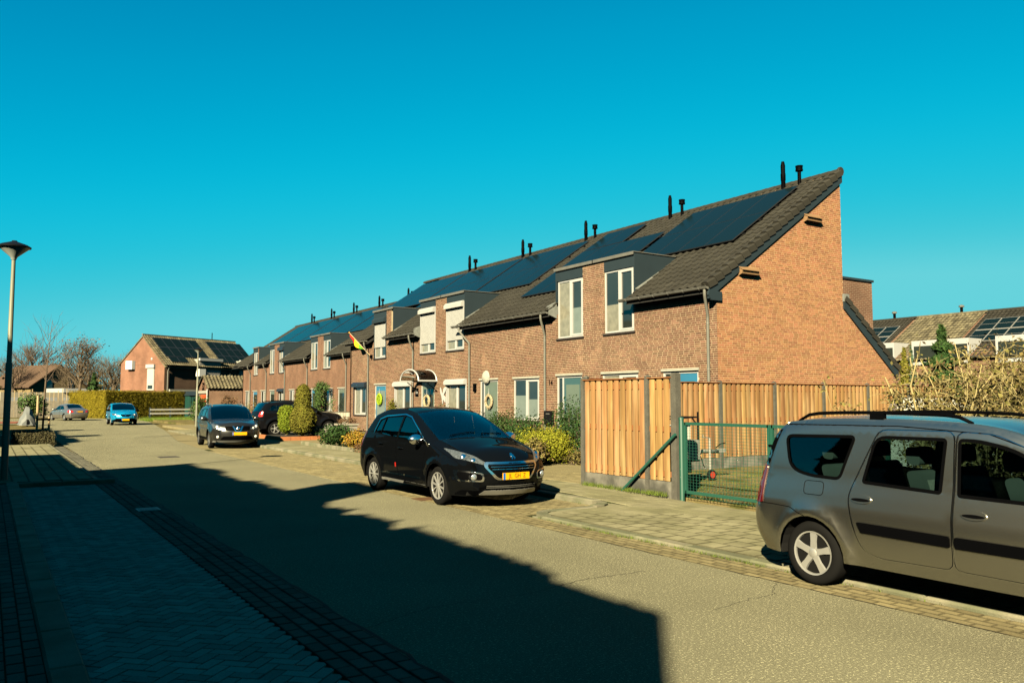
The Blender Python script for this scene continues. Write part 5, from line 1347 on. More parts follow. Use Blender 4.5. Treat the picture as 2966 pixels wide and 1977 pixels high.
def slope_field(t, x0, x1, s0, s1, nc, nr, ya, za, yb, zb, fm=panelf, gap=.02):
    L = math.hypot(yb-ya, zb-za); d = Vector((0, (yb-ya)/L, (zb-za)/L)); nn = Vector((0, -d.z, d.y)); nn = nn if nn.z > 0 else -nn
    for c_ in range(nc):
        for r in range(nr):
            xa, xb = x0+(x1-x0)*c_/nc+gap/2, x0+(x1-x0)*(c_+1)/nc-gap/2; sa, sb = L*(s0+(s1-s0)*r/nr), L*(s0+(s1-s0)*(r+1)/nr)-gap
            P = [Vector((xa, ya, za))+d*sa+nn*.14, Vector((xb, ya, za))+d*sa+nn*.14, Vector((xb, ya, za))+d*sb+nn*.14, Vector((xa, ya, za))+d*sb+nn*.14]
            o = MB().add(P + [p-nn*.04 for p in P], [(0,1,2,3),(7,6,5,4),(0,4,5,1),(1,5,6,2),(2,6,7,3),(3,7,4,0)]).build('solar_panel', fm, t)
            i_ = .035; cen = sum(P, Vector())/4; Q = [cen+(p-cen)*(1-i_/.5)+nn*.004 for p in P]; MB().add(Q, [(0,1,2,3)]).build('glass', panelm, o)
sl = (-.3, EH-.15, D_*.5, RH)
slope_field(fh, .7, 6.6, .28, .9, 5, 2, *sl); slope_field(fh, .9, 3.2, .10, .27, 2, 1, *sl); slope_field(fh, 8.0, 13.4, .16, .9, 5, 3, *sl)
for xa, xb in ((4.4, 7.6), (10.4, 13.3)):
    dm = MB().box(xa, xb, -.12, 2.0, EH-1.9, EH+.75).build('dormer', cream, fh); MB().box(xa+.15, xb-.15, -.16, -.12, EH-1.4, EH+.5).build('shutter', mat('shutter_grey', (.26,.255,.24), .6, var=.05), dm)
    MB().box(xa-.05, xb+.05, -.42, -.1, EH+.55, EH+.85).build('shutter_box', white, dm); MB().box(xa+.15, xb-.15, -.15, -.11, EH-1.85, EH-1.42).build('pane', pane, dm)
for x0, x1 in ((-.2, 4.3), (7.7, 10.3)): MB().bar((x0, -.38, EH-.12), (x1, -.38, EH-.12), .12, .1).build('gutter', blackm, fh)
for x in (.35, 9.0): MB().tube([(x, -.38, EH-.2), (x, -.1, EH-.8), (x, -.1, .2)], .06, 8).build('downpipe', pipem, fh)
MB().box(.5, 9.5, -.35, -.01, 2.75, 3.0).build('canopy_board', cream, fh)
gw = MB().box(-.09, -.02, 1.6, 2.75, 2.9, 5.6).build('window', white, fh); MB().box(-.11, -.09, 1.68, 2.67, 3.55, 5.3).build('shutter', shutm, gw); MB().box(-.25, -.02, 1.5, 2.85, 5.35, 5.75).build('shutter_box', white, gw); MB().box(-.1, -.09, 1.8, 2.6, 3.05, 3.45).build('pane', pane, gw)
MB().box(-.45, -.05, 4.9, 6.0, EH-.5, EH+.45).build('air_conditioner', mesh_w, fh); MB().box(4.0, 4.9, -.75, -.2, 4.5, 5.35).build('air_conditioner', mesh_w, fh); MB().box(-.06, -.02, 2.0, 2.25, 6.25, 6.5).build('air_grille', white, fh)
MB().tube([(9.5, D_*.5, RH), (9.5, D_*.5, RH+.9)], .05, 6).build('vent_pipe', blackm, fh)
# garage 32
gr = thing('garage', 'small brick garage with orange-red door and number 32', 'garage', (18.3, 83.5, 0))
MB().box(18.3, 26.5, 83.5, 87.6, 0, 3.0).build('wall', brick_far, gr); MB().prism([(83.5, 2.98), (87.6, 2.98), (85.55, 4.15)], lambda a, c, t: (t, a, c), 18.3, 26.5).build('gable', brick_far, gr)
b = corrugated(0, 8.5, -.25, 2.95, 2.05, 4.3, rows=7, step=.34, amp=.09); b.v = [(x+18.1, y+83.5, z) for x, y, z in b.v]; b.build('roof_tiles', tile_moss, gr, kind='stuff')
MB().prism([(85.5, 4.28), (87.9, 2.95), (87.9, 2.85), (85.5, 4.18)], lambda a, c, t: (t, a, c), 18.1, 26.6).build('roof_slope', tile_moss, gr)
MB().box(18.24, 18.3, 83.9, 86.6, .1, 2.35).build('garage_door', orange_door, gr); MB().box(18.2, 18.3, 83.6, 87.5, 2.5, 2.75).build('lintel', cream, gr); MB().tube([(18.2, 83.42, 2.9), (18.2, 83.42, .1)], .06, 8).build('downpipe', white, gr)
lettering('32', 1.1, blackm, gr, Matrix.Translation((18.27, 85.5, 3.15)) @ Matrix.Rotation(R(-90), 4, 'Z') @ Matrix.Rotation(R(90), 4, 'X'), 'house_number', .02)
gf_ = thing('wooden_fence', 'pale wooden fence panel against the garage wall', 'fence', (22.2, 82.9, 0))
for k in range(14): MB().box(22.0+.16*k, 22.14+.16*k, 82.85, 82.9, .1, 1.85).build('board', wood_old, gf_)
# bungalow with the brown roof
bg = rot_thing('bungalow', 'house with a steep brown roof far away behind the bare tree', 'house', 9.4, 146.0, 27)
ochre = mat('ochre_brick', (.17,.13,.065), .9, var=.12)
MB().box(-4.4, 4.4, 0, 12, 0, 4.0).build('wall', ochre, bg); MB().prism([(-4.4, 3.98), (4.4, 3.98), (0, 7.2)], lambda a, c, t: (a, t, c), 0, 12).build('gable', ochre, bg)
for sg in (1, -1): MB().prism([(0, 7.45), (sg*4.9, 3.85), (sg*4.9, 3.7), (0, 7.25)], lambda a, c, t: (a, t, c), -.35, 12.3).build('roof_slope', tile_brown, bg)
for x in (-2.0, 1.4): MB().box(x, x+.9, -.06, .0, 3.6, 5.0).build('window', pane, bg)
MB().prism([(1.4, 5.0), (2.4, 5.0), (1.4, 5.9)], lambda a, c, t: (a, t, c), -.07, 0).build('gable_panel', lead, bg); MB().prism([(-1.1, 5.9), (-2.1, 5.0), (-1.1, 5.0)], lambda a, c, t: (a, t, c), -.07, 0).build('gable_panel', lead, bg)
ann = rot_thing('garage', 'pale low garages in front of the brown roof', 'garage', 8.0, 131, 20); MB().box(-7, 6, 0, 5, 0, 2.9).build('wall', mat('pale_render', (.32,.29,.22), .9, var=.1), ann)
for k, x in enumerate((-6, -2.6, 1.2)): MB().box(x, x+2.9, -.06, 0, .2, 2.2).build('garage_door', white, ann)
MB().box(1.0, 6.2, -.25, 5.2, 2.9, 3.5).build('roof_edge', white, ann)
# grey board fence, left distance
lf = thing('weathered_fence', 'weathered grey board fence behind the covered motorbike', 'fence', (5, 100, 0))
for k in range(70):
    x = 1.0+k*.17; MB().box(x, x+.155, 100.0-.12*x, 100.04-.12*x, 0, 1.75+random.uniform(-.04,.04)).build('board', wood_old, lf)
pf = thing('stake_fence', 'row of thin upright stakes above the weathered fence', 'fence', (5, 104, 0))
for k in range(55): x = 2.0+k*.42; MB().box(x, x+.07, 104, 104.07, 0, 2.9+random.uniform(-.25,.2)).build('stake', stakem, pf)
hf = thing('rail_fence', 'low white rail fence with dark posts by the lawn', 'fence', (12.4, 79.4, 0))
for k, (x, y) in enumerate(((12.4, 79.4), (14.2, 79.8), (15.9, 80.2), (17.6, 80.6))):
    MB().box(x-.07, x+.07, y-.07, y+.07, 0, 1.15).build('post', anthr, hf)
for z in (.95, .6): MB().bar((12.4, 79.3, z), (17.6, 80.5, z), .05, .16).build('rail', cream, hf)
sn = thing('street_sign', 'small blue direction sign on a thin pole behind the saloon', 'sign', (9.4, 100, 0)); MB().tube([(9.4, 98, 0), (9.4, 98, 2.5)], .035, 8).build('pole', zinc, sn); MB().prism([(-.45, 0), (.3, 0), (.5, .16), (.3, .32), (-.45, .32)], lambda a, c, t: (9.4+a, t, 2.25+c), 97.93, 97.97).build('sign_board', bluesign, sn)
gs = thing('garden_shed', 'dark green garden shed half hidden behind the hedge end', 'shed', (18.5, 90.5, 0)); MB().box(17.9, 20.6, 90.2, 92.4, 0, 2.3).build('wall', mat('shed_green', (.008,.045,.036), .6, var=.1), gs)
for k in range(12): MB().box(17.95+.22*k, 18.10+.22*k, 90.16, 90.2, .05, 2.25).build('board', MATS['shed_green'], gs)
MB().prism([(90.0, 2.3), (92.6, 2.3), (91.3, 2.75)], lambda a, c, t: (t, a, c), 17.8, 20.7).build('roof', anthr, gs)
# ---- row of houses behind the twig hedge, far right
RXX, RYY = 64.0, 28.0
rowdef = [(17.0, 25.6, tile_s, True), (25.6, 31.6, tile_s, True), (31.6, 37.2, tile_moss, False), (37.2, 43.2, tile_s, True), (43.2, 49, tile_s, False)]
for i, (ya, yb, tm, sol) in enumerate(rowdef):
    t = thing('terraced_house', ['far right house at the very edge of the picture', 'far right house with white-framed solar panels and white dormer behind the hedge', 'far right house with the old mossy roof between two solar roofs', 'far right house with solar panels next to the brick gable', 'far right house hidden behind the gable'][i], 'house', (58, ya, 0), 0, 'houses in the distance on the right')
    MB().box(58, 69, ya, yb, 0, 5.0).build('wall', brick_far, t); MB().prism([(58, 4.98), (69, 4.98), (64, 8.4)], lambda a, c, tt: (a, tt, c), ya, yb).build('gable', brick_far, t)
    b = corrugated(0, yb-ya, -6.3, 4.75, 0, 8.55, rows=18, step=.32); b.v = [(64+y, yb-x, z) for x, y, z in b.v]; b.build('roof_tiles', tm, t, kind='stuff')
    MB().prism([(64, 8.53), (69.4, 4.8), (69.4, 4.7), (57.8, 4.7), (64, 8.4)], lambda a, c, tt: (a, tt, c), ya, yb).build('roof_slope', deck, t)
    MB().bar((64, ya, 8.62), (64, yb, 8.62), .22, .16).build('ridge', tm, t)
    if sol:
        k_ = (8.55-4.75)/6.3; nn = Vector((-k_, 0, 1)).normalized()
        nc = 4
        for c_ in range(nc):
            for r in range(2):
                y1 = yb-.5-c_*1.22; x0 = 59.6+r*1.55; P = []
                for xx, yy in ((x0, y1), (x0, y1-1.18), (x0+1.5, y1-1.18), (x0+1.5, y1)): P.append(Vector((xx, yy, 4.75+(xx-57.7)*k_))+nn*.16)
                o = MB().add(P+[p-nn*.04 for p in P], [(0,1,2,3),(7,6,5,4),(0,4,5,1),(1,5,6,2),(2,6,7,3),(3,7,4,0)]).build('solar_panel', panelw, t)
                cen = sum(P, Vector())/4
                for hh in (0, 1):
                    Q = [P[0].lerp(P[3], .03+.48*hh), P[1].lerp(P[2], .03+.48*hh), P[1].lerp(P[2], .49+.48*hh), P[0].lerp(P[3], .49+.48*hh)]
                    cq = sum(Q, Vector())/4; Q = [cq+(Vector((q.x, cq.y+(q.y-cq.y)*.965, q.z))-cq)+nn*.005 for q in Q]; MB().add(Q, [(0,1,2,3)]).build('glass', panelm, o)
    dm = MB().box(57.9, 60.6, ya+.4, ya+2.6, 4.4, 6.2).build('dormer', white, t); MB().box(57.85, 57.9, ya+.6, ya+2.4, 4.7, 5.8).build('pane', pane, dm)
    dm = MB().box(57.9, 60.6, yb-1.6, yb-.1, 4.4, 6.2).build('dormer', white, t); MB().box(57.85, 57.9, yb-1.5, yb-.3, 4.7, 5.8).build('pane', pane, dm)
    MB().tube([(64, ya+2, 8.5), (64, ya+2, 9.15)], .11, 8).build('vent_pipe', blackm, t); MB().lathe([(.2, 0), (.2, .12), (0, .2)], 10, Matrix.Translation((64, ya+2, 9.1))).build('cowl', zinc, t)
# white rounded trailer top glimpsed over the estate car
wc = thing('caravan', 'pale rounded caravan roof just visible over the estate car', 'caravan', (15.2, 8.6, 0))
P = rounded([(-1.3, .35), (1.5, .35), (1.5, 1.72), (-1.05, 1.88)], [.1, .1, .25, .35], 6)
MB().prism(P, lambda a, c, t: (15.2+a*.45, 8.4-a*.9+t*0+(t*.45), c) if False else (15.4+a*.6+t*.8, 8.2-a*.8+t*.6, c), 0, 1.7).build('body', mat('caravan_white', (.34,.34,.31), .35, spec=.5, var=.04), wc, smooth=40)
MB().prism(rounded([(-.9, 1.15), (.1, 1.15), (.1, 1.62), (-.8, 1.68)], .1, 4), lambda a, c, t: (15.4+a*.6+t*.8, 8.2-a*.8+t*.6, c), -.02, .0).build('window', pane, wc)
for a in (-.2, .6): MB().lathe([(.1, 0), (.27, 0), (.27, .15), (.1, .15)], 18, Matrix.Translation((15.4+a*.6, 8.2-a*.8, .36)) @ Matrix.Rotation(R(90), 4, 'X')).build('wheel', rubber, wc)
# ------------------------------------------------------------------ the six cars
def paintm(name, c, rough=.32, metal=.55, coat=.8, spec=.3):
    return mat(name, c, rough, metal=metal, spec=spec, coat=coat, var=.02)
p_olive = paintm('paint_grey_green', (.27, .262, .225), .27, 1.0, .3)
p_black = paintm('paint_black', (.002, .0024, .003), .2, .0, .3, .0)
p_grey = paintm('paint_dark_grey', (.026, .026, .026), .22, .9, .3, .1)
p_blue = paintm('paint_bright_blue', (.004, .17, .32), .22, .8, .7)
p_taupe = paintm('paint_taupe', (.17, .16, .15), .22, .9, .6)
p_duster = paintm('paint_black_suv', (.004, .004, .005), .25, .0, .3, .0)
# ---- grey-green estate at the right
dsil = [(2.16,.22,.22,.42,.12,1),(2.25,.42,.24,.5,.16,0),(2.22,.68,.22,.5,.16,0),(2.10,.84,.18,.4,.12,0),(1.75,.95,.13,.25,.05,0),(1.35,1.02,.11,.2,.035,0),
        (1.16,1.07,.10,.15,.03,1),(.55,1.475,.075,.11,.05,0),(.22,1.575,.085,.12,.04,0),(-.6,1.625,.09,.13,.03,0),(-1.55,1.61,.09,.13,.03,0),(-1.86,1.575,.09,.14,.03,1),
        (-1.97,1.47,.08,.13,.04,0),(-2.09,1.10,.08,.15,.05,0),(-2.14,.76,.09,.17,.05,1),(-2.19,.70,.12,.26,.06,0),(-2.20,.46,.14,.28,.06,0),(-2.12,.27,.16,.3,.05,1)]
dspec = dict(sil=dsil, w=1.74, belt=1.02, tumble=.22, tuck=.05, axles=(-1.4525, 1.4525), rw=.308, ra=.362, rim=.212, sill=.27, flare=.028, crease=.004, crease_z=.80, shoulder=.055, edge=True, seal=.03,
    windows=[([(-1.80,1.44),(-1.02,1.455),(-1.15,1.05),(-1.50,1.06),(-1.72,1.12)], [.07,.05,.05,.12,.14]),
             ([(-.90,1.04),(-.17,1.01),(-.15,1.46),(-.80,1.46)], [.03,.02,.03,.10]),
             ([(-.01,1.0),(.98,.985),(1.02,1.03),(.42,1.40),(.12,1.46),(-.03,1.46)], [.02,.03,.02,.2,.2,.03])],
    doors=[[(-.75,.37),(-.90,.43),(-.98,.61),(-1.04,.90),(-.99,1.04),(-.78,1.53),(-.08,1.535),(-.06,1.01),(-.06,.38)], [(-.05,.38),(1.05,.37),(1.10,.72),(1.12,1.0),(.55,1.40),(.25,1.52),(-.06,1.535),(-.05,1.01)]],
    glass=[('windscreen', 6, 7, .95), ('rear_window', 12, 13, .86)], cabin=(-1.95, 1.25), seats=(-1.25, -.35, .5), spokes=5, spw=.062, side_glass=glassmat('estate_glass', (.30, .40, .40)))
d = Car('estate_car', 'grey-green estate car with black roof rails parked at the right edge of the road', (7.68, 3.6775, 0), R(-90), dspec, p_olive)
for di, pl in enumerate(([(-.94,.675),(-.90,.58),(-.075,.565),(-.075,.66)], [(-.035,.66),(-.035,.565),(1.0,.56),(1.03,.65)])):
    d.patch(pl, 'R', blackm, 'side_moulding', off=.016, rnd=.02, parent=d.door_o[(di, -1)]); d.patch(pl, 'L', blackm, 'side_moulding', off=.016, rnd=.02, parent=d.door_o[(di, 1)])
for sd in (1, -1):
    d.handle(-.90, .885, sd, p_olive, 0, 'flap'); d.handle(.125, .855, sd, p_olive, 1, 'flap'); d.mirror(.93, 1.0, blackm, sd)
    d.line(dense([(-1.86,1.555),(-.6,1.565),(.2,1.52),(.5,1.42)], .08, False), sd, .008, blackm, 'roof_seam', closed=False)
    d.line(dense([(-2.17,.745),(-1.9,.745),(-1.68,.735),(-1.50,.665)], .06, False), sd, .007, blackm, 'bumper_gap', closed=False)
    d.line(rounded([(-1.53,.88),(-1.31,.88),(-1.31,1.01),(-1.53,1.01)], .04), sd, .006, blackm, 'fuel_flap_gap')
d.patch([(-2.14,.745),(-2.02,.745),(-2.00,1.12),(-2.08,1.14)], 'R', redlens, 'tail_lamp', off=.012, rnd=.02); d.patch([(-2.14,.745),(-2.02,.745),(-2.00,1.12),(-2.08,1.14)], 'L', redlens, 'tail_lamp', off=.012, rnd=.02)
d.patch([(.60,.76),(.80,.76),(.78,1.12),(.66,1.13)], 'B', redlens, 'tail_lamp', off=.012, rnd=.02, mirror=True)
d.patch([(-2.05,1.14),(-1.99,1.14),(-1.87,1.50),(-1.93,1.52)], 'R', blackm, 'rear_pillar_trim', off=.004); d.patch([(-2.05,1.14),(-1.99,1.14),(-1.87,1.50),(-1.93,1.52)], 'L', blackm, 'rear_pillar_trim', off=.004)
d.rails(-1.74, .02, .60, blackm, .055, mids=(-.86,)); d.plate('B', .86); d.lamp([(.50,.62),(.82,.62),(.84,.80),(.55,.76)], 'F')
d.patch([(-.45,.60),(.45,.60),(.5,.72),(-.5,.72)], 'F', blackm, 'grille', rnd=.03); d.plate('F', .45)
# ---- black crossover in the middle
csil = [(2.16,.21,.28,.5,.12,1),(2.27,.34,.30,.58,.16,0),(2.29,.56,.30,.6,.20,0),(2.24,.72,.28,.6,.20,0),(2.12,.84,.25,.5,.16,0),(1.80,.96,.18,.34,.08,0),(1.40,1.06,.14,.24,.05,0),
        (1.16,1.105,.12,.18,.045,1),(.62,1.35,.085,.12,.07,0),(.12,1.545,.085,.12,.07,0),(-.22,1.605,.09,.13,.05,0),(-.7,1.635,.09,.13,.04,0),(-1.3,1.60,.09,.14,.04,0),
        (-1.64,1.525,.10,.15,.05,1),(-2.02,1.12,.13,.22,.08,0),(-2.19,.92,.17,.32,.12,0),(-2.26,.70,.2,.4,.13,0),(-2.28,.45,.2,.4,.13,0),(-2.16,.25,.2,.35,.1,1)]
cspec = dict(sil=csil, w=1.84, belt=1.06, tumble=.34, tuck=.07, axles=(-1.375, 1.375), rw=.332, ra=.385, rim=.232, sill=.26, flare=.03, crease=.010, crease_z=.80, shoulder=.04,
    windows=[([(-1.40,1.17),(-1.13,1.145),(-1.03,1.455),(-1.26,1.41)], [.05,.02,.02,.08]), ([(-1.10,1.14),(-.345,1.085),(-.255,1.505),(-1.0,1.465)], .02), ([(-.30,1.085),(.48,1.03),(.48,1.27),(.06,1.475),(-.20,1.51)], [.02,.01,.01,.1,.04]), ([(.52,1.03),(.94,1.005),(.52,1.245)], .01)],
    doors=[[(-.18,.32),(.80,.32),(.88,.80),(1.0,.985),(-.31,1.065)], [(-.80,.32),(-.20,.32),(-.33,1.065),(-1.34,1.135),(-1.36,.98),(-1.05,.66)]],
    glass=[('windscreen', 7, 9, .95), ('rear_window', 13, 14, .85)], cabin=(-1.75, 1.3), seats=(-.85, .2), spokes=10, spw=.027, twin=0, side_glass=carglass_d, front_glass=glassmat('windscreen_glass', (.72, .80, .80)))
c = Car('crossover_car', 'shiny black crossover car parked by the kerb with its lights towards us', (7.46, 13.86, 0), R(-90), cspec, p_black)
for sd in (1, -1):
    c.handle(-.98, .955, sd, p_black, 1); c.handle(-.07, .905, sd, p_black, 0); c.mirror(.72, 1.04, chrome, sd, 1.15)
    c.line(dense([(-1.44,1.15),(-1.30,1.425),(-1.03,1.49),(-.22,1.535),(.07,1.49),(.56,1.25),(1.04,.985)], .06, False), sd, .022, chrome, 'chrome_window_trim', closed=False, off=.005)
    v = 'L' if sd > 0 else 'R'
    c.patch([(-.96,.395),(.72,.395),(.72,.425),(-.96,.43)], v, chrome, 'door_strip', off=.006); c.patch([(-.94,.265),(.93,.255),(.93,.30),(-.94,.31)], v, zinc, 'sill_strip', off=.012)
    c.patch([(-.305,.55),(-.275,.55),(-.275,.63),(-.305,.63)], v, redlens_b, 'edge_guard', off=.01); c.patch([(-1.37,.70),(-1.345,.70),(-1.345,.77),(-1.37,.77)], v, redlens_b, 'edge_guard', off=.01)
    c.patch([(-2.1,.84),(-1.98,.84),(-1.80,1.16),(-1.90,1.18)], v, redlens, 'tail_lamp', off=.008, rnd=.03)
c.lamp([(.84,.985),(.84,.83),(.50,.725),(.46,.745),(.60,.87)], 'F', rnd=.03)
for sg in (1, -1):
    for yy, zz, rr in ((.74,.855,.05),(.64,.80,.042)): c.blob(sg*yy, zz, 'F', rr, chrome, 'headlight_projector', .004)
GR = [(-.50,.775),(.50,.775),(.52,.70),(.34,.485),(-.34,.485),(-.52,.70)]
c.patch(GR, 'F', chrome, 'grille_frame', off=.012, rnd=.05, step=.04); c.patch([(a*.90, .628+(b-.628)*.80) for a, b in GR], 'F', blackm, 'grille', off=.016, rnd=.05, step=.04)
for z in (.735, .695, .655): c.patch([(-.44+(.735-z)*.4,z-.003),(.43-(.735-z)*.4,z-.003),(.43-(.735-z)*.4,z+.003),(-.43+(.735-z)*.4,z+.003)], 'F', chrome, 'grille_bar', off=.024)
FG = [(.90,.655),(.53,.595),(.52,.455),(.86,.465)]
c.patch(FG, 'F', chrome, 'fog_lamp_frame', off=.010, rnd=.05, mirror=True); cx_, cz_ = .70, .545
c.patch([(cx_+(a-cx_)*.86, cz_+(b-cz_)*.72) for a, b in FG], 'F', blackm, 'fog_lamp_bezel', off=.014, rnd=.05, mirror=True)
for sg in (1, -1): c.blob(sg*.68, .535, 'F', .055, mat('fog_lens', (.3,.32,.32), .15, metal=.9, var=.3, vs=40), 'fog_lamp', .016)
c.patch([(-.60,.335),(.60,.335),(.46,.415),(-.46,.415)], 'F', blackm, 'lower_grille', off=.008, rnd=.03)
for z in (.36, .388): c.patch([(-.48,z-.004),(.48,z-.004),(.48,z+.004),(-.48,z+.004)], 'F', zinc, 'lower_grille_bar', off=.014)
c.patch([(-.84,.235),(.84,.235),(.80,.315),(-.80,.315)], 'F', blackm, 'lower_bumper', off=.01, rnd=.02); c.patch([(-.56,.245),(.56,.245),(.50,.315),(-.50,.315)], 'F', mat('skid_silver', (.20,.20,.185), .3, metal=.9, var=.05), 'skid_plate', off=.02, rnd=.02)
c.plate('F', .545, txt='JL  GH  Z')
# emblem: small rearing animal outline in chrome, and the word on the grille frame
em = [(-.03,.045),(-.005,.055),(.02,.045),(.01,.03),(.04,.02),(.02,.01),(.045,-.02),(.03,-.05),(.015,-.055),(.02,-.03),(0,-.01),(-.01,-.05),(-.03,-.055),(-.02,-.02),(-.03,0),(-.05,.005),(-.03,.02)]
c.patch([(a*1.1, .86+b*.9) for a, b in em], 'F', chrome, 'emblem', off=.008, step=.02)
def nose_x(car, y, z):
    h = car.bvh.ray_cast(Vector((4, y, z)), Vector((-1, 0, 0))); return h[0].x
lettering('PEUGEOT', .032, blackm, c.t, Matrix.Translation((nose_x(c, 0, .757)+.018, 0, .757)) @ Matrix.Rotation(R(90), 4, 'Z') @ Matrix.Rotation(R(90), 4, 'X'), 'lettering', .002, 1.7)
c.line(dense([(1.15,1.02),(1.45,.93),(1.95,.79),(2.1,.70)], .06, False), -1, .006, blackm, 'bonnet_gap', closed=False); c.line(dense([(1.15,1.02),(1.45,.93),(1.95,.79),(2.1,.70)], .06, False), 1, .006, blackm, 'bonnet_gap', closed=False)
for y0, y1 in ((.15, .62), (-.5, .05)): # wipers
    p = []
    for k in range(5):
        yy = y0+(y1-y0)*k/4; h = c.bvh.ray_cast(Vector((1.10-.06*k/4, yy, 4)), Vector((0,0,-1))); p.append(h[0]+h[1]*.015)
    MB().tube(p, .008, 5).build('wiper', blackm, c.t)
# ---- dark grey crossover further on
qsil = [(2.06,.24,.26,.5,.12,1),(2.18,.40,.28,.58,.18,0),(2.19,.62,.28,.6,.20,0),(2.12,.82,.25,.5,.16,0),(1.95,.90,.2,.4,.12,0),(1.5,1.0,.14,.26,.06,0),(1.12,1.06,.11,.18,.04,1),(.55,1.38,.08,.12,.06,0),(.20,1.53,.085,.12,.06,0),(-.3,1.60,.09,.13,.04,0),(-1.0,1.60,.09,.13,.04,0),(-1.62,1.53,.1,.15,.05,1),(-1.98,1.12,.12,.2,.08,0),(-2.1,.9,.16,.3,.1,0),(-2.15,.6,.18,.36,.1,0),(-2.05,.28,.2,.35,.1,1)]
qspec = dict(sil=qsil, w=1.80, belt=1.06, tumble=.32, axles=(-1.315, 1.315), rw=.338, ra=.395, rim=.235, sill=.28, flare=.03,
    windows=[([(-1.42,1.20),(-.98,1.14),(-.95,1.43),(-1.2,1.42)], .04), ([(-.93,1.13),(-.10,1.07),(-.10,1.48),(-.9,1.46)], .03), ([(-.03,1.07),(.88,1.02),(.30,1.40),(-.03,1.48)], [.02,.02,.12,.03])],
    doors=[[(-.06,.34),(.88,.34),(.95,1.0),(-.06,1.05)], [(-.75,.34),(-.08,.34),(-.08,1.05),(-1.25,1.12),(-1.05,.7)]], glass=[('windscreen', 6, 8, .95), ('rear_window', 11, 12, .85)], cabin=(-1.7, 1.2), seats=(-.8, .25), spokes=5, spw=.05, side_glass=carglass_d, front_glass=carglass_d, rimmat=mat('dark_alloy', (.05,.05,.05), .3, metal=.7, var=.1))
q = Car('crossover_car', 'dark grey crossover car parked in front of the two clipped conifers', (8.0, 33.06, 0), R(-94), qspec, p_grey)
q.lamp([(.84,.93),(.82,.76),(.50,.70),(.46,.76),(.66,.88)], 'F', rnd=.03)
for sg in (1, -1):
    q.blob(sg*.70, .82, 'F', .05, mesh_w, 'headlight_projector', .006); q.blob(sg*.58, .76, 'F', .045, mesh_w, 'headlight_projector', .006); q.blob(sg*.68, .45, 'F', .05, mesh_w, 'fog_lamp', .006); q.mirror(.74, 1.04, p_grey, sg)
q.patch([(-.45,.84),(.45,.84),(.42,.68),(-.42,.68)], 'F', blackm, 'grille', rnd=.03); q.patch([(-.2,.84),(-.14,.84),(-.06,.66),(.06,.66),(.14,.84),(.2,.84),(.09,.63),(-.09,.63)], 'F', chrome, 'grille_chrome', off=.014)
q.blob(0, .76, 'F', .065, chrome, 'emblem', .012); q.patch([(-.12,.75),(.12,.75),(.12,.775),(-.12,.775)], 'F', chrome, 'emblem_bar', off=.03)
q.patch([(-.60,.34),(.60,.34),(.5,.47),(-.5,.47)], 'F', blackm, 'lower_grille', rnd=.03); q.patch([(-.82,.245),(.82,.245),(.8,.31),(-.8,.31)], 'F', zinc, 'lower_bumper'); q.plate('F', .57, y=.05); q.rails(-1.4, .1, .58, zinc, .04)
for sd in 'LR': q.patch([(-.9,.29),(.88,.29),(.88,.40),(-.9,.40)], sd, blackm, 'sill_cladding', off=.008)
# ---- blue small crossover
bsil = [(2.02,.24,.28,.5,.12,1),(2.13,.40,.30,.58,.18,0),(2.13,.62,.30,.6,.20,0),(2.02,.80,.26,.5,.16,0),(1.7,.92,.18,.34,.08,0),(1.25,1.03,.12,.2,.05,0),(1.08,1.07,.11,.18,.04,1),(.45,1.38,.08,.12,.06,0),(.12,1.50,.085,.12,.06,0),(-.3,1.555,.09,.13,.04,0),(-1.0,1.545,.09,.13,.04,0),(-1.52,1.46,.1,.15,.05,1),(-1.84,1.10,.12,.2,.08,0),(-1.94,.88,.16,.3,.1,0),(-1.99,.6,.18,.36,.1,0),(-1.9,.28,.2,.35,.1,1)]
bspec = dict(qspec, sil=bsil, w=1.78, axles=(-1.303, 1.303), rw=.328, ra=.385, rim=.215, windows=[([(-.98,1.12),(-.12,1.06),(-.12,1.44),(-.85,1.42)], .03), ([(-.05,1.06),(.84,1.01),(.22,1.38),(-.05,1.44)], [.02,.02,.12,.03])], doors=[[(-.06,.34),(.88,.34),(.95,1.0),(-.06,1.05)], [(-.75,.34),(-.08,.34),(-.08,1.05),(-1.22,1.12),(-1.05,.7)]], cabin=(-1.6, 1.15), rimmat=alum)
k = Car('small_car', 'bright blue small car parked beside the tall yellow hedge', (8.43, 66.4, 0), R(-91), bspec, p_blue)
k.lamp([(.84,.85),(.80,.72),(.48,.70),(.44,.76),(.62,.82)], 'F')
for sg in (1, -1): k.blob(sg*.62, .76, 'F', .055, mesh_w, 'headlight_projector', .006); k.mirror(.70, 1.02, blackm, sg)
k.patch([(-.46,.78),(.46,.78),(.2,.62),(-.2,.62)], 'F', blackm, 'grille', rnd=.03); k.patch([(0,.84),(.06,.745),(0,.65),(-.06,.745)], 'F', chrome, 'emblem', off=.02)
k.patch([(-.84,.24),(.84,.24),(.84,.36),(.55,.5),(-.55,.5),(-.84,.36)], 'F', blackm, 'lower_bumper'); k.plate('F', .40)
for sd in 'LR': k.patch([(-.9,.28),(.9,.28),(.9,.42),(-.9,.42)], sd, blackm, 'sill_cladding', off=.008)
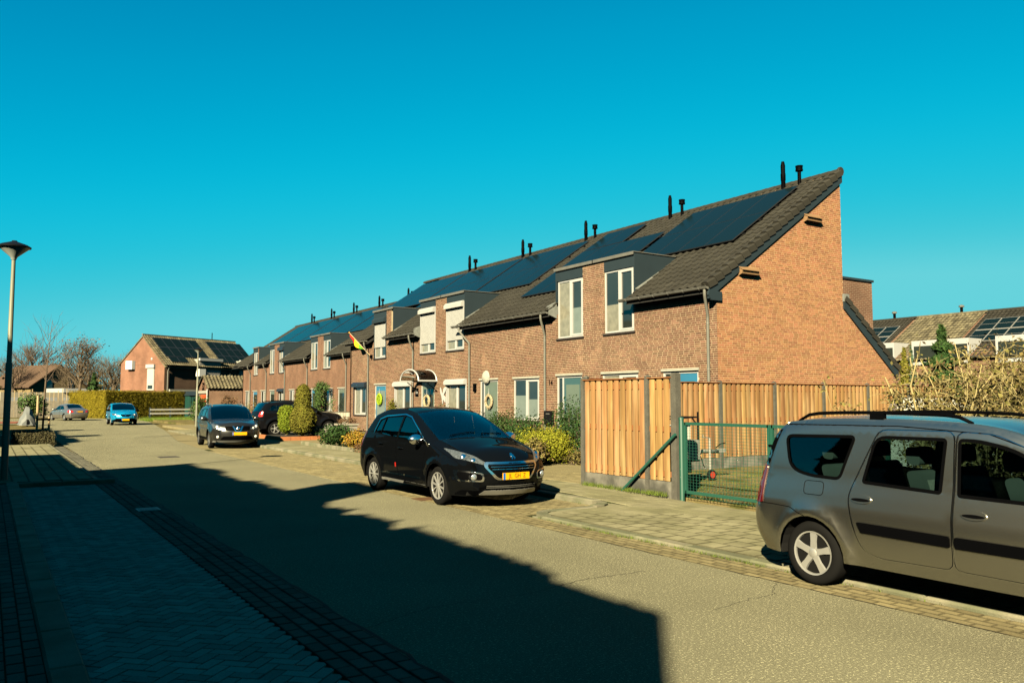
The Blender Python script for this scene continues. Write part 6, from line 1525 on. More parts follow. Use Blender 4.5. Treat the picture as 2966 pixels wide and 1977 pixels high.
# ---- taupe saloon seen from behind
msil = [(2.08,.24,.28,.5,.12,1),(2.17,.42,.3,.58,.16,0),(2.13,.66,.28,.55,.14,0),(1.85,.80,.2,.4,.08,0),(1.3,.90,.14,.24,.04,0),(1.02,.95,.11,.18,.04,1),(.42,1.26,.08,.12,.06,0),(.02,1.40,.085,.12,.05,0),(-.5,1.44,.09,.13,.04,0),(-.98,1.39,.1,.14,.05,1),(-1.58,1.06,.12,.2,.06,0),(-1.75,1.02,.12,.2,.05,0),(-2.25,.98,.14,.26,.06,0),(-2.36,.84,.18,.36,.08,0),(-2.42,.60,.2,.4,.1,0),(-2.32,.27,.2,.35,.1,1)]
mspec = dict(qspec, sil=msil, w=1.77, belt=.95, tumble=.36, axles=(-1.38, 1.38), rw=.315, ra=.355, rim=.215, sill=.23, windows=[([(-1.30,1.03),(-.42,.985),(-.42,1.32),(-.92,1.29)], [.08,.02,.02,.1]), ([(-.36,.985),(.70,.95),(.10,1.28),(-.36,1.33)], [.02,.02,.12,.03])], doors=[[(-.38,.30),(.75,.30),(.8,.93),(-.38,.96)], [(-.9,.30),(-.40,.30),(-.40,.96),(-1.38,1.0),(-1.1,.66)]], glass=[('windscreen', 5, 7, .95), ('rear_window', 9, 10, .88)], cabin=(-1.5, 1.05), seats=(-.75, .2), rimmat=alum, flare=.02)
m_ = Car('saloon_car', 'taupe saloon car seen from behind at the bend of the road', (6.14, 82.9, 0), R(106.9), mspec, p_taupe)
m_.patch([(.48,.74),(.84,.70),(.84,.90),(.56,.92)], 'B', redlens_b, 'tail_lamp', off=.01, rnd=.03, mirror=True); m_.patch([(-2.34,.72),(-2.05,.78),(-2.12,.92),(-2.28,.92)], 'L', redlens_b, 'tail_lamp', off=.01, rnd=.03, mirror=True)
m_.plate('B', .80); m_.patch([(-.5,.24),(.5,.24),(.5,.33),(-.5,.33)], 'B', blackm, 'rear_diffuser')
for sg in (1, -1): m_.mirror(.60, .93, p_taupe, sg)
# ---- black off-roader behind the conifers
osil = [(2.04,.30,.26,.5,.12,1),(2.14,.48,.28,.55,.16,0),(2.12,.78,.26,.5,.16,0),(1.98,.94,.2,.4,.1,0),(1.5,1.04,.14,.24,.05,0),(1.02,1.12,.11,.18,.04,1),(.45,1.44,.08,.12,.06,0),(.15,1.57,.085,.12,.05,0),(-.5,1.63,.09,.13,.04,0),(-1.3,1.61,.09,.13,.04,0),(-1.76,1.55,.1,.15,.04,1),(-2.02,1.16,.11,.18,.06,0),(-2.1,.9,.14,.26,.08,0),(-2.15,.6,.16,.32,.08,0),(-2.06,.34,.18,.3,.08,1)]
ospec = dict(qspec, sil=osil, w=1.82, belt=1.12, tumble=.25, axles=(-1.337, 1.337), rw=.345, ra=.42, rim=.225, sill=.33, flare=.05, windows=[([(-1.70,1.22),(-1.05,1.17),(-1.05,1.46),(-1.5,1.46)], [.08,.03,.03,.1]), ([(-.98,1.17),(-.15,1.14),(-.15,1.50),(-.9,1.48)], .03), ([(-.08,1.14),(.80,1.10),(.22,1.46),(-.08,1.51)], [.02,.02,.12,.03])], doors=[[(-.1,.40),(.86,.40),(.9,1.06),(-.1,1.1)], [(-.8,.40),(-.12,.40),(-.12,1.1),(-1.2,1.14),(-1.05,.75)]], glass=[('windscreen', 5, 7, .95), ('rear_window', 10, 11, .86)], cabin=(-1.75, 1.1), rimmat=alum, side_glass=carglass, front_glass=carglass_d)
o_ = Car('offroad_car', 'black off-road car parked in a driveway behind the clipped conifers', (13.05, 39.9, .095), R(0), ospec, p_duster)
o_.patch([(.66,.92),(.84,.90),(.84,1.14),(.72,1.14)], 'B', redlens_b, 'tail_lamp', off=.01, rnd=.03, mirror=True); o_.patch([(-2.08,.92),(-1.96,.92),(-1.90,1.16),(-2.0,1.18)], 'R', redlens_b, 'tail_lamp', off=.01, rnd=.03, mirror=True)
o_.plate('B', .86, w=.30, h=.17); o_.rails(-1.6, .0, .58, blackm, .05)
o_.patch([(-.8,.36),(.8,.36),(.8,.56),(-.8,.56)], 'B', blackm, 'rear_bumper', off=.012)
for sd in 'LR': o_.patch([(-.86,.34),(.86,.34),(.86,.46),(-.86,.46)], sd, blackm, 'sill_cladding', off=.008)
for sg in (1, -1): o_.mirror(.66, 1.08, blackm, sg)
# ------------------------------------------------------------------ plants and small garden things
def clump_surface(n, fn, size, asp=.6, jit=.05, depth=.0):
    b = MB()
    for _ in range(n):
        p, nr = fn(); p = Vector(p) - Vector(nr)*random.random()**2*depth + Vector((random.gauss(0,jit), random.gauss(0,jit), random.gauss(0,jit)))
        b.leaf(p, size*random.uniform(.6, 1.3), asp, nr)
    return b
def ell(c, r, lo=-1, holes=None):
    def f():
        while True:
            v = Vector((random.gauss(0,1), random.gauss(0,1), random.gauss(0,1))).normalized()
            if v.z < lo: continue
            s = 1 + .10*math.sin(v.x*5+c[0]*7) + .08*math.sin(v.y*7+v.z*5+c[1]*3)
            return (c[0]+v.x*r[0]*s, c[1]+v.y*r[1]*s, c[2]+v.z*r[2]*s), v
    return f
def twigs(x, y, z, n, spread, h, r=.008):
    b = MB()
    for _ in range(n):
        a = random.uniform(0, 6.28); q = random.random()*spread; p0 = Vector((x+math.cos(a)*q*.3, y+math.sin(a)*q*.3, z)); p2 = Vector((x+math.cos(a)*q, y+math.sin(a)*q, z+h*random.uniform(.6, 1)))
        b.tube([p0, p0.lerp(p2, .5)+Vector((random.gauss(0,.05), random.gauss(0,.05), .05)), p2], [r, r*.8, r*.4], 4, False)
    return b
def shrub(name, lab, x, y, z, r, h, m, n, size, core=None, cat='shrub', group=None, lumps=5, fuzz=.06):
    t = thing(name, lab, cat, (x, y, z), 0, group); twigs(x, y, z-.05, 24, r*.8, h*.85, .012).build('stem', bark, t)
    b = MB()
    for k in range(lumps):
        a = random.uniform(0, 6.28); q = r*.5*random.random()**.5; rr = r*random.uniform(.45, .65); zz = z+h*random.uniform(.35, .68)
        c = (x+math.cos(a)*q, y+math.sin(a)*q, zz); f = clump_surface(n//lumps, ell(c, (rr, rr, min(h*.42, zz-z)), -.8), size, .55, fuzz, rr*.5); b.add(f.v, f.f)
    b.build('foliage', m, t); return t
# two clipped conifers
def topiary(lab, x, y, z0, prof, m, n, size):
    t = thing('clipped_conifer', lab, 'conifer', (x, y, z0)); MB().tube([(x, y, z0-.05), (x, y, z0+.5)], [.07, .05], 8).build('trunk', bark, t)
    zs = [p[1] for p in prof]; rs = [p[0] for p in prof]
    core = MB().lathe([(max(r-.07, .01), z0+z) for r, z in prof], 18, Matrix.Translation((x, y, 0))); core.build('inner_foliage', m, t)
    w = [(rs[i]+rs[i+1]+.05)*math.hypot(zs[i+1]-zs[i], rs[i+1]-rs[i]) for i in range(len(prof)-1)]
    def f():
        i = random.choices(range(len(w)), w)[0]; u = random.random(); a = random.uniform(0, 6.283); r = rs[i]+(rs[i+1]-rs[i])*u; z = zs[i]+(zs[i+1]-zs[i])*u
        dz, dr = zs[i+1]-zs[i], rs[i+1]-rs[i]; l = math.hypot(dz, dr) or 1; nr = Vector((math.cos(a)*dz/l, math.sin(a)*dz/l, -dr/l))
        r *= 1+.05*math.sin(a*5+z*4)+.03*math.sin(a*9-z*7); return (x+math.cos(a)*r, y+math.sin(a)*r, z0+z), nr
    clump_surface(n, f, size, .5, .022, .05).build('foliage', m, t); return t
topiary('rounded lime-green clipped conifer, the shorter of the pair', 11.8, 37.6, .12, [(.12,.18),(.30,.28),(.37,.55),(.38,.9),(.36,1.15),(.30,1.33),(.18,1.40),(.02,1.42)], thuja_y, 7000, .035)
topiary('tall two-tiered clipped conifer in front of the far terrace', 11.95, 35.7, .12, [(.12,.15),(.40,.28),(.55,.55),(.57,.85),(.50,1.10),(.37,1.32),(.35,1.5),(.34,1.9),(.28,2.2),(.17,2.34),(.02,2.38)], thuja_g, 11000, .038)
# tall yellow hedge: two faces and a top
hx0, hy0, hd, hg = 9.8, 89.1, Vector((.88, .474, 0)), Vector((-.474, .88, 0))
th = thing('clipped_hedge', 'tall clipped yellow-green hedge at the bend behind the parked cars', 'hedge', (hx0, hy0, 0)); HH = 2.75
core = MB(); M = Matrix((hd, hg, Vector((0,0,1)))).transposed().to_4x4(); M.translation = (hx0, hy0, 0); core.obox(M, .12, 9.3, .12, 5.9, 0, HH-.12); core.build('inner_foliage', hedge_y, th)
def hf_():
    u = random.random(); o = Vector((hx0, hy0, 0))
    if u < .5: a, z = random.uniform(0, 9.4), random.uniform(0, HH); return o+hd*a+Vector((0,0,z)), -hg
    if u < .85: a, z = random.uniform(0, 6.0), random.uniform(0, HH); return o+hg*a+Vector((0,0,z)), -hd
    return o+hd*random.uniform(0, 9.4)+hg*random.uniform(0, 6)+Vector((0,0,HH)), Vector((0,0,1))
clump_surface(30000, hf_, .05, .45, .05, .12).build('foliage', hedge_y, th)
# loose dark hedge in front of the near terrace
dh = thing('loose_hedge', 'loose dark green hedge below the windows of number 14', 'hedge', (13.2, 20.5, .1))
bb = MB(); st = MB()
for k in range(34):
    u = k/33; y = 17.2+u*9.0; x = 13.6-.5*u+random.gauss(0,.18); h = (1.45 if u < .18 else 1.15)+random.gauss(0,.14)
    s_ = twigs(x, y, .05, 5, .35, h+.1, .008); st.add(s_.v, s_.f)
    c = clump_surface(1000, ell((x, y, .1+h*.5), (.40, .40, h*.52), -.95), .036, .5, .08, .35); bb.add(c.v, c.f)
bb.build('foliage', leaf_dk, dh); st.build('stem', bark, dh)
shrub('feathery_conifer', 'bright yellow feathery conifer beside the board fence', 12.75, 18.0, .1, .95, .86, leaf_ye, 17000, .024, lumps=12, fuzz=.06)
shrub('dry_hydrangea', 'dry brown shrub just behind the bonnet of the black crossover', 12.0, 17.3, .1, .38, .75, leaf_br, 700, .045)
shrub('heather_bush', 'low greyish heather beside the fence post', 13.15, 17.2, .1, .42, .32, leaf_br, 900, .03)
pt = thing('pale_stalks', 'pale dead flower stalks near the fence post', 'plant', (13.4, 17.4, .1)); b = MB()
for k in range(9):
    x, y = 13.2+random.random()*.45, 17.2+random.random()*.4; b.tube([(x, y, .1), (x+random.gauss(0,.03), y, .1+random.uniform(.3,.55))], [.035, .004], 5)
b.build('stalk', mat('dry_stalk', (.34,.27,.17), .9, var=.1), pt)
# garden in front of houses four and five
shrub('dark_shrub', 'dark green shrub in the bed beside the pavement', 10.75, 28.6, .1, .75, .72, leaf_dk, 3600, .045, lumps=8)
shrub('orange_shrub', 'orange-yellow low shrub in the bed beside the pavement', 11.05, 27.1, .1, .62, .55, leaf_or, 2800, .04, lumps=7)
shrub('yellow_shrub', 'yellow-green shrub glimpsed behind the black crossover', 11.3, 24.2, .1, .5, .75, leaf_ye, 1500, .04)
shrub('ground_heather', 'low brown heather strip between the garden and pavement', 10.8, 25.3, .1, .7, .22, leaf_rd, 1400, .03)
shrub('silver_shrub', 'grey-green low shrub beside the driveway', 12.9, 36.9, .1, .55, .45, leaf_gr, 1300, .04)
be = thing('garden_bed', 'raised bed with terracotta edging under the clipped conifers', 'garden bed', (11.3, 36, .1))
MB().box(10.5, 13.0, 34.0, 38.6, .05, .17).build('mulch', mat('dark_mulch', (.03,.027,.022), .95, var=.3, vs=20, bump=.8, bs=40), be)
for k in range(10): MB().cbox(10.42, 10.5, 34.0+k*.46, 34.45+k*.46, .05, .26, .01).build('edging', terra, be)
for k in range(6): MB().cbox(10.42+k*.43, 10.84+k*.43, 33.92, 34.0, .05, .26, .01).build('edging', terra, be)
sb = thing('kerb_edging', 'pale stone edging along the shrub bed by the pavement', 'edging', (10.3, 27, .1))
for k in range(7): MB().cbox(10.22, 10.32, 25.5+k*.75, 26.22+k*.75, .05, .22, .015).build('stone_block', kerbm, sb)
pl = thing('stone_planter', 'stone trough planter with pinkish heather beside the off-road car', 'planter', (13.85, 35.2, .1)); MB().prism([(-.32, 0), (.32, 0), (.4, .62), (-.4, .62)], lambda a, c, t: (13.85+a, t, .1+c), 34.9, 35.6).build('trough', stone, pl); MB().box(13.40, 14.30, 34.85, 35.65, .66, .74).build('rim', stone, pl)
clump_surface(700, ell((13.85, 35.25, .82), (.42, .36, .2), -.2), .035, .5, .04, .1).build('foliage', leaf_rd, pl)
for (x, y, w, l, lab, m) in ((13.5, 37.8, .9, .25, 'low grey stone trough beside the front wheel of the off-road car', stone), (11.6, 41.4, 1.1, .3, 'low grey concrete trough behind the lime conifer', stone)):
    o = MB().cbox(x-w/2, x+w/2, y-l/2, y+l/2, .05, .42, .02).build('trough', m, None, label=lab, cat='planter')
o = MB().lathe([(.05, -.26), (.25, -.18), (.32, 0), (.28, .16), (.15, .26), (0, .28)], 18, Matrix.Translation((14.2, 30.6, .34))).build('garden_boulder', blackm, None, smooth=True, label='round black boulder in front of the brick wall', cat='boulder')
shrub('small_plant', 'small light green plant beside the black boulder', 13.9, 31.4, .1, .28, .4, leaf_md, 500, .035)
o = MB().prism([(-.35, 0), (.35, 0), (.25, .2), (0, .3), (-.25, .2)], lambda a, c, t: (13.3+a, t, .1+c), 28.6, 29.2).build('terracotta_mound', terra, None, label='orange terracotta roof-shaped piece on the garden paving', cat='ornament')
rb_ = thing('brick_wall', 'low orange brick garden wall behind the orange shrub', 'wall', (12.6, 27.6, .1))
for r in range(4):
    for k in range(9): MB().box(12.3+(.0), 12.42, 26.4+k*.225+(.11 if r % 2 else 0), 26.61+k*.225+(.11 if r % 2 else 0), .1+r*.065, .155+r*.065).build('brick', terra, rb_)
# front-yard fences: pale boards by the driveway, blue-grey boards near house four
def picket(lab, a, b, h, m, z=.1, w=.15, cap=None):
    t = thing('board_fence', lab, 'fence', (a[0], a[1], z)); L = math.hypot(b[0]-a[0], b[1]-a[1]); n = int(L/(w+.012)); ang = math.atan2(b[1]-a[1], b[0]-a[0])
    for k in range(n):
        u = (k+.5)/n; x, y = a[0]+(b[0]-a[0])*u, a[1]+(b[1]-a[1])*u; M = Matrix.Translation((x, y, z)) @ Matrix.Rotation(ang, 4, 'Z'); MB().obox(M, -w/2, w/2, -.012, .012, 0, h).build('board', m, t)
    for zz in (.25, h-.25): MB().bar((a[0], a[1]+.03, z+zz), (b[0], b[1]+.03, z+zz), .03, .08).build('rail', m, t)
    if cap: MB().bar((a[0], a[1], z+h+.02), (b[0], b[1], z+h+.02), .12, .03).build('cap', cap, t)
pale = mat('pale_fence_paint', (.30,.29,.24), .8, var=.1, obj=.12)
picket('pale board fence behind the off-road car', (12.5, 47.5), (19.9, 45.0), 1.0, pale, cap=wood_old)
picket('blue-grey board fence in front of the canopy house', (16.9, 36.6), (15.6, 35.4), 1.05, mat('bluegrey_paint', (.16,.19,.20), .8, var=.1, obj=.1))
o = MB().box(15.2, 16.0, 33.6, 34.4, .1, 1.0).build('white_planter', cream, None, label='white box planter with a small conifer by the canopy door', cat='planter')
shrub('box_conifer', 'small dark conifer growing in the white planter', 15.6, 34.0, .98, .28, .85, thuja_g, 900, .035)
gb = thing('wheelie_bin', 'green wheelie bin beside the far terrace', 'bin', (17.6, 53.5, .1)); MB().prism([(-.24, .1), (.24, .1), (.3, .95), (-.3, .95)], lambda a, c, t: (17.6+a, t, .1+c), 53.2, 53.9).build('body', bin_green, gb); MB().prism([(-.33, .95), (.33, .95), (.3, 1.03), (-.25, 1.06)], lambda a, c, t: (17.6+a, t, .1+c), 53.12, 53.95).build('lid', bin_green, gb)
# climbing plant arch
ca = thing('climbing_plant', 'climbing plant on an arch beside a far terrace door', 'climber', (19.4, 53.9, .1)); b = MB(); st = MB()
for k in range(15):
    u = k/14; yy = 54.9-u*2.4; zz = .1+2.9*math.sin(math.pi*min(1, u*1.05)*.62+.25) if u > .25 else .1+u*10
    for q in range(3): c = clump_surface(90, ell((19.4, 54.6+random.gauss(0,.2), .3+k*.18), (.3, .42, .28)), .06, .5, .06, .2); b.add(c.v, c.f)
st.tube([(19.4, 54.7, .1), (19.5, 54.6, 1.5), (19.4, 54.2, 2.7), (19.3, 53.2, 3.0)], .04, 6)
for k in range(7): c = clump_surface(70, ell((19.4, 54.2-k*.18, 2.75+.1*math.sin(k)), (.25, .25, .25)), .06, .5, .06, .2); b.add(c.v, c.f)
for k in range(9): c = clump_surface(40, ell((19.35, 51.9+random.gauss(0,.15), .3+k*.2), (.2, .35, .2)), .05, .5, .06, .2); b.add(c.v, c.f)
b.build('foliage', leaf_md, ca); st.build('stem', bark, ca)
shrub('grass_clump', 'pale ornamental grass behind the off-road car', 16.5, 57.5, .1, 1.7, 1.6, leaf_br, 2200, .05, lumps=8)
shrub('yellowish_shrub', 'yellowish shrub by the far terrace end', 16.8, 62, .1, 1.3, .9, leaf_or, 900, .06)
shrub('russet_shrub', 'russet-leaved shrub in front of the garage 32', 18.8, 76.5, .1, 1.1, 2.3, leaf_rd, 1500, .08)
shrub('laurel_bush', 'green laurel bush at the foot of the far lamp post', 12.9, 62, .1, .9, 1.9, leaf_md, 2200, .07)
# grass tufts
def tufts(name, pts, m, lab=None, kind='stuff', h=.05, n=14, sp=.05):
    b = MB()
    for x, y, z in pts:
        for _ in range(n):
            px, py = x+random.gauss(0, sp), y+random.gauss(0, sp); a = random.uniform(0, 6.28); hh = h*random.uniform(.5, 1.4); w = .004
            b.add([(px-w*math.cos(a), py-w*math.sin(a), z), (px+w*math.cos(a), py+w*math.sin(a), z), (px+random.gauss(0,.015), py+random.gauss(0,.015), z+hh)], [(0,1,2)])
    return b.build(name, m, None, kind=kind, label=lab)
tufts('grass_edge', [(10.18+random.gauss(0,.03), random.uniform(10.6, 13.1), .1) for _ in range(110)] + [(10.5, random.uniform(6.5, 10.6), .085) for _ in range(60)], grassblade, 'grass growing along the fence and gate foot', h=.07)
tufts('yard_grass', [(random.uniform(10.8, 22), random.uniform(6, 14), .085) for _ in range(1300)], grassblade, 'short patchy grass in the side yard', h=.05, n=10, sp=.12)
tufts('joint_grass', [(7.125+random.gauss(0,.012), random.choice((random.uniform(4, 10.2), random.gauss(6.5,.6), random.gauss(8.6,.5))), .004) for _ in range(120)] + [(8.78+random.gauss(0,.015), random.uniform(11, 30), .0) for _ in range(90)], grassblade, 'weeds in the kerb joints on the right', h=.03, n=8, sp=.03)
tufts('lawn_grass', [(random.uniform(11.5, 17.5), random.uniform(76.5, 79.0), -.04) for _ in range(900)], mat('lawn_blade', (.09,.15,.012), .8, isl=.3), 'bright lawn in front of the rail fence', h=.35, n=6, sp=.25)
# bare twig hedge at the right
bh = thing('twig_hedge', 'cut-back leafless hedge with pale branches behind the estate car', 'hedge', (13.0, 5.5, .1)); br = MB(); lv = MB(); dk = MB()
rnd = random.Random(5)
for k in range(300):
    y = rnd.uniform(2.4, 7.3); x = 12.7+rnd.gauss(0, .6); top = 2.66 + .12*math.sin(y*4)+rnd.gauss(0,.16) - max(0, y-6.3)*.5
    a = rnd.uniform(0, 6.28); lean = rnd.uniform(.1, .8); r0 = rnd.choice((.006, .008, .010, .014, .022)); p0 = Vector((x, y, .05)); p1 = Vector((x+math.cos(a)*lean*.3+rnd.gauss(0,.12), y+math.sin(a)*lean*.3+rnd.gauss(0,.12), top*.5)); p2 = Vector((x+math.cos(a)*lean, y+math.sin(a)*lean, top*rnd.uniform(.7, 1.0)))
    br.tube([p0, p1, p1.lerp(p2,.6)+Vector((rnd.gauss(0,.08), rnd.gauss(0,.08), 0)), p2], [r0, r0*.85, r0*.7, r0*.5], 4)
    for q in range(15):
        u = rnd.uniform(.3, 1); s = (p0.lerp(p1, u*2) if u < .5 else p1.lerp(p2, u*2-1)); dv = Vector((rnd.gauss(0,.8), rnd.gauss(0,.8), rnd.gauss(.15,.6))).normalized()*rnd.uniform(.12, .42)
        m_pt = s+dv*.5+Vector((rnd.gauss(0,.05), rnd.gauss(0,.05), rnd.gauss(0,.05))); br.tube([s, m_pt, s+dv], [r0*.5, r0*.4, r0*.2], 3, False)
        e = s+dv*rnd.uniform(.4, 1); d2 = Vector((rnd.gauss(0,1), rnd.gauss(0,1), rnd.gauss(.2,1))).normalized()*rnd.uniform(.06, .2); br.tube([e, e+d2], [.0045, .002], 3, False)
        for w in range(7): lv.leaf(s+dv*rnd.random()+Vector((rnd.gauss(0,.08), rnd.gauss(0,.08), rnd.gauss(0,.08))), rnd.uniform(.018, .042), .6)
br.build('branches', bark_lt, bh, smooth=True); lv.build('dry_leaves', leaf_br, bh)
for k in range(44): c = clump_surface(300, ell((13.1+rnd.gauss(0,.35), rnd.uniform(2.4, 6.9), rnd.uniform(.4, 2.0)), (.4, .4, .35)), .035, .6, .1, .3); dk.add(c.v, c.f)
dk.build('inner_leaves', leaf_dk, bh)
# conifers behind the twig hedge
def cone_tree(lab, x, y, h, r, m, n, size, z=.1):
    t = thing('conifer_tree', lab, 'tree', (x, y, z)); MB().tube([(x, y, z-.1), (x, y, z+h*.95)], [r*.1, .02], 8).build('trunk', bark, t); b = MB()
    for _ in range(n):
        u = random.random()**.7; zz = h*(.12+.88*(1-u)); rr = r*u*(.75+.35*math.sin(zz*9+1))*random.uniform(.5, 1.05); a = random.uniform(0, 6.283)
        b.leaf((x+math.cos(a)*rr, y+math.sin(a)*rr, z+zz-rr*.12), size*random.uniform(.6, 1.4), .35, (math.cos(a), math.sin(a), .4))
    b.build('crown', m, t)
cone_tree('dark green fir tree standing up behind the twig hedge', 37.4, 20.6, 5.2, 1.9, leaf_dk, 7500, .16)
cone_tree('slim pale conifer in front of the white dormer', 32.6, 19.3, 4.0, .5, leaf_gr, 1500, .08)
cone_tree('clipped dark conifer beside the end of the brick lean-to', 27.6, 16.6, 3.6, .75, thuja_g, 2600, .08)
# young street tree, its stake, its hedge box
def branch(b, p, d, L, r, depth, rnd, spread=.5, droop=0, kids=3, seg=3, nsides=4, leafs=None):
    pts = [p]; rad = [r]; q = Vector(p); dd = Vector(d).normalized()
    for i in range(seg):
        dd = (dd + Vector((rnd.gauss(0,.10), rnd.gauss(0,.10), rnd.gauss(.02,.08)-droop))).normalized(); q = q+dd*L/seg; pts.append(q.copy()); rad.append(r*(1-.55*(i+1)/seg))
    b.tube(pts, rad, nsides if r > .02 else 3, False)
    if leafs is not None and depth <= 1:
        for _ in range(leafs[1]): leafs[0].leaf(q+Vector((rnd.gauss(0,L*.3), rnd.gauss(0,L*.3), rnd.gauss(0,L*.3))), leafs[2]*rnd.uniform(.6,1.3))
    if depth <= 0: return
    for k in range(kids):
        u = rnd.uniform(.35, 1.0) if k else 1.0; i = min(seg-1, int(u*seg)); s = pts[i].lerp(pts[i+1], u*seg-i) if u < 1 else pts[-1]
        a = rnd.uniform(0, 6.283); side = Vector((math.cos(a), math.sin(a), rnd.uniform(.0, .5))); nd = (dd*(1-spread)+side*spread).normalized()
        branch(b, s, nd, L*rnd.uniform(.55, .8), r*rnd.uniform(.42, .6), depth-1, rnd, spread, droop, kids, seg, nsides, leafs)
yt = thing('young_tree', 'young bare street tree tied to wooden stakes in the low hedge box', 'tree', (2.0, 39.6, .1)); rnd = random.Random(11)
b = MB(); b.tube([(2.0, 39.6, 0), (2.02, 39.6, 1.5), (2.05, 39.6, 2.6)], [.045, .04, .034], 7); b.build('trunk', bark, yt); b = MB()
b.tube([(2.05, 39.6, 2.6), (2.1, 39.55, 3.8), (2.2, 39.5, 5.2)], [.034, .02, .006], 5)
for k in range(17):
    a = k*2.4; z = 2.5+k*.13; branch(b, Vector((2.05+.02*k/9, 39.6, z)), Vector((math.cos(a), math.sin(a), 1.25)), 1.15*(1-k*.028), .013, 2, rnd, .4, kids=2)
b.build('branches', bark_red, yt)
for x in (1.78, 2.22): MB().tube([(x, 39.35, 0), (x, 39.35, 2.0 if x < 2 else 1.1)], .045, 8).build('stake', stakem, yt)
MB().bar((1.75, 39.3, 1.0), (2.25, 39.3, 1.0), .05, .08).build('tie', blackm, yt)
lb = thing('low_hedge', 'low brownish hedge box around the foot of the young tree', 'hedge', (1.6, 39, .1)); MB().box(.98, 2.25, 36.9, 40.7, .0, .42).build('inner_foliage', leaf_br, lb)
def lbf():
    u = random.random(); x, y, z = random.uniform(.92, 2.3), random.uniform(36.8, 40.8), random.uniform(.05, .5)
    if u < .35: return (x, 36.8, z), (0,-1,0)
    if u < .5: return (.92, y, z), (-1,0,0)
    return (x, y, .5), (0,0,1)
clump_surface(5200, lbf, .03, .6, .03, .06).build('foliage', mat('box_leaf', (.055,.05,.022), .8, isl=.6, hue=.02, var=.2), lb)
# covered motorbike
mc = thing('covered_motorbike', 'grey tarpaulin cover over a motorbike on the left pavement', 'motorbike cover', (2.4, 66.5, 0)); b = MB(); nr = 9
prof = [(-.95, .25, .55), (-.8, .36, .85), (-.45, .40, 1.02), (-.1, .40, 1.12), (.2, .42, 1.36), (.45, .40, 1.22), (.75, .32, .85), (.98, .24, .5)]
for i, (u, w, h) in enumerate(prof):
    for k in range(nr):
        px_, pz_ = [(1.15, .04), (1.05, .22), (.95, .42), (.55, .62), (.22, .97), (-.25, 1.0), (-.62, .74), (-.92, .4), (-1.1, .04)][k]; b.v.append((2.4-px_*w*1.15*(1+.10*math.sin(i*2+k*1.7)), 66.5+u*.9, .03+(h-.03)*pz_*(1+.05*math.sin(k*3+i*2))))
for i in range(len(prof)-1): b.f += [(i*nr+k, i*nr+k+1, (i+1)*nr+k+1, (i+1)*nr+k) for k in range(nr-1)]
b.f += [tuple(range(nr))[::-1], tuple((len(prof)-1)*nr+k for k in range(nr))]; b.build('cover', tarp, mc, smooth=30)
for y in (65.85, 67.15): MB().lathe([(.1,0),(.28,0),(.28,.12),(.1,.12)], 16, Matrix.Translation((2.34, y, .28)) @ Matrix.Rotation(R(90), 4, 'Y')).build('wheel', rubber, mc)
# bare trees far left
def bare_tree(lab, x, y, h, seed, m=bark, lm=None, sp=.45, r=.22, kids=4):
    t = thing('bare_tree', lab, 'tree', (x, y, 0), 0, 'bare trees in the distance'); rnd = random.Random(seed); tb = MB(); b = MB(); lv = MB()
    tb.tube([(x, y, -.1), (x+rnd.gauss(0,.1), y, h*.2), (x+rnd.gauss(0,.2), y, h*.62)], [r, r*.8, r*.45], 8); tb.build('trunk', m, t)
    for k in range(13):
        a = k*2.4+rnd.random(); z = h*(.36+.02*k); branch(b, Vector((x, y, min(z, h*.6))), Vector((math.cos(a)*.8, math.sin(a)*.8, .9+.08*k)), h*.30*(1-.015*k), r*.34, 3, rnd, sp, kids=kids, leafs=(lv, 1, .10) if lm else None)
    b.build('crown', m, t)
    if lm: lv.build('leaves', lm, t)
bare_tree('bare tree with brown leaf clusters left of the far house', 9.9, 119, 9.3, 21, bark, leaf_rd, .42, .26)
bare_tree('bare reddish tree behind the brown roof', 5.9, 157, 10.8, 22, bark_red, None, .42, .35)
bare_tree('bare tree far left beside the lamp post', 3.2, 147, 8.0, 23, bark_red, None)
bare_tree('bare tree right of the brown roof', 10.6, 140, 7.2, 24, bark, None)
bare_tree('bare bushy tree beside the gable of the far house', 14.8, 127, 7.6, 25, bark, None)
bare_tree('bare tree just left of the far brick gable', 18.2, 135, 8.6, 26, bark, None)
bare_tree('bare grey tree between brown roof and leaf-clustered tree', 14.0, 150, 8.6, 27, bark, None)
cone_tree('dark evergreen bush behind the yellow hedge', 12.3, 125.7, 5.6, 2.0, leaf_dk, 2600, .22, 0)
sc = MB(); sl_ = MB(); rnd = random.Random(31)
for k in range(420):
    x = rnd.uniform(-8, 42); y = 165+rnd.gauss(0, 7); h = rnd.uniform(5, 10); sc.tube([(x, y, 0), (x+rnd.gauss(0,.8), y, h*.6), (x+rnd.gauss(0,1.6), y, h)], [.10, .06, .02], 3, False)
    for q in range(7):
        z = h*rnd.uniform(.2, .9); sc.tube([(x, y, z), (x+rnd.gauss(0,1.6), y+rnd.gauss(0,.8), z+rnd.uniform(.6, 2.2))], [.04, .012], 3, False)
    for q in range(8): sl_.leaf((x+rnd.gauss(0,1.2), y, h*rnd.uniform(.05,.7)), .35)
tw = sc.build('distant_wood', mat('far_twigs', (.075,.062,.04), .9, var=.3, vs=.4), None, kind='stuff', label='far-off leafless wood along the horizon on the left'); sl_.build('undergrowth', leaf_br, tw)
shrub('ivy_bush', 'green ivy bush at the foot of the grey fence behind the lamp post', 4.0, 92, 0, 1.6, 2.3, leaf_md, 1600, .12)
shrub('dry_shrub', 'dry shrub between the fence and the saloon', 8.2, 96, 0, 1.3, 1.5, leaf_br, 900, .1)
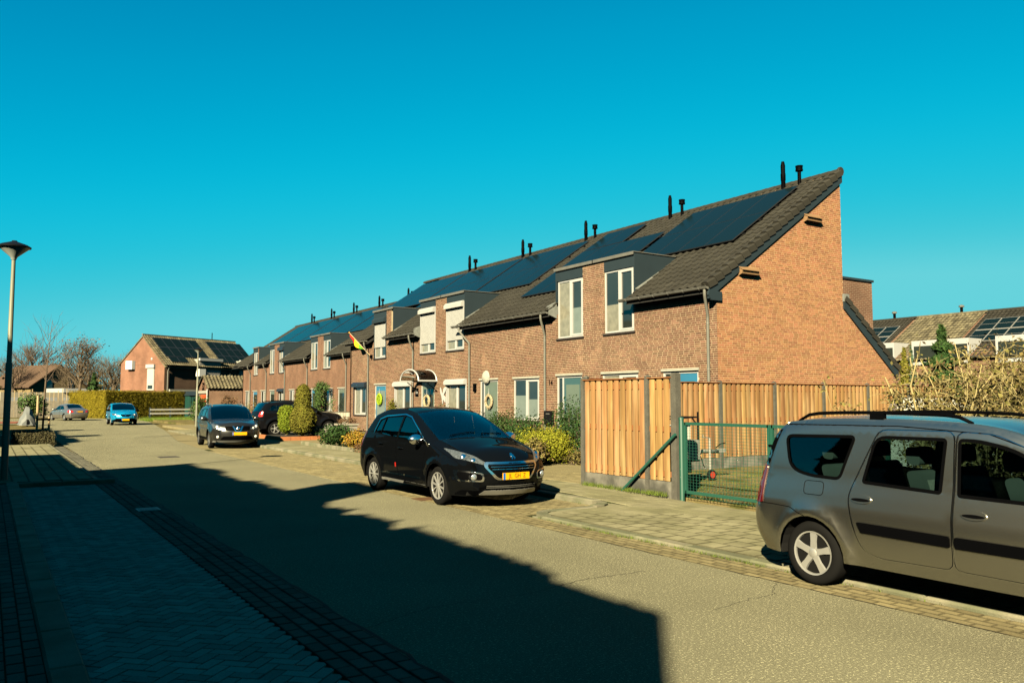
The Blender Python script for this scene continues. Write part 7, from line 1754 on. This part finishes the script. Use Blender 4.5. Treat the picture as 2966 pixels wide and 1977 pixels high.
# flag on house five, wreaths and ornaments
fl = thing('flag', 'small red yellow and green flag on a pole fixed to the brick wall', 'flag', (16.9, 40.2, 4.1))
p0, p1 = Vector((17.03, 40.0, 4.12)), Vector((16.3, 41.3, 5.45)); MB().tube([p0, p1], .02, 8).build('pole', stakem, fl); MB().lathe([(0,-.04),(.04,-.02),(.045,.01),(.0,.05)], 10, Matrix.Translation(p1)).build('knob', brass, fl); MB().box(16.98, 17.1, 39.95, 40.06, 4.02, 4.2).build('bracket', blackm, fl)
for k, m in enumerate((flag_r, flag_y, flag_g)):
    b = MB(); n = 8
    for i in range(n+1):
        u = k/3+i/n/3; q = p1.lerp(p0, .04+.62*u); drop = .26*math.sin(math.pi*min(1, u*.9+.1))+.05
        b.v += [tuple(q), tuple(q+Vector((.05*math.sin(u*9), .06, -drop)))]
    b.f += [(2*i, 2*i+2, 2*i+3, 2*i+1) for i in range(n)]; b.build('cloth', m, fl, smooth=True)
def wreath(lab, y, z, r, m, name='wreath', x=17.03):
    t = thing(name, lab, 'wreath', (x, y, z)); b = MB(); n = 26
    b.tube([(x, y+r*math.cos(2*math.pi*k/n), z+r*math.sin(2*math.pi*k/n)) for k in range(n+1)], r*.22, 6, False)
    for _ in range(260):
        a = random.uniform(0, 6.28); b.leaf((x-random.random()*.06, y+(r+random.gauss(0, r*.16))*math.cos(a), z+(r+random.gauss(0, r*.16))*math.sin(a)), .03, .4)
    if 'sunflower' in lab:
        for _ in range(300):
            a = random.uniform(0, 6.28); q = r*random.random()**.5; b.leaf((x-.03, y+q*math.cos(a), z+q*math.sin(a)), .04, .5)
    b.build('ring', m, t); MB().tube([(x, y-.01, z+r), (x, y, z+r+.3), (x, y+.01, z+r)], .006, 4).build('ribbon', white, t)
straw = mat('straw', (.30,.25,.16), .9, isl=.3, var=.1)
wreath('straw wreath on the dark door of the third house', 28.0, 1.75, .24, straw, x=17.06); wreath('pale straw wreath under the arched canopy', 33.5, 1.75, .26, straw, x=17.05); wreath('big lime sunflower wreath on the blue door', 38.9, 1.85, .26, mat('sunflower', (.22,.32,.012), .8, isl=.3, var=.1), x=17.05)
bfw = [(0, -.35), (.06, -.1), (.28, -.25), (.30, -.02), (.12, .08), (.38, .32), (.34, .48), (.10, .38), (0, .12), (-.10, .2), (-.2, .4), (-.26, .42), (-.24, .2), (-.1, .0)]
MB().prism(bfw, lambda a, c, t: (t, 31.95-a*.9, 1.95+c), 17.04, 17.07).build('butterfly_ornament', white, None, label='white butterfly ornament on the brick wall beside the canopy', cat='ornament')

for (x, z, lab) in ((21.0, 7.3, 'upper wooden bat box high on the brick gable'), (18.0, 5.38, 'lower wooden bat box on the brick gable')):
    bb_ = thing('bat_box', lab, 'bat box', (x+.37, 15.74, z), 0, 'bat boxes on the gable')
    MB().prism([(0, 0), (-.13, .05), (-.16, .15), (0, .26)], lambda a, c, t: (t, 15.745+a, z+c), x, x+.72).build('box', wood_box, bb_)
    MB().prism([(0, .262), (-.20, .145), (-.20, .165), (0, .29)], lambda a, c, t: (t, 15.745+a, z+c), x-.02, x+.74).build('lid', wood_box, bb_)
